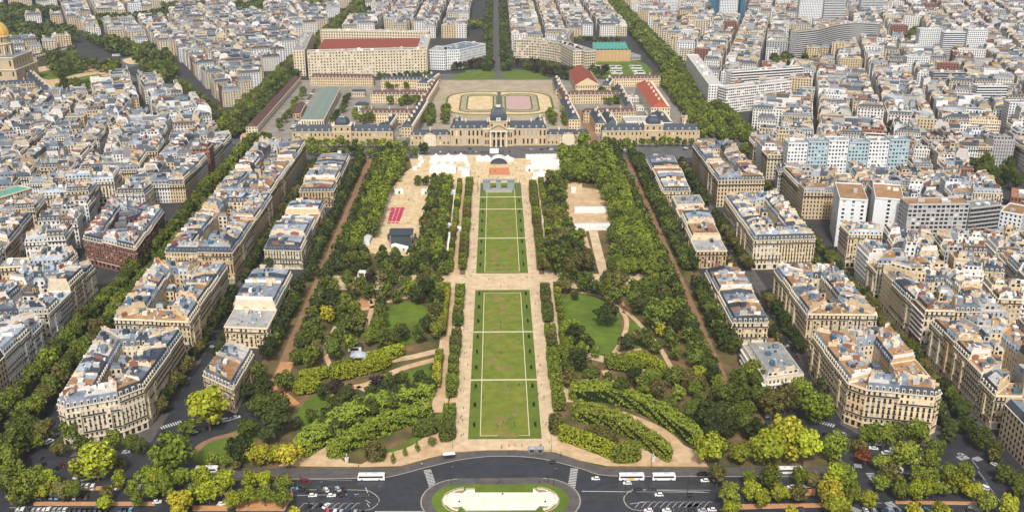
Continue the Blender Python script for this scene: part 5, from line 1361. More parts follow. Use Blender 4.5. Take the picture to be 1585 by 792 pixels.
for sgn, nm in ((-1, 'left'), (1, 'right')):
    f = [(-41, 1054), (-41, 1098)] if sgn < 0 else [(50, 1054), (50, 1098)]
    bar('academy_rear_wing', 'slate roofed rear wing behind the %s end of the domed academy' % nm, 'building', f, 11, 14, 3, 'stone_gold', 'gable', 'slate_blue', 5.5, 3.6)
    f = [(-38, 1108), (-9, 1112)] if sgn < 0 else [(9, 1112), (38, 1108)]
    bar('court_colonnade', 'low pale colonnade closing the court behind the academy, %s half' % nm, 'building', f, 5, 5, 1, 'stone_pale', 'flat', 'zinc_light', bay=3.0, wfrac=0.6, hfrac=0.75)
for k, (x, y, w, dp, H, wl, tp) in enumerate(((962, 158, 30, 14, 5, 'render_white', 'flat_white'), (985, 172, 26, 12, 4, 'render_white', 'zinc_light'), (1000, 183, 22, 14, 5, 'stone_pale', 'flat_white'), (994, 146, 20, 16, 6, 'render_grey', 'zinc_light'), (1056, 192, 14, 14, 6, 'stone_cream', 'flat_brown'), (500, 158, 16, 12, 5, 'render_white', 'zinc_light'), (545, 150, 20, 12, 6, 'stone_pale', 'slate'), (462, 196, 18, 12, 4, 'render_white', 'flat_white'))):
    bpx('site_cabin', ('long white cabin row in the right building yard, rear', 'white cabins in the middle of the right building yard', 'pale cabins at the front of the right building yard', 'grey shed behind the right building yard', 'small brown roofed lodge by the right avenue', 'white shed beside the green hall', 'slate roofed lodge in the left court', 'white shed left of the green hall front')[k], (x, y), (x + w, y), dp, H, 1, wl, 'flat' if tp.startswith(('flat', 'zinc')) else 'gable', tp, rise=2.5, dorm=False, chim=False)
# --- ranges round the barrack courts (pixel of the front's foot, left to right)
bpx('barracks_range', 'brown roofed range crossing the left barracks courts, nearest of three', (556, 190), (650, 190), 13, 11, 3, 'stone_cream')
bpx('barracks_range', 'brown roofed range crossing the left barracks courts, middle of three', (574, 160), (664, 160), 13, 11, 3, 'stone_cream')
bpx('barracks_range', 'slate roofed range crossing the left barracks courts, farthest of three', (590, 138), (672, 138), 14, 12, 3, 'stone_cream', top='slate')
bpx('barracks_range', 'slate range running back from the academy, left of the tree court', (640, 213), (664, 172), 13, 11, 3, 'stone_cream', top='slate_blue')
bpx('barracks_range', 'narrow slate range running back beside the left court road', (604, 212), (616, 194), 10, 10, 2, 'stone_cream', top='slate')
bpx('barracks_range', 'brown range beside the riding ground, left', (662, 168), (680, 138), 10, 9, 2, 'stone_cream')
bpx('barracks_range', 'far dark roofed range behind the left courts before the ministry', (480, 133), (578, 134), 15, 11, 3, 'stone_cream', top='tile_brown')
bpx('barracks_range', 'slate gabled hall at the end of the left courts', (664, 142), (682, 128), 16, 11, 2, 'stone_pale', top='slate_blue')
bpx('barracks_range', 'brown roofed range crossing the right barracks courts, nearest', (903, 190), (984, 188), 13, 11, 3, 'stone_cream')
bpx('barracks_range', 'brown roofed range crossing the right barracks courts, middle', (880, 161), (962, 160), 13, 11, 3, 'stone_cream')
bpx('barracks_range', 'brown roofed range crossing the right barracks courts, farthest', (944, 135), (1022, 134), 13, 11, 3, 'stone_cream')
bpx('barracks_range', 'slate range running back from the academy, right of the tree court', (898, 200), (882, 168), 13, 11, 3, 'stone_cream', top='slate_blue')
bpx('barracks_range', 'brown range beside the riding ground, right', (884, 166), (870, 142), 10, 9, 2, 'stone_cream')
bpx('barracks_range', 'slate range closing the tree court on the right barracks side', (980, 180), (962, 146), 10, 11, 3, 'stone_cream', top='slate_blue')
bpx('barracks_range', 'slate range running back from the right barracks wing', (938, 206), (926, 186), 12, 11, 2, 'stone_cream', top='slate')
bpx('barracks_range', 'double slate roofed range behind the right barracks wing', (956, 205), (944, 186), 12, 10, 2, 'stone_cream', top='slate')
bpx('barracks_hall', 'flat white roofed hall behind the right barracks gate', (968, 200), (1024, 199), 26, 8, 2, 'render_white', 'flat', 'flat_white')
bpx('barracks_hall', 'grey roofed hall at the right end of the barracks', (1040, 203), (1024, 180), 18, 10, 2, 'render_white', top='slate')
bpx('red_roof_building', 'tall cream building with bright red tiled roof by the right avenue', (1036, 189), (1010, 150), 22, 17, 4, 'stone_pale', top='tile_red', rise=6)
bpx('gabled_hall', 'hall with steep dark red gable roof beside the riding ground', (927, 144), (913, 122), 31, 11, 2, 'stone_cream', top='roof_red', rise=9, dorm=False, chim=False, hip=False)
bpx('barracks_range', 'small slate range right of the dark red hall', (944, 144), (952, 132), 12, 9, 2, 'stone_cream', top='slate')
bpx('barracks_range', 'small slate range left of the dark red hall', (872, 150), (866, 132), 10, 9, 2, 'stone_cream', top='slate')
for k, (x, y) in enumerate(((548, 172), (585, 205), (520, 210), (958, 178), (1000, 165), (985, 150))):
    bpx('yard_shed', ('small blue roofed shed in the middle of the left court', 'slate shed right of the left gate pavilion', 'low pale shed behind the left gate pavilion', 'pale shed in the right building yard', 'white shed in the right building yard by the red roof', 'grey shed far back in the right building yard')[k],
        (x, y), (x + 22, y), 14, 6, 1, 'render_white', top=('slate_blue', 'slate', 'zinc_light', 'flat_white', 'flat_white', 'zinc_mid')[k], rise=4 if k < 2 else 2, dorm=False, chim=False)
# long shed with dark red roof and the green ribbed hangars
bpx('long_shed', 'very long low shed with dull red roof along the left avenue', (399, 206), (466, 128), 13, 7, 2, 'stone_pale', top='tile_brown', rise=4, dorm=False, chim=False)
for k, (a, b_, w) in enumerate((((486, 197), (516, 147), 14), ((502, 197), (527, 147), 14))):
    h = bpx('riding_hall', '%s of the two pale green ribbed riding halls' % ('left', 'right')[k], a, b_, w, 9, 1, 'stone_pale', top='hall_green', rise=3.0, dorm=False, chim=False)
bpx('stable', 'low tan stable with red roof beside the green riding halls', (466, 182), (474, 166), 12, 5, 1, 'stone_warm', top='tile_brown', rise=2.5, dorm=False, chim=False)
# --- ministries beyond the parade ground
bpx('ministry_building', 'large beige ministry with rows of small windows and red courtyard roof', [(478, 121), (600, 117.5), (660, 116)], None, 18, 36, 9, 'stone_pale', 'flat', 'flat_grey', bay=4.2, hi=True, wfrac=0.45, hfrac=0.5)
q = pp([(480, 119), (660, 114), (620, 100), (500, 96)], 0)
bpx('ministry_court_roof', 'rust red roof slab inside the beige ministry', [(491, 113), (655, 111)], None, 118, 31, 6, 'roof_red', 'gable', 'roof_red', rise=1.5, cat='building', dorm=False, chim=False)
bpx('ministry_wing', 'rear wing of the beige ministry behind the red roof', [(498, 84), (664, 87)], None, 16, 37, 9, 'stone_pale', 'flat', 'flat_grey', bay=4.2)
bpx('ministry_wing', 'right wing of the beige ministry beside the white office', [(662, 115), (668, 90)], None, 14, 36, 9, 'stone_pale', 'flat', 'flat_white', bay=4.2)
bpx('ministry_wing', 'beige ministry side wing with glazed stair end', [(474, 118), (487, 84)], None, 16, 36, 9, 'stone_pale', 'flat', 'flat_grey', bay=4.2)
bpx('office_building', 'white gridded office block with grey roof right of the ministry', [(690, 108), (712, 107), (736, 101), (752, 97)], None, 40, 28, 7, 'concrete_white', 'flat', 'zinc_mid', bay=3.2, hi=True, wfrac=0.5)
bpx('office_building', 'white ribbed office block joining the ministry at its right', [(664, 108), (690, 109)], None, 40, 28, 7, 'concrete_white', 'flat', 'flat_grey', bay=3.2, wfrac=0.5)
# --- the Y-shaped curved headquarters and its pleated hall
arc = smooth([(795, 90), (830, 91), (868, 97), (905, 110)], 5)
bpx('curved_office', 'curved white office block with dense window grid beyond the riding ground', arc, None, 18, 28, 7, 'stone_pale', 'flat', 'flat_grey', bay=3.4, hi=True, wfrac=0.62, hfrac=0.55)
arc = smooth([(905, 108), (885, 96), (880, 84), (888, 72)], 4)
bpx('curved_office', 'rear curving wing of the white headquarters office', arc, None, 18, 28, 7, 'stone_pale', 'flat', 'flat_grey', bay=3.4, wfrac=0.6)
hr = thing('pleated_hall', 'concrete conference hall with pleated copper-green roof', 'building', (*inv(950, 95), 0)); ox, oy = hr.location.x, hr.location.y
a = inv(922, 95.5); b_ = inv(976, 95.5); hb = MB(); hb2 = MB(); nfold = 10; D = 62
for k in range(nfold):
    x0 = a[0] + (b_[0] - a[0]) * k / nfold - ox; x1 = a[0] + (b_[0] - a[0]) * (k + 1) / nfold - ox; xm = (x0 + x1) / 2; y = a[1] - oy
    for u, v, s in ((x0, xm, 0), (xm, x1, 1)):
        y0 = y if s == 0 else y - 2.5; y1 = y - 2.5 if s == 0 else y
        hb.faces([(u, y0, 0), (v, y1, 0), (v, y1, 18), (u, y0, 18)], MI['stone_warm'])
        z0 = 18 if s == 0 else 20; z1 = 20 if s == 0 else 18
        hb2.faces([(u, y0, z0), (v, y1, z1), (v, y + D * 0.5, z1 - 4), (u, y + D * 0.5, z0 - 4)], MI['copper_green'])
        hb2.faces([(u, y + D * 0.5, z0 - 4), (v, y + D * 0.5, z1 - 4), (v, y + D, z1 + 1), (u, y + D, z0 + 1)], MI['copper_green'])
for x, e in ((a[0] - ox, -1), (b_[0] - ox, 1)):
    t = [(x, a[1] - oy, 0), (x, a[1] + D - oy, 0), (x, a[1] + D - oy, 18), (x, a[1] + D / 2 - oy, 14), (x, a[1] - oy, 18)]
    hb.faces(t if e > 0 else t[::-1], MI['concrete_white'])
hb.faces([(b_[0] - ox, a[1] + D - oy, 0), (a[0] - ox, a[1] + D - oy, 0), (a[0] - ox, a[1] + D - oy, 19), (b_[0] - ox, a[1] + D - oy, 19)], MI['concrete_white'])
cbuild(hb, 'wall', hr); cbuild(hb2, 'roof', hr); reserve(pp([(905, 98), (1010, 98), (1010, 60), (905, 60)]))
bpx('garden_pavilion', 'low grey pavilion beside the pleated hall', (976, 94), (992, 93), 30, 6, 1, 'render_grey', 'flat', 'flat_grey')
for k, (x, y) in enumerate(((923, 107), (954, 107), (985, 107), (955, 115), (990, 115))):
    bpx('sunken_patio', 'dark sunken patio in the headquarters lawn, %s' % ('left one behind', 'middle one behind', 'right one behind', 'middle one in front', 'right one in front')[k], (x - 9, y), (x + 9, y), 20, 1.2, 1, 'render_white', 'flat', 'slate', cat='patio', trim=False)
reserve(rect(-300, 285, 1400, 1500)); reserve(pp([(690, 130), (690, 92), (1010, 60), (1040, 130)]))
reserve(pp([(465, 130), (470, 60), (760, 60), (760, 130)]))

# --- the gilded dome church on the left
dx, dy = inv(8, 128)
r = thing('dome_church', 'gilded domed church with drum and two-storey golden stone base', 'church', (dx, dy, 0))
P = newparts()
for s0, s1, z0, z1, fl in ((30, 30, 0, 24, 2), (27, 27, 24, 40, 1)):
    q = [(-s0, -s1), (s0, -s1), (s0, s1), (-s0, s1)]
    for i in range(4): facade(P, q[i], q[(i + 1) % 4], z0, z1, fl, 'stone_gold', True, 8.0, 0.25, 0.5)
    for i in range(4): strip_box(P, 'wall', q[i], q[(i + 1) % 4], z1 - 0.5, z1 + 0.9, 1.0, 0.2, MI['stone_trim'])
    P['roof'].faces([(x, y, z1 + 0.5) for x, y in q], MI['zinc_mid'])
nd = 20
for z0, z1, rr in ((40, 56, 15.5), (56, 66, 14.0)):
    ring = [(rr * math.cos(2 * math.pi * k / nd), rr * math.sin(2 * math.pi * k / nd)) for k in range(nd)]
    for k in range(nd): facade(P, ring[k], ring[(k + 1) % nd], z0, z1, 1, 'stone_gold', True, 4.4, 0.4, 0.6)
    P['roof'].prism([(x * 1.06, y * 1.06) for x, y in ring], z1 - 0.6, z1 + 0.5, MI['stone_trim'], MI['stone_trim'])
r.scale = (1.12, 1.12, 0.97)
part_objs(P, r)
d_ = MB(); dome_faces(d_, 0, 0, 66.5, 13.8, 20, 24, 9, 0); d_.build('dome', 'gold', r)
for k in range(12):
    t = 2 * math.pi * k / 12; rb = MB()
    pts = [(13.95 * math.cos(j * math.pi / 16) * math.cos(t), 13.95 * math.cos(j * math.pi / 16) * math.sin(t), 66.5 + 20.1 * math.sin(j * math.pi / 16)) for j in range(8)]
    for p, q in zip(pts[:-1], pts[1:]): rb.tube(p, q, 0.45, 0.4, 5)
    rb.build('dome_rib', 'stone_warm', r)
d_ = MB(); d_.cyl(0, 0, 86, 94, 3.2, 2.8, 12); d_.cyl(0, 0, 94, 106, 2.6, 0.1, 12); d_.build('lantern', 'gold', r)
cs = MB()
for k in range(12):
    t = 2 * math.pi * (k + 0.5) / 12; cs.cyl(16.6 * math.cos(t), 16.6 * math.sin(t), 40.5, 54, 0.8, 0.7, 8)
cs.build('column', 'stone_trim', r)['kind'] = 'stuff'
reserve([(dx - 60, dy - 40), (dx + 45, dy - 40), (dx + 45, dy + 60), (dx - 60, dy + 60)])
for k, y in enumerate((164, 150, 137)):
    bpx('church_court_range', 'slate roofed court range below the golden dome, %s row' % ('front', 'middle', 'rear')[k], (-60, y + 1), (62 - k * 4, y - 6 - k), 13, 12, 3, 'stone_gold', top='slate_blue', rise=5)
bpx('church_court_range', 'slate roofed range closing the dome church courts at the right', (84, 152), (52, 122), 13, 11, 3, 'stone_gold', top='slate_blue', rise=5)
bpx('long_gallery', 'low long slate gallery behind the church garden', (58, 98), (118, 82), 12, 9, 2, 'stone_gold', top='slate_blue', rise=4)
reserve(pp([(-200, 170), (90, 160), (150, 146), (185, 128), (230, 112), (240, 80), (130, 75), (60, 90), (-200, 90)]))
reserve(pp([(-80, 78), (130, 72), (112, 44), (-80, 40)])); reserve(pp([(-60, 40), (95, 36), (95, 18), (-60, 12)]))
reserve(pp([(345, 215), (365, 178), (420, 178), (415, 235), (380, 235)])); reserve(pp([(255, 128), (275, 118), (368, 186), (345, 196)])); reserve(pp([(1490, 258), (1565, 268), (1585, 310), (1515, 296)]))
reserve(pp([(1185, 96), (1260, 95), (1266, 114), (1196, 116)]))

# --- particular city buildings
block(pp([(135, 408), (216, 428), (258, 365), (178, 345)]), 'red brick corner block left of the boulevard', 6, 13, 18, 'brick', 0, 0, 0.0); reserve(pp([(120, 418), (222, 440), (268, 358), (170, 336)]))
bpx('office_building', 'cream office block with bright copper-green flat roof at the left edge', (-40, 362), (56, 330), 16, 22, 6, 'stone_pale', 'flat', 'copper_green', bay=3, hi=True)
bpx('apartment_slab', 'white slab with blank gable end behind the second right block', (1291, 381), (1334, 384), 44, 38, 12, 'concrete_white', 'flat', 'flat_brown', bay=6, hi=True, wfrac=0.3, cat='apartment building')
bpx('apartment_slab', 'second white slab with blank gable, right of the first', (1344, 386), (1388, 390), 40, 41, 13, 'concrete_white', 'flat', 'flat_brown', bay=14, wfrac=0.1, cat='apartment building')
bpx('apartment_slab', 'wide grey slab with gridded loggia front beside the white slabs', (1394, 405), (1486, 404), 16, 44, 14, 'render_grey', 'flat', 'flat_brown', bay=3.4, hi=True, wfrac=0.72, hfrac=0.6, cat='apartment building')
bpx('apartment_slab', 'bluish grey slab end right of the gridded slab', (1490, 398), (1536, 392), 15, 38, 12, 'render_grey', 'flat', 'flat_grey', bay=3.2, band=True, cat='apartment building')
bpx('apartment_slab', 'grey slab with roof terrace at the right edge behind the pink house', (1538, 385), (1572, 392), 26, 30, 10, 'concrete_white', 'flat', 'flat_brown', bay=3.2, cat='apartment building')
for k in range(6):
    x0 = 1214 + k * 31
    bpx('teal_slab', 'white and teal striped slab section, %s from the left' % nth(k), (x0, 288 - k * 0.4), (x0 + 30, 288 - k * 0.4), 15, 40 + (k % 3), 12, 'panel_teal' if k % 2 else 'concrete_white', 'flat', 'flat_grey', bay=3.1, hi=True, wfrac=0.55, hfrac=0.5, group='sections of the long teal slab', cat='apartment building')
bpx('white_terraces', 'long white balconied block facing the right avenue', (1115, 170), (1078, 118), 16, 30, 9, 'render_white', 'flat', 'flat_white', bay=3.0, hi=True, wfrac=0.5, band=False, cat='apartment building')
bpx('white_terraces', 'white balconied block with wide banded front by the right avenue', (1122, 176), (1222, 164), 16, 30, 9, 'render_white', 'flat', 'flat_white', bay=3.0, hi=True, wfrac=0.8, cat='apartment building')
bpx('white_terraces', 'third white banded block behind the other two by the right avenue', (1130, 148), (1240, 140), 15, 30, 9, 'render_white', 'flat', 'flat_grey', bay=3.0, band=True, cat='apartment building')
bpx('curved_slab', 'grey banded slab curving across the upper right city', smooth([(1230, 92), (1262, 88), (1290, 80), (1320, 76), (1356, 78)], 4), None, 15, 42, 13, 'render_grey', 'flat', 'flat_brown', bay=3.0, band=True, hfrac=0.45, cat='apartment building')
for k, (x0, x1, y, H, lab) in enumerate(((1418, 1452, 92, 46, 'white slab, left of the upper right trio'), (1455, 1488, 98, 46, 'stepped white slab, middle of the upper right trio'), (1492, 1522, 90, 44, 'white slab, right of the upper right trio'), (1234, 1270, 45, 52, 'white high slab near the top, left'), (1272, 1305, 44, 56, 'white high slab near the top, right'),
        (1506, 1552, 178, 34, 'broad white slab with banded windows at the right edge'), (1400, 1432, 122, 30, 'white slab with dark stripes in the upper right'), (1440, 1490, 146, 28, 'brown banded slab in the upper right'), (1112, 1140, 38, 62, 'square white tower before the blue glass towers'), (1020, 1048, 22, 40, 'pale slab beside the top of the right avenue'),
        (1330, 1365, 30, 40, 'pink and white slab below the top edge'), (1556, 1592, 200, 30, 'white slab at the right edge below the broad white slab'), (985, 1010, 12, 45, 'pale slab left of the avenue at the top'))):
    bpx('high_slab', lab, (x0, y), (x1, y), 14, H, int(H / 3), 'concrete_white' if k not in (7,) else 'render_grey', 'flat', 'flat_grey', bay=3.2, band=(k % 3 == 1 or k in (5, 7)), wfrac=0.5, cat='tower block')
for k, (x0, x1, y) in enumerate(((1098, 1120, 36), (1122, 1142, 30), (1144, 1152, 34))):
    bpx('glass_tower', 'blue glass tower at the top of the picture, %s of three' % ('left', 'middle', 'right')[k], (x0, y), (x1, y), 26, 98, 28, 'glass_blue', 'flat', 'flat_grey', bay=3.0, band=True, hfrac=0.55, glass='glass_blue', cat='tower')
bpx('school_building', 'orange brick school with flat roofs at the right edge', (1560, 330), (1600, 335), 30, 14, 4, 'brick_red', 'flat', 'flat_brown', bay=3)
# ------------------------------------------------------------------ the ordinary city blocks
RES = 2.0; GX0, GY0 = -1500.0, 300.0; OCC = np.zeros((1500, 1420), bool)     # occupied ground, 2 m cells
def mark(poly, grow=0.0):
    P_ = np.array(poly, float); lo = P_.min(0) - grow - RES; hi_ = P_.max(0) + grow + RES
    i0, j0 = max(0, int((lo[0] - GX0) / RES)), max(0, int((lo[1] - GY0) / RES)); i1, j1 = min(OCC.shape[0], int((hi_[0] - GX0) / RES) + 1), min(OCC.shape[1], int((hi_[1] - GY0) / RES) + 1)
    if i1 <= i0 or j1 <= j0: return
    X, Y = np.meshgrid(GX0 + (np.arange(i0, i1) + 0.5) * RES, GY0 + (np.arange(j0, j1) + 0.5) * RES, indexing='ij')
    ins = np.zeros(X.shape, bool); n = len(poly); j = n - 1; near = np.zeros(X.shape, bool)
    for i in range(n):
        xi, yi = poly[i]; xj, yj = poly[j]
        if yi != yj: ins ^= ((yi > Y) != (yj > Y)) & (X < (xj - xi) * (Y - yi) / (yj - yi) + xi)
        if grow:
            dx, dy = xj - xi, yj - yi; L2 = max(dx * dx + dy * dy, 1e-6); t = np.clip(((X - xi) * dx + (Y - yi) * dy) / L2, 0, 1)
            near |= (X - xi - t * dx) ** 2 + (Y - yi - t * dy) ** 2 < grow * grow
        j = i
    OCC[i0:i1, j0:j1] |= ins | near
for R in RESERVED: mark(R, 3.0)
for t in TREES:
    if t[2] > 1000 and t[0] == 'street_tree': mark([(t[1] - 3, t[2] - 3), (t[1] + 3, t[2] - 3), (t[1] + 3, t[2] + 3), (t[1] - 3, t[2] + 3)])
def conflict(poly):
    a, b, c, d = [np.array(p) for p in poly]
    n = 9; u, v = np.meshgrid(np.linspace(0, 1, n), np.linspace(0, 1, n)); u = u.ravel()[:, None]; v = v.ravel()[:, None]
    p = (a * (1 - u) + b * u) * (1 - v) + (d * (1 - u) + c * u) * v
    i = ((p[:, 0] - GX0) / RES).astype(int); j = ((p[:, 1] - GY0) / RES).astype(int)
    ok = (i >= 0) & (i < OCC.shape[0]) & (j >= 0) & (j < OCC.shape[1])
    return bool(OCC[i[ok], j[ok]].any())
def inview(poly):
    for x, y in poly:
        if y < 200: continue
        u, v = prj(x, y, 12)
        if -90 < u < 1675 and -30 < v < 880: return True
    return False
def place(poly, name, lvl=0, **k):
    if not inview(poly): return
    if conflict(poly):
        if lvl >= 4: return
        a, b, c, d = poly
        m = lambda p, q: ((p[0] + q[0]) / 2, (p[1] + q[1]) / 2)
        w1 = math.hypot(b[0] - a[0], b[1] - a[1]); w2 = math.hypot(d[0] - a[0], d[1] - a[1])
        if w1 > w2: h = ([a, m(a, b), m(d, c), d], [m(a, b), b, c, m(d, c)])
        else: h = ([a, b, m(b, c), m(a, d)], [m(a, d), m(b, c), c, d])
        if max(w1, w2) < 36: return
        for q, s in zip(h, ('a', 'b')): place(q, name, lvl + 1, **k)
        return
    block(poly, name, **k); mark(poly, 2.5)
def district(ox, oy, ang, nx, ny, bw, bl, street, pred, phrase, **k):
    c, s = math.cos(math.radians(ang)), math.sin(math.radians(ang))
    T = lambda x, y: (ox + c * x - s * y, oy + s * x + c * y)
    xs = 0.0
    for i in range(nx):
        w = bw * rnd.uniform(0.8, 1.25)
        y = rnd.uniform(-bl * 0.5, 0)
        for j in range(ny):
            l = bl * rnd.uniform(0.75, 1.3)
            sh = rnd.uniform(-4, 4)
            q = ccw([T(xs, y), T(xs + w, y + sh), T(xs + w, y + l + sh), T(xs, y + l)])
            # start with the corner nearest the camera
            i0 = min(range(4), key=lambda t: q[t][1] + 0.4 * abs(q[t][0])); q = q[i0:] + q[:i0]
            if pred(sum(p[0] for p in q) / 4, sum(p[1] for p in q) / 4):
                place(q, '%s block, %s column %s' % (nth(j), nth(i), phrase), **k)
            y += l + street * rnd.uniform(0.8, 1.3)
        xs += w + street * rnd.uniform(0.8, 1.4)
y = 372.0; k = 0
while y < 1040:
    l = rnd.uniform(62, 98); place([(-322, y - 4), (-275.5, y), (-275.5, min(y + l, 1046)), (-322, min(y + l, 1046) - 4)], '%s block along the left boulevard' % nth(k), floors=6, lot_len=17, walls='mixed', modern=0.06, brown=0.05, depth=14); y += l + 10; k += 1
y = 360.0; k = 0
while y < 990:
    l = rnd.uniform(62, 95); place([(250, y), (298, y - 3), (298, min(y + l, 1000) - 3), (250, min(y + l, 1000))], '%s block along the right avenue' % nth(k), floors=7, lot_len=18, walls='stone', modern=0.25, brown=0.4, depth=14); y += l + 10; k += 1
# column frames run outwards from the avenues; negative widths are avoided by mirroring
def mirror_district(x0, y0, ang, nx, ny, bw, bl, street, pred, phrase, **k):
    c, s = math.cos(math.radians(ang)), math.sin(math.radians(ang))
    district(x0 - c * nx * (bw * 1.02 + street * 1.1), y0 - s * nx * (bw * 1.02 + street * 1.1), ang, nx, ny, bw, bl, street, pred, phrase, **k)
mirror_district(-300, 420, 9, 9, 13, 46, 62, 7, lambda x, y: x < -331 and y < 1200, 'left of the left boulevard', floors=6, lot_len=15, walls='mixed', modern=0.05, brown=0.05, depth=12)
mirror_district(-200, 1060, 24, 20, 22, 52, 78, 8, lambda x, y: x < -324 and y >= 1120 and y < 3000, 'beyond the church gardens', floors=6, lot_len=25, walls='mixed', modern=0.12, brown=0.05, depth=13)
district(-278, 1500, 0, 5, 18, 46, 80, 8, lambda x, y: -279 < x < -27 and y > 1490, 'beyond the ministry', floors=6, lot_len=26, walls='mixed', modern=0.15, brown=0.05, depth=13)
district(22, 1500, 0, 5, 18, 42, 80, 8, lambda x, y: 21 < x < 237 and y > 1490, 'beyond the curved offices', floors=6, lot_len=26, walls='mixed', modern=0.15, brown=0.06, depth=13)
district(306, 330, -7, 9, 13, 46, 66, 7, lambda x, y: x > 306 and y < 1000, 'right of the right avenue', floors=6, lot_len=16, walls='mixed', modern=0.35, brown=0.3, depth=12)
district(150, 1010, -16, 24, 28, 54, 80, 8, lambda x, y: x > 283 and 1003 <= y < 3000, 'beyond the right slabs', floors=6, lot_len=25, walls='mixed', modern=0.38, brown=0.15, depth=13)

# leftover gaps: smaller irregular blocks
def gaps():
    from itertools import product
    for w, l in ((52, 44), (40, 32), (28, 26), (19, 17)):
        step = 13 if w > 20 else 9
        for gy in np.arange(400, 2950 if w > 20 else 1700, step):
            half = 560 + (gy - 400) * 0.5
            for gx in np.arange(-half, half, step):
                if -276 < gx < 250 and gy < 1480: continue
                i, j = int((gx - GX0) / RES), int((gy - GY0) / RES)
                if not (0 <= i < OCC.shape[0] and 0 <= j < OCC.shape[1]) or OCC[i, j]: continue
                side = 'left' if gx < 0 else 'right'
                ang = math.radians((9 if gy < 1150 else 24) if gx < -276 else (-7 if gy < 1000 else -16) if gx > 250 else 0)
                c, s = math.cos(ang), math.sin(ang)
                q = [(gx + c * x - s * y, gy + s * x + c * y) for x, y in ((-w / 2, -l / 2), (w / 2, -l / 2), (w / 2, l / 2), (-w / 2, l / 2))]
                if not conflict(q) and inview(q) and w < 20:
                    f = rnd.choice((3, 4, 5, 5, 6)); add_lot(q, f, rnd.choice(WALLS['mixed']), rnd.choice(('mansard', 'mansard', 'flat')), rnd.choice(['slate', 'zinc_mid']), rnd.choice(['zinc_light', 'zinc_mid', 'flat_grey']), 'ssss', 'small lone house among the %s quarter' % side, 0.0); mark(q, 2.0)
                elif not conflict(q) and inview(q):
                    block(q, 'small block among the %s quarter' % side, floors=6 if gx < 0 else 7, lot_len=17 if gy < 1050 else 25, walls='mixed', modern=0.08 if gx < 0 else 0.35, brown=0.08 if gx < 0 else 0.25, depth=12); mark(q, 2.5)
gaps()

def build_lots():
    size = []
    for l in LOTS:
        u, v = prj(l['cx'], l['cy'], 15)
        ok = -10 < u < 1595 and -5 < v < 800
        size.append((1.0 / pscale(v)) * (1 if ok else 0) * math.sqrt(abs(l['quad'][1][0] - l['quad'][0][0]) + abs(l['quad'][1][1] - l['quad'][0][1])))
    ids = set(sorted(range(len(LOTS)), key=lambda i: -size[i])[:295])
    mass = newparts(); cnt = {}
    for i, l in enumerate(LOTS):
        hi = i in ids and size[i] > 0
        if hi:
            P = newparts()
            lot(P, l['quad'], l['floors'], l['wall'], l['roof'], l['slope'], l['top'], l['sides'], True, l['fh'], l['seed'], l['wing'])
            localise(P, l['cx'], l['cy'])
            k = cnt.get(l['where'], 0); cnt[l['where']] = k + 1
            r = thing('apartment_building', '%s house, %s' % (nth(k), l['where'].replace(' of the ', ', ', 1)) if len(l['where'].split()) > 12 else '%s %s house, %s' % (nth(k), WN[l['wall']], l['where']), 'apartment building', (l['cx'], l['cy'], 0), 0, l['where'].split(' of the ')[-1] + ' houses')
            part_objs(P, r)
        else:
            lot(mass, l['quad'], l['floors'], l['wall'], l['roof'], l['slope'], l['top'], l['sides'], False, l['fh'], l['seed'], l['wing'], far=l['cy'] > 1050 or size[i] == 0)
    allm = MB()
    for k in PARTS: allm.f += mass[k].f
    o = cbuild(allm, 'city_buildings')
    tag(o, 'the remaining houses of the city fading into the distance', 'buildings', kind='stuff')
    bpy.context.scene['lots'] = len(LOTS)
build_lots()
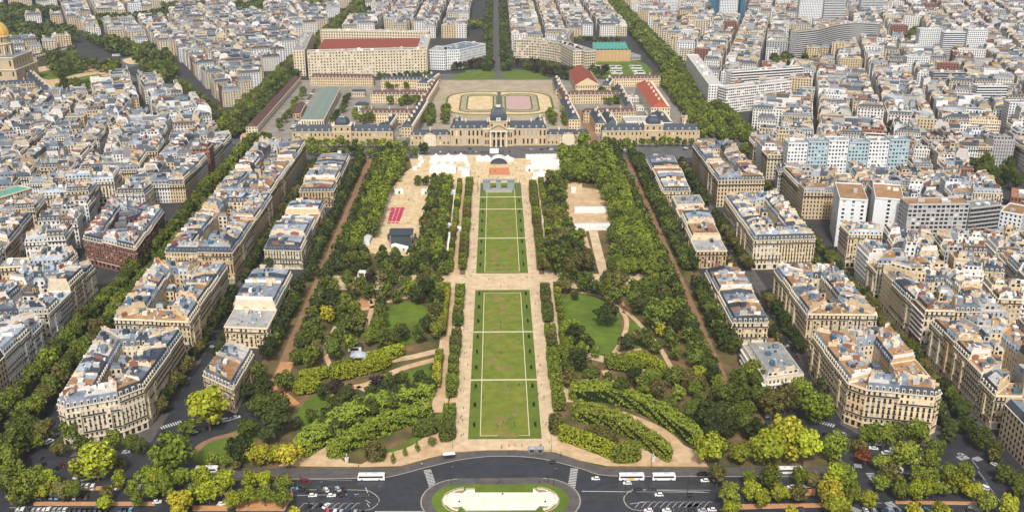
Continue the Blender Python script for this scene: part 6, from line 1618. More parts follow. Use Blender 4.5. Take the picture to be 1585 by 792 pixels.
# ------------------------------------------------------------------ vehicles
def car_mbs(kind):
    body, glass, wheel = MB(), MB(), MB()
    if kind == 'van':
        prof = [(-2.35, 0.32, .88), (2.35, 0.32, .86), (2.4, 0.75, .86), (2.2, 1.02, .86), (1.55, 1.15, .84), (0.95, 1.85, .74), (-2.25, 1.95, .78), (-2.38, 1.2, .86)]
        wins = [((1.5, 1.17), (0.97, 1.8), (-2.2, 1.85), (-2.25, 1.2))]
    elif kind == 'hatch':
        prof = [(-1.95, 0.3, .82), (1.95, 0.3, .80), (2.02, 0.6, .80), (1.85, 0.82, .80), (1.0, 0.95, .80), (0.35, 1.45, .62), (-1.25, 1.5, .64), (-1.85, 1.0, .78), (-1.98, 0.7, .82)]
        wins = [((0.95, 0.98), (0.36, 1.4), (-1.22, 1.44), (-1.75, 1.0))]
    else:
        prof = [(-2.2, 0.3, .85), (2.2, 0.3, .83), (2.28, 0.6, .83), (2.1, 0.8, .83), (1.05, 0.93, .83), (0.4, 1.38, .64), (-0.9, 1.42, .66), (-1.6, 1.0, .80), (-2.15, 0.92, .82), (-2.25, 0.65, .84)]
        wins = [((1.0, 0.96), (0.42, 1.33), (-0.88, 1.37), (-1.5, 1.0))]
    n = len(prof)
    for i in range(n):
        a, b = prof[i], prof[(i + 1) % n]
        body.faces([(a[0], a[2], a[1]), (b[0], b[2], b[1]), (b[0], -b[2], b[1]), (a[0], -a[2], a[1])])
    wid = 0.0
    for s in (1, -1):
        f = [(p[0], s * p[2], p[1]) for p in prof]
        body.faces(f if s < 0 else f[::-1])
    def half(z):
        # cabin half-width at height z
        zs = sorted((p[1], p[2]) for p in prof); lo = max((q for q in zs if q[0] <= z), default=zs[0]); hi_ = min((q for q in zs if q[0] >= z), default=zs[-1])
        return lo[1] if hi_[0] == lo[0] else lo[1] + (hi_[1] - lo[1]) * (z - lo[0]) / (hi_[0] - lo[0])
    for w in wins:
        for s in (1, -1):
            f = [(x, s * (half(z) + 0.02), z) for x, z in w]
            glass.faces(f if s > 0 else f[::-1])
    # windscreen and rear window follow the profile
    for i in range(n):
        a, b = prof[i], prof[(i + 1) % n]
        if min(a[1], b[1]) > 0.9 and abs(a[1] - b[1]) > 0.3:
            k = 0.1; m0 = [a[j] + (b[j] - a[j]) * k for j in range(3)]; m1 = [a[j] + (b[j] - a[j]) * (1 - k) for j in range(3)]
            ex = 0.025 if a[0] + b[0] > 0 else -0.025
            glass.faces([(m0[0] + ex, m0[2] * 0.92, m0[1] + 0.025), (m1[0] + ex, m1[2] * 0.92, m1[1] + 0.025), (m1[0] + ex, -m1[2] * 0.92, m1[1] + 0.025), (m0[0] + ex, -m0[2] * 0.92, m0[1] + 0.025)])
    n_ = 12
    A = [(0.32 * math.cos(t), 0.32 * math.sin(t)) for t in [2 * math.pi * k / n_ for k in range(n_)]]
    for k in range(n_):
        p, q = A[k], A[(k + 1) % n_]
        wheel.faces([(p[0], -0.12, p[1]), (q[0], -0.12, q[1]), (q[0], 0.12, q[1]), (p[0], 0.12, p[1])], 0)
    wheel.faces([(x, 0.12, z) for x, z in A[::-1]], 0); wheel.faces([(x, -0.12, z) for x, z in A], 0)
    wheel.faces([(x * 0.6, 0.125, z * 0.6) for x, z in A[::-1]], 1); wheel.faces([(x * 0.6, -0.125, z * 0.6) for x, z in A], 1)
    L = max(p[0] for p in prof)
    lights = MB(); rear = MB()
    for s in (1, -1):
        lights.boxes([(L - 0.05, s * 0.6, 0.66)], [(0.06, 0.16, 0.08)]); rear.boxes([(-L + 0.05, s * 0.65, 0.78)], [(0.06, 0.12, 0.09)])
    whole = MB(); whole.f += [(a, 0) for a, _ in body.f] + [(a, 1) for a, _ in glass.f] + [(a, 3) for a, _ in lights.f]
    for x in (-L * 0.62, L * 0.62):
        for s in (1, -1): whole.f += [(a + np.array([x, s * 0.72, 0.32], np.float32), 2) for a, _ in wheel.f]
    return dict(body=body.mesh('body', 'paint'), window=glass.mesh('window', 'glass_dark'), wheel=wheel.mesh('wheel', ['rubber', 'metal_grey']), headlight=lights.mesh('headlight', 'lamp_clear'), taillight=rear.mesh('taillight', 'lamp_red'),
                whole=whole.mesh('car', ['paint', 'glass_dark', 'rubber', 'lamp_clear']), L=L)
CARS = {k: car_mbs(k) for k in ('hatch', 'saloon', 'van')}
PAINT = {'white': (0.75, 0.75, 0.74), 'black': (0.012, 0.012, 0.014), 'dark grey': (0.05, 0.052, 0.058), 'silver': (0.40, 0.41, 0.43), 'dark blue': (0.018, 0.035, 0.09), 'red': (0.38, 0.02, 0.02), 'pink red': (0.65, 0.03, 0.10), 'dark red': (0.13, 0.015, 0.02), 'light blue': (0.20, 0.33, 0.48)}
CARCOUNT = {}
def car(X, Y, ang, col, where, detail, kind=None, z=0.03):
    kind = kind or rnd.choice(('hatch', 'hatch', 'saloon', 'hatch', 'van') if col == 'white' else ('hatch', 'saloon', 'hatch'))
    m = CARS[kind]; k = CARCOUNT.get((where, col, kind), 0); CARCOUNT[(where, col, kind)] = k + 1
    nm = {'hatch': 'hatchback', 'saloon': 'saloon car', 'van': 'van'}[kind]
    lab = '%s %s %s %s' % (nth(k), col, nm, where)
    if detail:
        r = thing('car', lab, 'car', (X, Y, z), ang, 'cars ' + where)
        o = obj('body', m['body'], r); o.color = (*PAINT[col], 1)
        obj('window', m['window'], r); obj('headlight', m['headlight'], r); obj('taillight', m['taillight'], r)
        for x in (-0.62, 0.62):
            for s in (1, -1): obj('wheel', m['wheel'], r, (x * m['L'], s * 0.72, 0.32))
    else:
        r = obj('car', m['whole'], None, (X, Y, z), ang); r.color = (*PAINT[col], 1); tag(r, lab, 'car', 'cars ' + where)
    return r
def car_px(px, py, ang, col, where, kind=None, detail=True):
    X, Y = inv(px, py, 0.6); return car(X, Y, math.radians(ang), col, where, detail, kind)
wl = 'in the left parking bay by the pool'
for x, y, c in ((454, 757, 'dark blue'), (465, 756, 'black'), (474, 757, 'black'), (494, 757, 'dark grey'), (505, 757, 'white'), (513.5, 756, 'dark grey'), (523, 756, 'silver'), (532, 756, 'black')): car_px(x, y, 118, c, wl + ', upper row', None)
for x, y, c in ((484, 766, 'white'), (513, 766, 'white'), (528, 766, 'black'), (544, 767, 'dark blue'), (563, 766, 'dark grey')): car_px(x, y, 2, c, wl + ', lane side', None)
for x, y, c in ((478, 783, 'black'), (495, 781, 'black'), (505, 782, 'white'), (508, 790, 'pink red'), (477, 792, 'dark grey'), (519, 792, 'white'), (528, 792, 'silver'), (538, 792, 'dark blue'), (550, 792, 'silver'), (561, 792, 'black')): car_px(x, y, 60 if y < 789 else 90, c, wl + ', lower rows', None)
car_px(473, 745, 0, 'dark red', 'on the road behind the left parking bay', 'van')
wr = 'on the road right of the pool'
for x, y, c, k in ((922, 740, 'white', 'hatch'), (971, 747, 'white', 'hatch'), (987, 757, 'black', 'saloon'), (1008, 756, 'dark grey', 'van'), (1020, 765, 'white', 'hatch'), (1067, 766, 'black', 'hatch'), (1091, 743, 'white', 'hatch'), (1086, 734, 'black', 'van'), (854, 715, 'black', 'hatch')): car_px(x, y, 180, c, wr, k)
for x, y, c in ((1004, 789, 'white'), (1032, 789, 'white'), (1050, 789, 'dark grey'), (1070, 790, 'black'), (1087, 789, 'silver'), (1102, 788, 'white')): car_px(x, y, 178, c, 'in the right parking bay by the pool', None)
cs = ['white', 'black', 'silver', 'dark blue', 'light blue', 'dark grey', 'white', 'black', 'white']
for k in range(17): car_px(28 + k * 8.0, 789, 96, rnd.choice(cs), 'in the long row at the bottom left corner')
for k, x in enumerate((165, 187, 194, 202)): car_px(x, 789, 96, ('black', 'dark blue', 'black', 'light blue')[k], 'in the short row at the bottom left')
for x, y, c in ((103, 750, 'white'), (118, 751, 'white'), (126, 752, 'silver'), (135, 751, 'white'), (144, 753, 'white'), (170, 754, 'silver'), (180, 753, 'white'), (190, 753, 'black'), (198, 753, 'dark grey'), (217, 753, 'white')): car_px(x, y, 96, c, 'in the row behind the green bus')
car_px(121, 742, 10, 'white', 'on the lane beside the green bus', 'van')
for x, y, c in ((300, 668, 'white'), (310, 665, 'dark grey'), (322, 660, 'black'), (331, 657, 'black'), (338, 653, 'dark grey'), (350, 650, 'white'), (358, 648, 'silver'), (366, 645, 'white')): car_px(x, y, 22, c, 'along the small street behind the corner lawn')
for x, y, a, c in ((243, 776, 8, 'white'), (343, 779, 4, 'white'), (350, 768, 8, 'black'), (195, 699, 12, 'silver'), (76, 683, 60, 'white'), (84, 673, 60, 'silver'), (67, 718, 60, 'black'), (90, 724, 15, 'black'), (98, 719, 30, 'dark red'), (42, 703, 60, 'dark red'), (455, 756, 20, 'light blue'), (65, 708, 60, 'dark grey'), (14, 735, 60, 'white'), (30, 752, 50, 'dark grey')): car_px(x, y, a, c, 'driving through the left junction', 'van' if (x, y) == (76, 683) else None)
for x, y, a, c in ((1345, 688, 100, 'white'), (1352, 693, 170, 'white'), (1372, 701, 170, 'white'), (1383, 694, 170, 'silver'), (1361, 687, 170, 'white'), (1297, 673, 130, 'white'), (1304, 671, 130, 'silver'), (1277, 672, 100, 'black'), (1461, 636, 100, 'white'), (1466, 643, 100, 'white'), (1523, 754, 125, 'white'), (1488, 704, 115, 'silver'), (1540, 718, 125, 'white'),
                   (1513, 737, 125, 'black'), (1380, 748, 178, 'white'), (1410, 748, 178, 'dark blue'), (1450, 747, 178, 'white'), (1397, 772, 178, 'black'), (1414, 772, 178, 'black'), (1444, 771, 178, 'black'), (1225, 753, 178, 'white'), (1250, 752, 178, 'silver'), (1272, 753, 178, 'white'), (1200, 647, 20, 'dark red'), (1190, 644, 20, 'white'), (1212, 650, 20, 'black'), (1110, 742, 178, 'white'), (1155, 770, 178, 'black'), (1500, 790, 178, 'black'), (1238, 787, 178, 'dark grey'), (1540, 742, 125, 'dark grey'), (1565, 770, 120, 'dark blue')):
    car_px(x, y, a, c, 'around the right junction')
for k in range(9): car_px(62 + k * 9, 768, 96, rnd.choice(cs), 'in the middle row at the bottom left')
for k in range(10): car_px(1340 + k * 12, 789, 92, rnd.choice(cs), 'in the row at the bottom right')
y = 482.0
pc = ['white', 'black', 'dark grey', 'silver', 'dark grey', 'black', 'white', 'dark blue', 'dark red']
while y < 955:
    if rnd.random() < 0.8: car(166.6 if y < 545 else 169.6, y, math.radians(90), rnd.choice(pc), 'parked before the right villas', False)
    if rnd.random() < 0.35: car(-171.6, y, math.radians(90), rnd.choice(pc), 'parked before the left villas', False)
    if rnd.random() < 0.3: car(-177.5, y, math.radians(90), rnd.choice(pc), 'parked along the left stone blocks', False)
    if rnd.random() < 0.2: car(174.4, y, math.radians(90), rnd.choice(pc), 'parked along the right stone blocks', False)
    if rnd.random() < 0.12: car(-174.5, y, math.radians(90), rnd.choice(pc), 'driving up the left street', False)
    if rnd.random() < 0.10: car(235, y, math.radians(90), rnd.choice(pc), 'driving on the right avenue', False)
    y += 6.2
for k in range(24):
    if rnd.random() < 0.85: car(-62 + k * 3.1, 1009 + rnd.uniform(-0.5, 0.5), math.radians(90), rnd.choice(pc), 'in the row before the academy', False)
for k in range(16): car(rnd.choice((-1, 1)) * rnd.uniform(25, 200), rnd.choice((1014, 1018, 1021)), 0.0, rnd.choice(pc), 'on the road before the academy', False)
for k in range(18): car(-170 + k * 5.0 + rnd.uniform(-1, 1), rnd.choice((992, 1000)), math.radians(90), rnd.choice(['white', 'silver', 'white', 'black']), 'in the car park before the left academy wing', False)
for k in range(22):
    X, Y = inv(440 + (474 - 440) * k / 21 + 12, 200 - (200 - 140) * k / 21); car(X, Y, math.radians(20), rnd.choice(['white', 'silver', 'white', 'black', 'dark grey']), 'in the row by the left barracks trees', False)
for k in range(12): car(-112 + rnd.uniform(-4, 4), 1070 + k * 9, math.radians(80), rnd.choice(pc), 'in the left barracks road', False)

def bus(px, py, ang, label, L=12.0, green=False, decal=False):
    X, Y = inv(px, py, 0.2)
    r = thing('bus', label, 'bus', (X, Y, 0.03), math.radians(ang), 'buses and coaches')
    b = MB(); h = 3.15; w = 1.27
    prof = [(-L / 2, 0.4), (L / 2 - 0.1, 0.4), (L / 2, 1.2), (L / 2 - 0.25, h - 0.25), (L / 2 - 0.55, h), (-L / 2 + 0.3, h), (-L / 2, h - 0.3)]
    n = len(prof)
    for i in range(n):
        p, q = prof[i], prof[(i + 1) % n]; b.faces([(p[0], w, p[1]), (q[0], w, q[1]), (q[0], -w, q[1]), (p[0], -w, p[1])])
    for s in (1, -1):
        f = [(x, s * w, z) for x, z in prof]; b.faces(f if s < 0 else f[::-1])
    o = b.build('body', 'paint', r); o.color = (0.80, 0.80, 0.78, 1)
    for s in (1, -1):
        g = MB(); g.boxes([(0.1, s * (w + 0.02), 2.15)], [(L / 2 - 0.7, 0.02, 0.48)]); g.build('window', 'glass_dark', r)
    g = MB(); f = L / 2 + 0.02
    g.faces([(f, -w * 0.92, 1.35), (f, w * 0.92, 1.35), (f - 0.24, w * 0.88, h - 0.3), (f - 0.24, -w * 0.88, h - 0.3)]); g.faces([(-L / 2 - 0.02, w * 0.8, 1.6), (-L / 2 - 0.02, -w * 0.8, 1.6), (-L / 2 - 0.02, -w * 0.8, 2.7), (-L / 2 - 0.02, w * 0.8, 2.7)])
    g.build('windscreen', 'glass_dark', r)
    t = MB(); t.boxes([(-1.5, 0, h + 0.12), (2.5, 0, h + 0.08)], [(1.3, 0.7, 0.14), (0.5, 0.5, 0.1)]); o = t.build('roof_unit', 'paint', r); o.color = (0.55, 0.56, 0.57, 1)
    for x in (-L * 0.3, L * 0.34):
        for s in (1, -1): o = obj('wheel', CARS['hatch']['wheel'], r, (x, s * 1.13, 0.48)); o.scale = (1.5, 1.3, 1.5)
    if green or decal:
        d = MB()
        for s in (1, -1): d.boxes([(L * 0.46 if green else 0.2, s * (w + 0.012), 1.2 if not green else 1.7)], [(0.5 if green else 1.5, 0.012, 0.45 if not green else 1.2)])
        if green: d.boxes([(L / 2 + 0.02, 0, 0.9)], [(0.03, w * 0.95, 0.45)])
        d.build('livery', 'bus_green' if green else 'decal_orange', r)
bus(575, 741, 180, 'white city bus at the kerb left of the pool', 12.8)
bus(977, 741, 180, 'white coach with orange livery parked right of the pool', 12, decal=True)
bus(1027, 741, 180, 'plain white coach parked behind the orange-marked coach', 11)
bus(146, 737, 0, 'white and green city bus between trees at the left', 11.5, green=True)
bus(1222, 731, 180, 'white bus half hidden under the right road trees', 12)
bus(320, 730, 180, 'white bus behind trees at the front left road', 11)
bus(1378, 730, 180, 'white bus under the olive tree by the right crossing', 11)
bus(180, 87, 20, 'white coach farther left beside the sand circle in the far upper left', 12); bus(192, 84, 20, 'white coach farther right beside the sand circle in the far upper left', 12)

# ------------------------------------------------------------------ people
def person_mesh(seed, stride):
    me = bpy.data.meshes.new('person')
    s = stride
    v = [(0, 0, 0.95), (0, 0, 1.15), (0, 0, 1.42), (0, 0, 1.52), (0, 0.02, 1.66), (-0.18, 0, 1.40), (-0.24, -s * 0.5, 1.15), (-0.25, -s * 0.2 + 0.08, 0.92), (0.18, 0, 1.40), (0.24, s * 0.5, 1.15), (0.25, s * 0.5 + 0.1, 0.92),
         (-0.1, 0, 0.9), (-0.11, s * 0.6 + 0.03, 0.5), (-0.11, s * 0.9, 0.08), (-0.11, s * 0.9 + 0.14, 0.04), (0.1, 0, 0.9), (0.11, -s * 0.5 + 0.03, 0.5), (0.11, -s * 1.0, 0.08), (0.11, -s * 1.0 + 0.14, 0.04), (0, 0.0, 1.76)]
    e = [(0, 1), (1, 2), (2, 3), (3, 4), (4, 19), (2, 5), (5, 6), (6, 7), (2, 8), (8, 9), (9, 10), (0, 11), (11, 12), (12, 13), (13, 14), (0, 15), (15, 16), (16, 17), (17, 18)]
    rad = [.15, .14, .15, .055, .095, .07, .05, .04, .07, .05, .04, .09, .065, .05, .04, .09, .065, .05, .04, .085]
    me.from_pydata(v, e, [])
    o = bpy.data.objects.new('person_source', me); C.objects.link(o)
    sk = o.modifiers.new('skin', 'SKIN')
    for k, r in enumerate(rad): me.skin_vertices[0].data[k].radius = (r, r * 0.8)
    me.skin_vertices[0].data[0].use_root = True
    o.modifiers.new('sub', 'SUBSURF').levels = 1
    dg = bpy.context.evaluated_depsgraph_get()
    out = bpy.data.meshes.new_from_object(o.evaluated_get(dg))
    bpy.data.objects.remove(o)
    out.materials.clear()
    for m_ in ('cloth', 'trousers', 'skin', 'hair'): out.materials.append(M[m_])
    for p in out.polygons:
        z = p.center.z; x = abs(p.center.x)
        p.material_index = 3 if z > 1.70 or (z > 1.6 and p.center.y < -0.02) else 2 if z > 1.5 or (x > 0.2 and z < 1.02) else 0 if z > 0.92 else 1
    return out
PEOPLE = [person_mesh(1, 0.0), person_mesh(2, 0.22), person_mesh(3, 0.14)]
CLOTH = {'white': (0.7, 0.7, 0.68), 'black': (0.02, 0.02, 0.022), 'red': (0.45, 0.03, 0.03), 'blue': (0.06, 0.13, 0.35), 'grey': (0.22, 0.22, 0.23), 'navy': (0.02, 0.03, 0.07), 'beige': (0.45, 0.36, 0.25)}
PC = {}
def person(X, Y, where, z=0.2):
    c = rnd.choice(['white', 'black', 'black', 'red', 'blue', 'grey', 'navy', 'beige', 'navy', 'black']); w = rnd.random() < 0.6
    k = PC.get((where, c), 0); PC[(where, c)] = k + 1
    o = obj('person', rnd.choice(PEOPLE[1:]) if w else PEOPLE[0], None, (X, Y, z), rnd.uniform(0, 6.28))
    s = rnd.uniform(0.95, 1.08); o.scale = (s, s, s); o.color = (*CLOTH[c], 1)
    tag(o, '%s person in %s from the front, %s' % (nth(k), c, where), 'person', 'people ' + where)
def people(pts, where, z=0.2):
    for X, Y in sorted(pts, key=lambda p: p[1]): person(X, Y, where, z)
people(pp([(713, 606), (717, 607), (715, 645), (713, 648), (716, 652), (709, 655), (714, 676), (717, 674), (727, 553), (731, 554), (719, 548), (722, 547), (716, 545), (723, 511), (719, 491), (718, 513), (731, 585), (724, 566), (728, 470), (733, 400), (737, 398), (729, 377), (728, 335), (731, 290), (735, 300), (720, 430)]), 'on the left sand walk')
people(pp([(833, 612), (842, 616), (846, 656), (844, 659), (833, 553), (836, 566), (835, 567), (832, 578), (809, 405), (818, 335), (816, 317), (811, 300), (812, 327), (822, 395), (819, 370), (824, 430), (829, 490)]), 'on the right sand walk')
people(pp([(748, 614), (747, 617), (786, 600), (790, 602), (800, 598), (803, 597), (770, 662), (788, 650), (779, 655), (796, 657), (797, 661), (775, 501), (775, 507), (767, 511), (798, 520), (798, 458), (797, 465), (775, 548), (776, 360), (761, 405), (768, 412), (780, 413), (789, 409), (771, 413), (804, 597), (803, 527), (751, 385)]), 'on the central lawn', 0.24)
people(pp([(776, 695), (788, 692), (797, 691), (808, 691), (777, 693), (653, 721), (838, 690), (836, 692), (850, 686), (868, 707), (867, 702), (869, 704), (830, 706), (838, 705), (847, 740), (849, 744), (775, 444), (787, 445), (757, 434), (814, 430), (816, 432), (729, 429), (787, 703)]), 'on the forecourt and cross path')
people([(rnd.uniform(-26, -19.5), rnd.uniform(450, 895)) for _ in range(22)], 'strolling along the left sand walk, later group'); people([(rnd.uniform(19.5, 26), rnd.uniform(450, 895)) for _ in range(26)], 'strolling along the right sand walk, later group')
people(pp([(x, y) for x, y in ((666, 734), (667, 733), (773, 747), (777, 746), (770, 748), (835, 748), (848, 748), (452, 700))]), 'by the road around the pool', 0.15)
people([(rnd.choice((rnd.uniform(-26, 26), rnd.uniform(-75, 65))), rnd.uniform(903, 982)) for _ in range(95)], 'in the crowd on the far sand square')
people(pp([(rnd.uniform(610, 660), rnd.uniform(285, 375)) for _ in range(22)]), 'on the left sand square')
people(pp([(rnd.uniform(570, 630), rnd.uniform(435, 445)) for _ in range(6)] + [(1026, 430), (936, 420), (933, 400)]), 'on the paths between the groves')

# ------------------------------------------------------------------ lamp posts, kiosks, tents, stage, peace monument
def lamp(px, py, k, h=9.0):
    X, Y = inv(px, py); r = thing('lamp_post', 'slim dark lamp post %s' % k, 'lamp post', (X, Y, 0.1), 0, 'lamp posts of the forecourt')
    b = MB(); b.tube((0, 0, 0), (0, 0, h), 0.11, 0.06, 6); b.cyl(0, 0, 0, 0.6, 0.2, 0.16, 8); b.build('pole', 'metal_dark', r)
    b = MB(); b.tube((0, 0, h), (0.9, 0, h + 0.25), 0.05, 0.04, 5); b.boxes([(1.1, 0, h + 0.25)], [(0.35, 0.14, 0.08)]); b.build('lamp_head', 'metal_grey', r)
for x, y, k in ((701, 695, 'at the front corner of the left walk'), (853, 699, 'at the front corner of the right walk'), (698, 748, 'left behind the pool'), (857, 751, 'right behind the pool'), (497, 772, 'in the left parking bay'), (586, 779, 'at the rounded end of the left parking bay'), (968, 766, 'at the rounded end of the right parking bay'), (1064, 762, 'over the right parking bay'), (1008, 723, 'beside the coaches'), (555, 723, 'beside the city bus'), (465, 742, 'left of the city bus'), (1071, 787, 'at the lower edge of the right parking bay'), (190, 770, 'on the left planted strip'), (1256, 770, 'on the right planted strip')): lamp(x, y, k)

def tent(px0, px1, depth, h, label, peaks=1, cat='tent', z=0.2):
    A = Vector(inv(*px0)); B = Vector(inv(*px1)); d = (B - A); L = d.length; d.normalize(); n = Vector((-d.y, d.x))
    r = thing('tent', label, cat, (A.x, A.y, z), math.atan2(d.y, d.x), 'white event tents')
    roofm = MB(); wallm = MB(); w = L / peaks
    for k in range(peaks):
        x0, x1 = k * w, (k + 1) * w; xm = (x0 + x1) / 2; ym = depth / 2; hp = h + min(w, depth) * 0.35
        if depth > 2.2 * w or peaks > 1 or abs(w - depth) < 0.6 * w:
            for a, b in (((x0, 0), (x1, 0)), ((x1, 0), (x1, depth)), ((x1, depth), (x0, depth)), ((x0, depth), (x0, 0))):
                roofm.faces([(*a, h), (*b, h), (xm + (b[0] - xm) * 0.3, ym + (b[1] - ym) * 0.3, h + (hp - h) * 0.45), (xm + (a[0] - xm) * 0.3, ym + (a[1] - ym) * 0.3, h + (hp - h) * 0.45)])
                roofm.faces([(xm + (a[0] - xm) * 0.3, ym + (a[1] - ym) * 0.3, h + (hp - h) * 0.45), (xm + (b[0] - xm) * 0.3, ym + (b[1] - ym) * 0.3, h + (hp - h) * 0.45), (xm, ym, hp)])
        else:
            roofm.faces([(x0, 0, h), (x1, 0, h), (x1, ym, hp), (x0, ym, hp)]); roofm.faces([(x1, depth, h), (x0, depth, h), (x0, ym, hp), (x1, ym, hp)])
            wallm.faces([(x0, depth, h), (x0, 0, h), (x0, ym, hp)]); wallm.faces([(x1, 0, h), (x1, depth, h), (x1, ym, hp)])
    for a, b in (((0, 0), (L, 0)), ((L, 0), (L, depth)), ((L, depth), (0, depth)), ((0, depth), (0, 0))): wallm.faces([(*a, 0), (*b, 0), (*b, h), (*a, h)])
    roofm.build('canopy', 'tent_white', r); wallm.build('wall', 'tent_white', r)
    if L > 8 and depth < 9 and 'scalloped' not in label:
        o = MB(); o.boxes([(L * (j + 0.5) / max(1, int(L / 6)), -0.04, h * 0.42) for j in range(max(1, int(L / 6)))], [(0.8, 0.03, h * 0.36)] * max(1, int(L / 6))); o.build('opening', 'stage_dark', r)['kind'] = 'stuff'
TT = [((572, 379), (585, 352), 7, 3.2, 'long white marquee left of the stage, lower half', 1), ((586, 350), (606, 303), 5, 3, 'long white marquee left of the pink seats, upper half', 1),
      ((611, 301), (625, 300), 7, 3.2, 'pair of small white tents at the left sand square', 2), ((652, 301), (680, 301), 7, 3.2, 'row of small white tents below the short tree row', 4), ((682, 302), (712, 301), 4, 2.8, 'low white stall row with red base near the left walk', 1),
      ((664, 268), (706, 268), 16, 3.5, 'broad white marquee behind the short tree row', 1), ((666, 252), (724, 250), 12, 3.5, 'wide white marquee beside the academy road, left', 3), ((714, 274), (727, 274), 20, 3.5, 'white marquee standing end-on beside the left walk', 1),
      ((737, 251), (760, 250), 10, 3.2, 'white tents left of the dark show tent', 2), ((784, 252), (796, 250), 10, 3.2, 'white tent right of the dark show tent', 1), ((814, 247), (874, 246), 8, 3.2, 'long scalloped white tent row by the academy road, right', 9), ((822, 262), (876, 262), 12, 3.6, 'long low white marquee on the right of the square', 1), ((813, 266), (826, 266), 8, 3.4, 'square white tent at the top of the right walk', 1),
      ((829, 276), (868, 276), 10, 3.5, 'white marquee behind the right grove', 1), ((884, 299), (891, 299), 7, 3.2, 'single pointed white tent on the right sand', 1), ((889, 330), (943, 330), 8, 3.4, 'scalloped white tent row in the right sand court, rear', 8), ((886, 357), (947, 356), 8, 3.4, 'scalloped white tent row in the right sand court, front', 9),
      ((941, 337), (952, 337), 9, 4, 'white box tent at the right end of the sand court', 1), ((758, 238), (772, 238), 9, 3.2, 'two small pointed tents before the academy steps', 2), ((604, 383), (632, 390), 4, 2.2, 'white sheeted barrier before the stage', 1), ((692, 352), (714, 360), 3.5, 2.6, 'slanted white awning beside the left clipped trees', 1)]
for a, b_, dp, h, lab, pk in TT: tent(a, b_, dp, h, lab, pk)
pag = []
while len(pag) < 30:
    X, Y = (rnd.uniform(-88, -30), rnd.uniform(935, 980)) if rnd.random() < 0.55 else (rnd.uniform(28, 68), rnd.uniform(905, 980))
    if all((X - a) ** 2 + (Y - b_) ** 2 > 60 for a, b_ in pag): pag.append((X, Y))
sc_ = {}
for X, Y in sorted(pag, key=lambda q: q[1]):
    k = sc_.get(X < 0, 0); sc_[X < 0] = k + 1
    u, v = prj(X, Y); u2, v2 = prj(X + 4.2, Y)
    tent((u, v), (u2, v2), 4.2, 2.6, '%s small peaked stall from the front on the %s of the far sand square' % (nth(k), 'left' if X < 0 else 'right'))
for k, pts in enumerate(([(705, 302), (701, 345)], [(697, 365), (693, 400)], [(838, 262), (842, 345)], [(849, 352), (854, 398)])):
    A, B = pp(pts); b = MB(); b.box((A[0] + B[0]) / 2, (A[1] + B[1]) / 2, 0.15, 3.0, 2.4, math.hypot(A[0] - B[0], A[1] - B[1]), math.atan2(B[1] - A[1], B[0] - A[0]) - math.pi / 2)
    for t in np.linspace(0, 1, 12): b.box(A[0] + (B[0] - A[0]) * t, A[1] + (B[1] - A[1]) * t, 0.15, 3.2, 2.7, 0.25, math.atan2(B[1] - A[1], B[0] - A[0]) - math.pi / 2)
    tag(b.build('event_screen', 'tarp_white'), 'white fabric screen along the %s' % ('left clipped trees, far part', 'left clipped trees, near part', 'right clipped trees, far part', 'right clipped trees, near part')[k], 'screen', 'white event screens')
# stage
X, Y = inv(604, 384); r = thing('concert_stage', 'open stage with dark flat roof on truss towers facing the pink seats', 'stage', (X, Y, 0.2))
b = MB(); b.boxes([(8.2, 8, 0.6)], [(8.6, 7, 0.6)]); b.build('platform', 'stage_dark', r)
b = MB()
b.boxes([(8.2, 8, 10.2)], [(9.0, 7.6, 0.35)]); b.faces([(-0.8, 0.4, 10.6), (17.2, 0.4, 10.6), (17.2, 8, 11.8), (-0.8, 8, 11.8)]); b.faces([(17.2, 15.6, 10.6), (-0.8, 15.6, 10.6), (-0.8, 8, 11.8), (17.2, 8, 11.8)]); b.build('roof', 'slate_blue', r)
for x in (0, 16.4):
    for y_ in (1, 15):
        t = MB()
        for dx_ in (-0.3, 0.3):
            for dy_ in (-0.3, 0.3): t.tube((x + dx_, y_ + dy_, 0), (x + dx_, y_ + dy_, 10), 0.07, 0.07, 4)
        for z_ in range(1, 10): t.boxes([(x, y_, z_)], [(0.35, 0.35, 0.06)])
        t.build('truss_tower', 'metal_grey', r)
t = MB(); t.boxes([(8.2, 1.3, 5.4)], [(7.6, 0.1, 4.2)]); t.build('backdrop', 'stage_dark', r)
for x in (-2.2, 18.6): t = MB(); t.boxes([(x, 12, 3 + 1.2 * k) for k in range(4)], [(0.9, 0.6, 0.55)] * 4); t.build('speaker', 'stage_dark', r)
X, Y = inv(594, 348); r = thing('seating_field', 'field of pink seats in rows before the stage', 'seats', (X, Y, 0.2))
ups = [Vector(inv(600, 346)), Vector(inv(617, 346)), Vector(inv(626, 323)), Vector(inv(606, 323))]
for blk, (v0, v1) in enumerate(((0.0, 0.14), (0.2, 0.58), (0.63, 1.0))):
    sb = MB(); cs_ = []
    nrow = int(19 * (v1 - v0))
    for j in range(nrow):
        v = v0 + (v1 - v0) * j / max(1, nrow - 1)
        for i in range(30):
            if i in (9, 10, 19, 20) or rnd.random() < 0.06: continue
            p = ups[0].lerp(ups[1], i / 29).lerp(ups[3].lerp(ups[2], i / 29), v); cs_.append((p.x - X, p.y - Y, 0.3))
    cs_ = np.array(cs_); sb.boxes(cs_, np.tile([[0.22, 0.25, 0.08]], (len(cs_), 1))); sb.boxes(cs_ + np.array([0, 0.2, 0.35]), np.tile([[0.22, 0.05, 0.35]], (len(cs_), 1)))
    sb.build('seat_block', 'seat_pink', r)['kind'] = 'stuff'
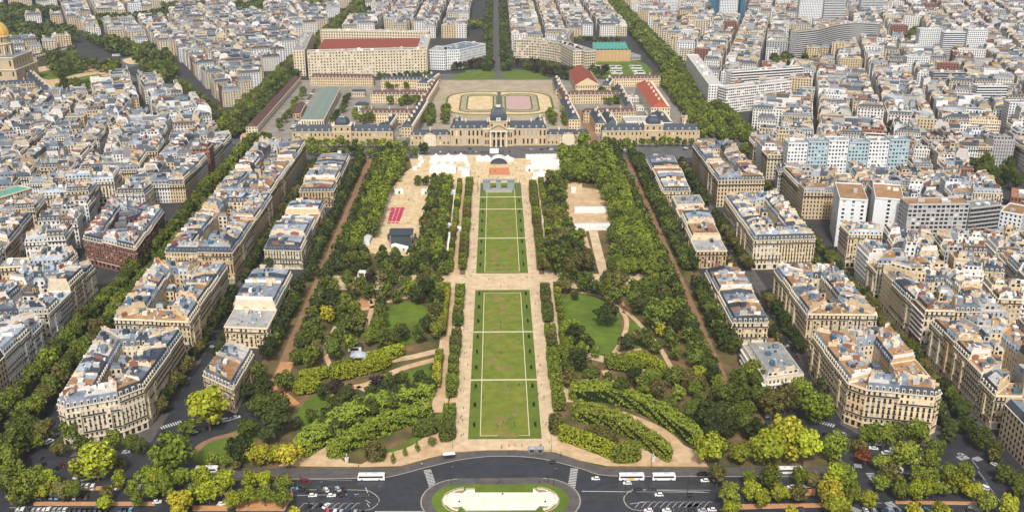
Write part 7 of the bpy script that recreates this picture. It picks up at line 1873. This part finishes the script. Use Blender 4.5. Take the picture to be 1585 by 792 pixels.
# show tent with dark mouth at the end of the axis, clay court, peace monument
X, Y = inv(772, 252); r = thing('show_tent', 'white arched show tent with dark open mouth before the academy', 'tent', (X, Y, 0.2)); b = MB(); m_ = MB()
for k in range(8):
    t0, t1 = math.pi * k / 8, math.pi * (k + 1) / 8; R0 = 8.5
    b.faces([(-R0 * math.cos(t0), -7, 6.5 * math.sin(t0)), (-R0 * math.cos(t1), -7, 6.5 * math.sin(t1)), (-R0 * math.cos(t1), 7, 6.5 * math.sin(t1)), (-R0 * math.cos(t0), 7, 6.5 * math.sin(t0))])
b.build('canopy', 'tent_white', r); m_.faces([(-8.3 * math.cos(math.pi * k / 12), -5.5, 6.3 * math.sin(math.pi * k / 12)) for k in range(13)]); m_.build('opening', 'stage_dark', r)
sheet('clay_court', pp([(757, 271), (790, 271), (787, 260), (757, 260)]), 'clay', 0.3)
X, Y = inv(772, 297); r = thing('peace_monument', 'steel and glass monument of slim columns at the far end of the lawn', 'monument', (X, Y, 0.2))
b = MB(); b.boxes([(0, 4, 0.25)], [(12, 7, 0.25)]); b.build('base', 'kerb', r)
for x in (-11, 11):
    b = MB(); b.boxes([(x, 4, 4.2)], [(5.5 if False else 3.2, 0.12, 4.0), ]); b.boxes([(x, 9, 4.2)], [(3.2, 0.12, 4.0)]); b.build('glass_wall', 'glass_clear', r)
    b = MB()
    for sx in (-3.2, 3.2):
        for y_ in (4, 9): b.boxes([(x + sx, y_, 4.4)], [(0.15, 0.15, 4.3)])
    b.boxes([(x, 6.5, 8.8)], [(3.6, 3.0, 0.18)]); b.build('frame', 'metal_grey', r)
b = MB(); b.boxes([(0, 6.5, 9.2)], [(14.6, 2.6, 0.16), ]); b.boxes([(0, 6.5, 4.3)], [(2.2, 2.2, 4.0)]); b.build('lintel', 'glass_clear', r)
for k in range(16):
    b = MB(); s = -1 if k < 8 else 1; b.tube((s * (16 + (k % 8 // 4) * 3), -6 + (k % 4) * 5.5, 0), (s * (16 + (k % 8 // 4) * 3), -6 + (k % 4) * 5.5, 9), 0.18, 0.18, 6); b.build('column', 'metal_grey', r)
# kiosks and small garden buildings
def kiosk(px, py, w, d, h, label, wallm, roofm, hip=True, rot=0.0):
    X, Y = inv(px, py); r = thing('kiosk', label, 'kiosk', (X, Y, 0.18), rot)
    b = MB(); b.boxes([(0, 0, h / 2)], [(w / 2, d / 2, h / 2)]); b.build('wall', wallm, r)
    b = MB(); c = [(-w / 2 - .3, -d / 2 - .3), (w / 2 + .3, -d / 2 - .3), (w / 2 + .3, d / 2 + .3), (-w / 2 - .3, d / 2 + .3)]; rd = [(-w * 0.25, 0), (w * 0.25, 0)] if hip else [(-w / 2, 0), (w / 2, 0)]; z = h + d * 0.3
    b.faces([(*c[0], h), (*c[1], h), (*rd[1], z), (*rd[0], z)]); b.faces([(*c[2], h), (*c[3], h), (*rd[0], z), (*rd[1], z)]); b.faces([(*c[1], h), (*c[2], h), (*rd[1], z)]); b.faces([(*c[3], h), (*c[0], h), (*rd[0], z)]); b.build('roof', roofm, r)
    b = MB(); b.boxes([(0, -d / 2 - 0.03, h * 0.45)], [(w * 0.3, 0.03, h * 0.3)]); b.build('window', 'glass_dark', r)
    return r
kiosk(557, 556, 10, 6, 3.2, 'blue-grey roofed puppet theatre between the left garden hedges', 'render_white', 'zinc_light'); kiosk(550, 541, 8, 5, 3.0, 'smaller blue roofed pavilion just behind the left garden theatre', 'render_white', 'slate_blue')
kiosk(518, 476, 7, 9, 3.4, 'pale grey roofed hut in the left garden wood', 'render_white', 'zinc_light', rot=0.2); kiosk(560, 428, 6, 3, 4, 'white box truck kiosk on the left cross path', 'render_white', 'tent_white')
kiosk(572, 460, 7, 7, 3, 'green roofed carousel in the left garden', 'stone_warm', 'copper_green'); kiosk(874, 425, 11, 4, 2.6, 'green roofed refreshment stall on the right cross path', 'stone_pale', 'copper_green')
kiosk(823, 699, 3.2, 2.2, 2.2, 'left grey stall on the forecourt sand', 'metal_grey', 'zinc_light'); kiosk(836, 699, 3.2, 2.2, 2.2, 'right grey stall on the forecourt sand', 'metal_grey', 'zinc_light'); kiosk(695, 708, 5.5, 2.2, 2.3, 'white awning cart at the left edge of the forecourt', 'metal_dark', 'tent_white', False, 0.15)
kiosk(380, 215, 9, 9, 3.5, 'square hut with orange pyramid roof on the road circle, upper left', 'stone_cream', 'orange_earth'); kiosk(430, 218 + 40, 0.01, 0.01, 0.01, 'tiny', 'stone_cream', 'orange_earth') if False else None
# stone figures flanking the garden entrances
for k, (x, y) in enumerate(((537, 714), (1011, 713))):
    X, Y = inv(x, y); r = thing('statue', 'pale stone figure on a pedestal at the %s garden entrance' % ('left', 'right')[k], 'statue', (X, Y, 0.16))
    b = MB(); b.boxes([(0, 0, 0.9), (0, 0, 1.85)], [(0.8, 0.8, 0.9), (1.0, 1.0, 0.1)]); b.build('pedestal', 'stone_statue', r)
    o = obj('figure', PEOPLE[0].copy(), r, (0, 0, 1.95)); o.scale = (1.5, 1.5, 1.5); o.data.materials.clear(); o.data.materials.append(M['stone_statue'])
# ------------------------------------------------------------------ thin air
hz = MB(); hz.prism(rect(-2600, 2600, -60, 3300), -1.5, CAMH + 8, 0, 0, True)
hm = bpy.data.materials.new('haze'); hm.use_nodes = True; nt = hm.node_tree; nt.nodes.clear()
out = nt.nodes.new('ShaderNodeOutputMaterial'); pv_ = nt.nodes.new('ShaderNodeVolumePrincipled')
pv_.inputs['Color'].default_value = (0.74, 0.86, 1.0, 1); pv_.inputs['Density'].default_value = 0.00006; pv_.inputs['Anisotropy'].default_value = 0.2
nt.links.new(pv_.outputs[0], out.inputs['Volume']); M['haze'] = hm
tag(hz.build('haze', 'haze'), kind='stuff')
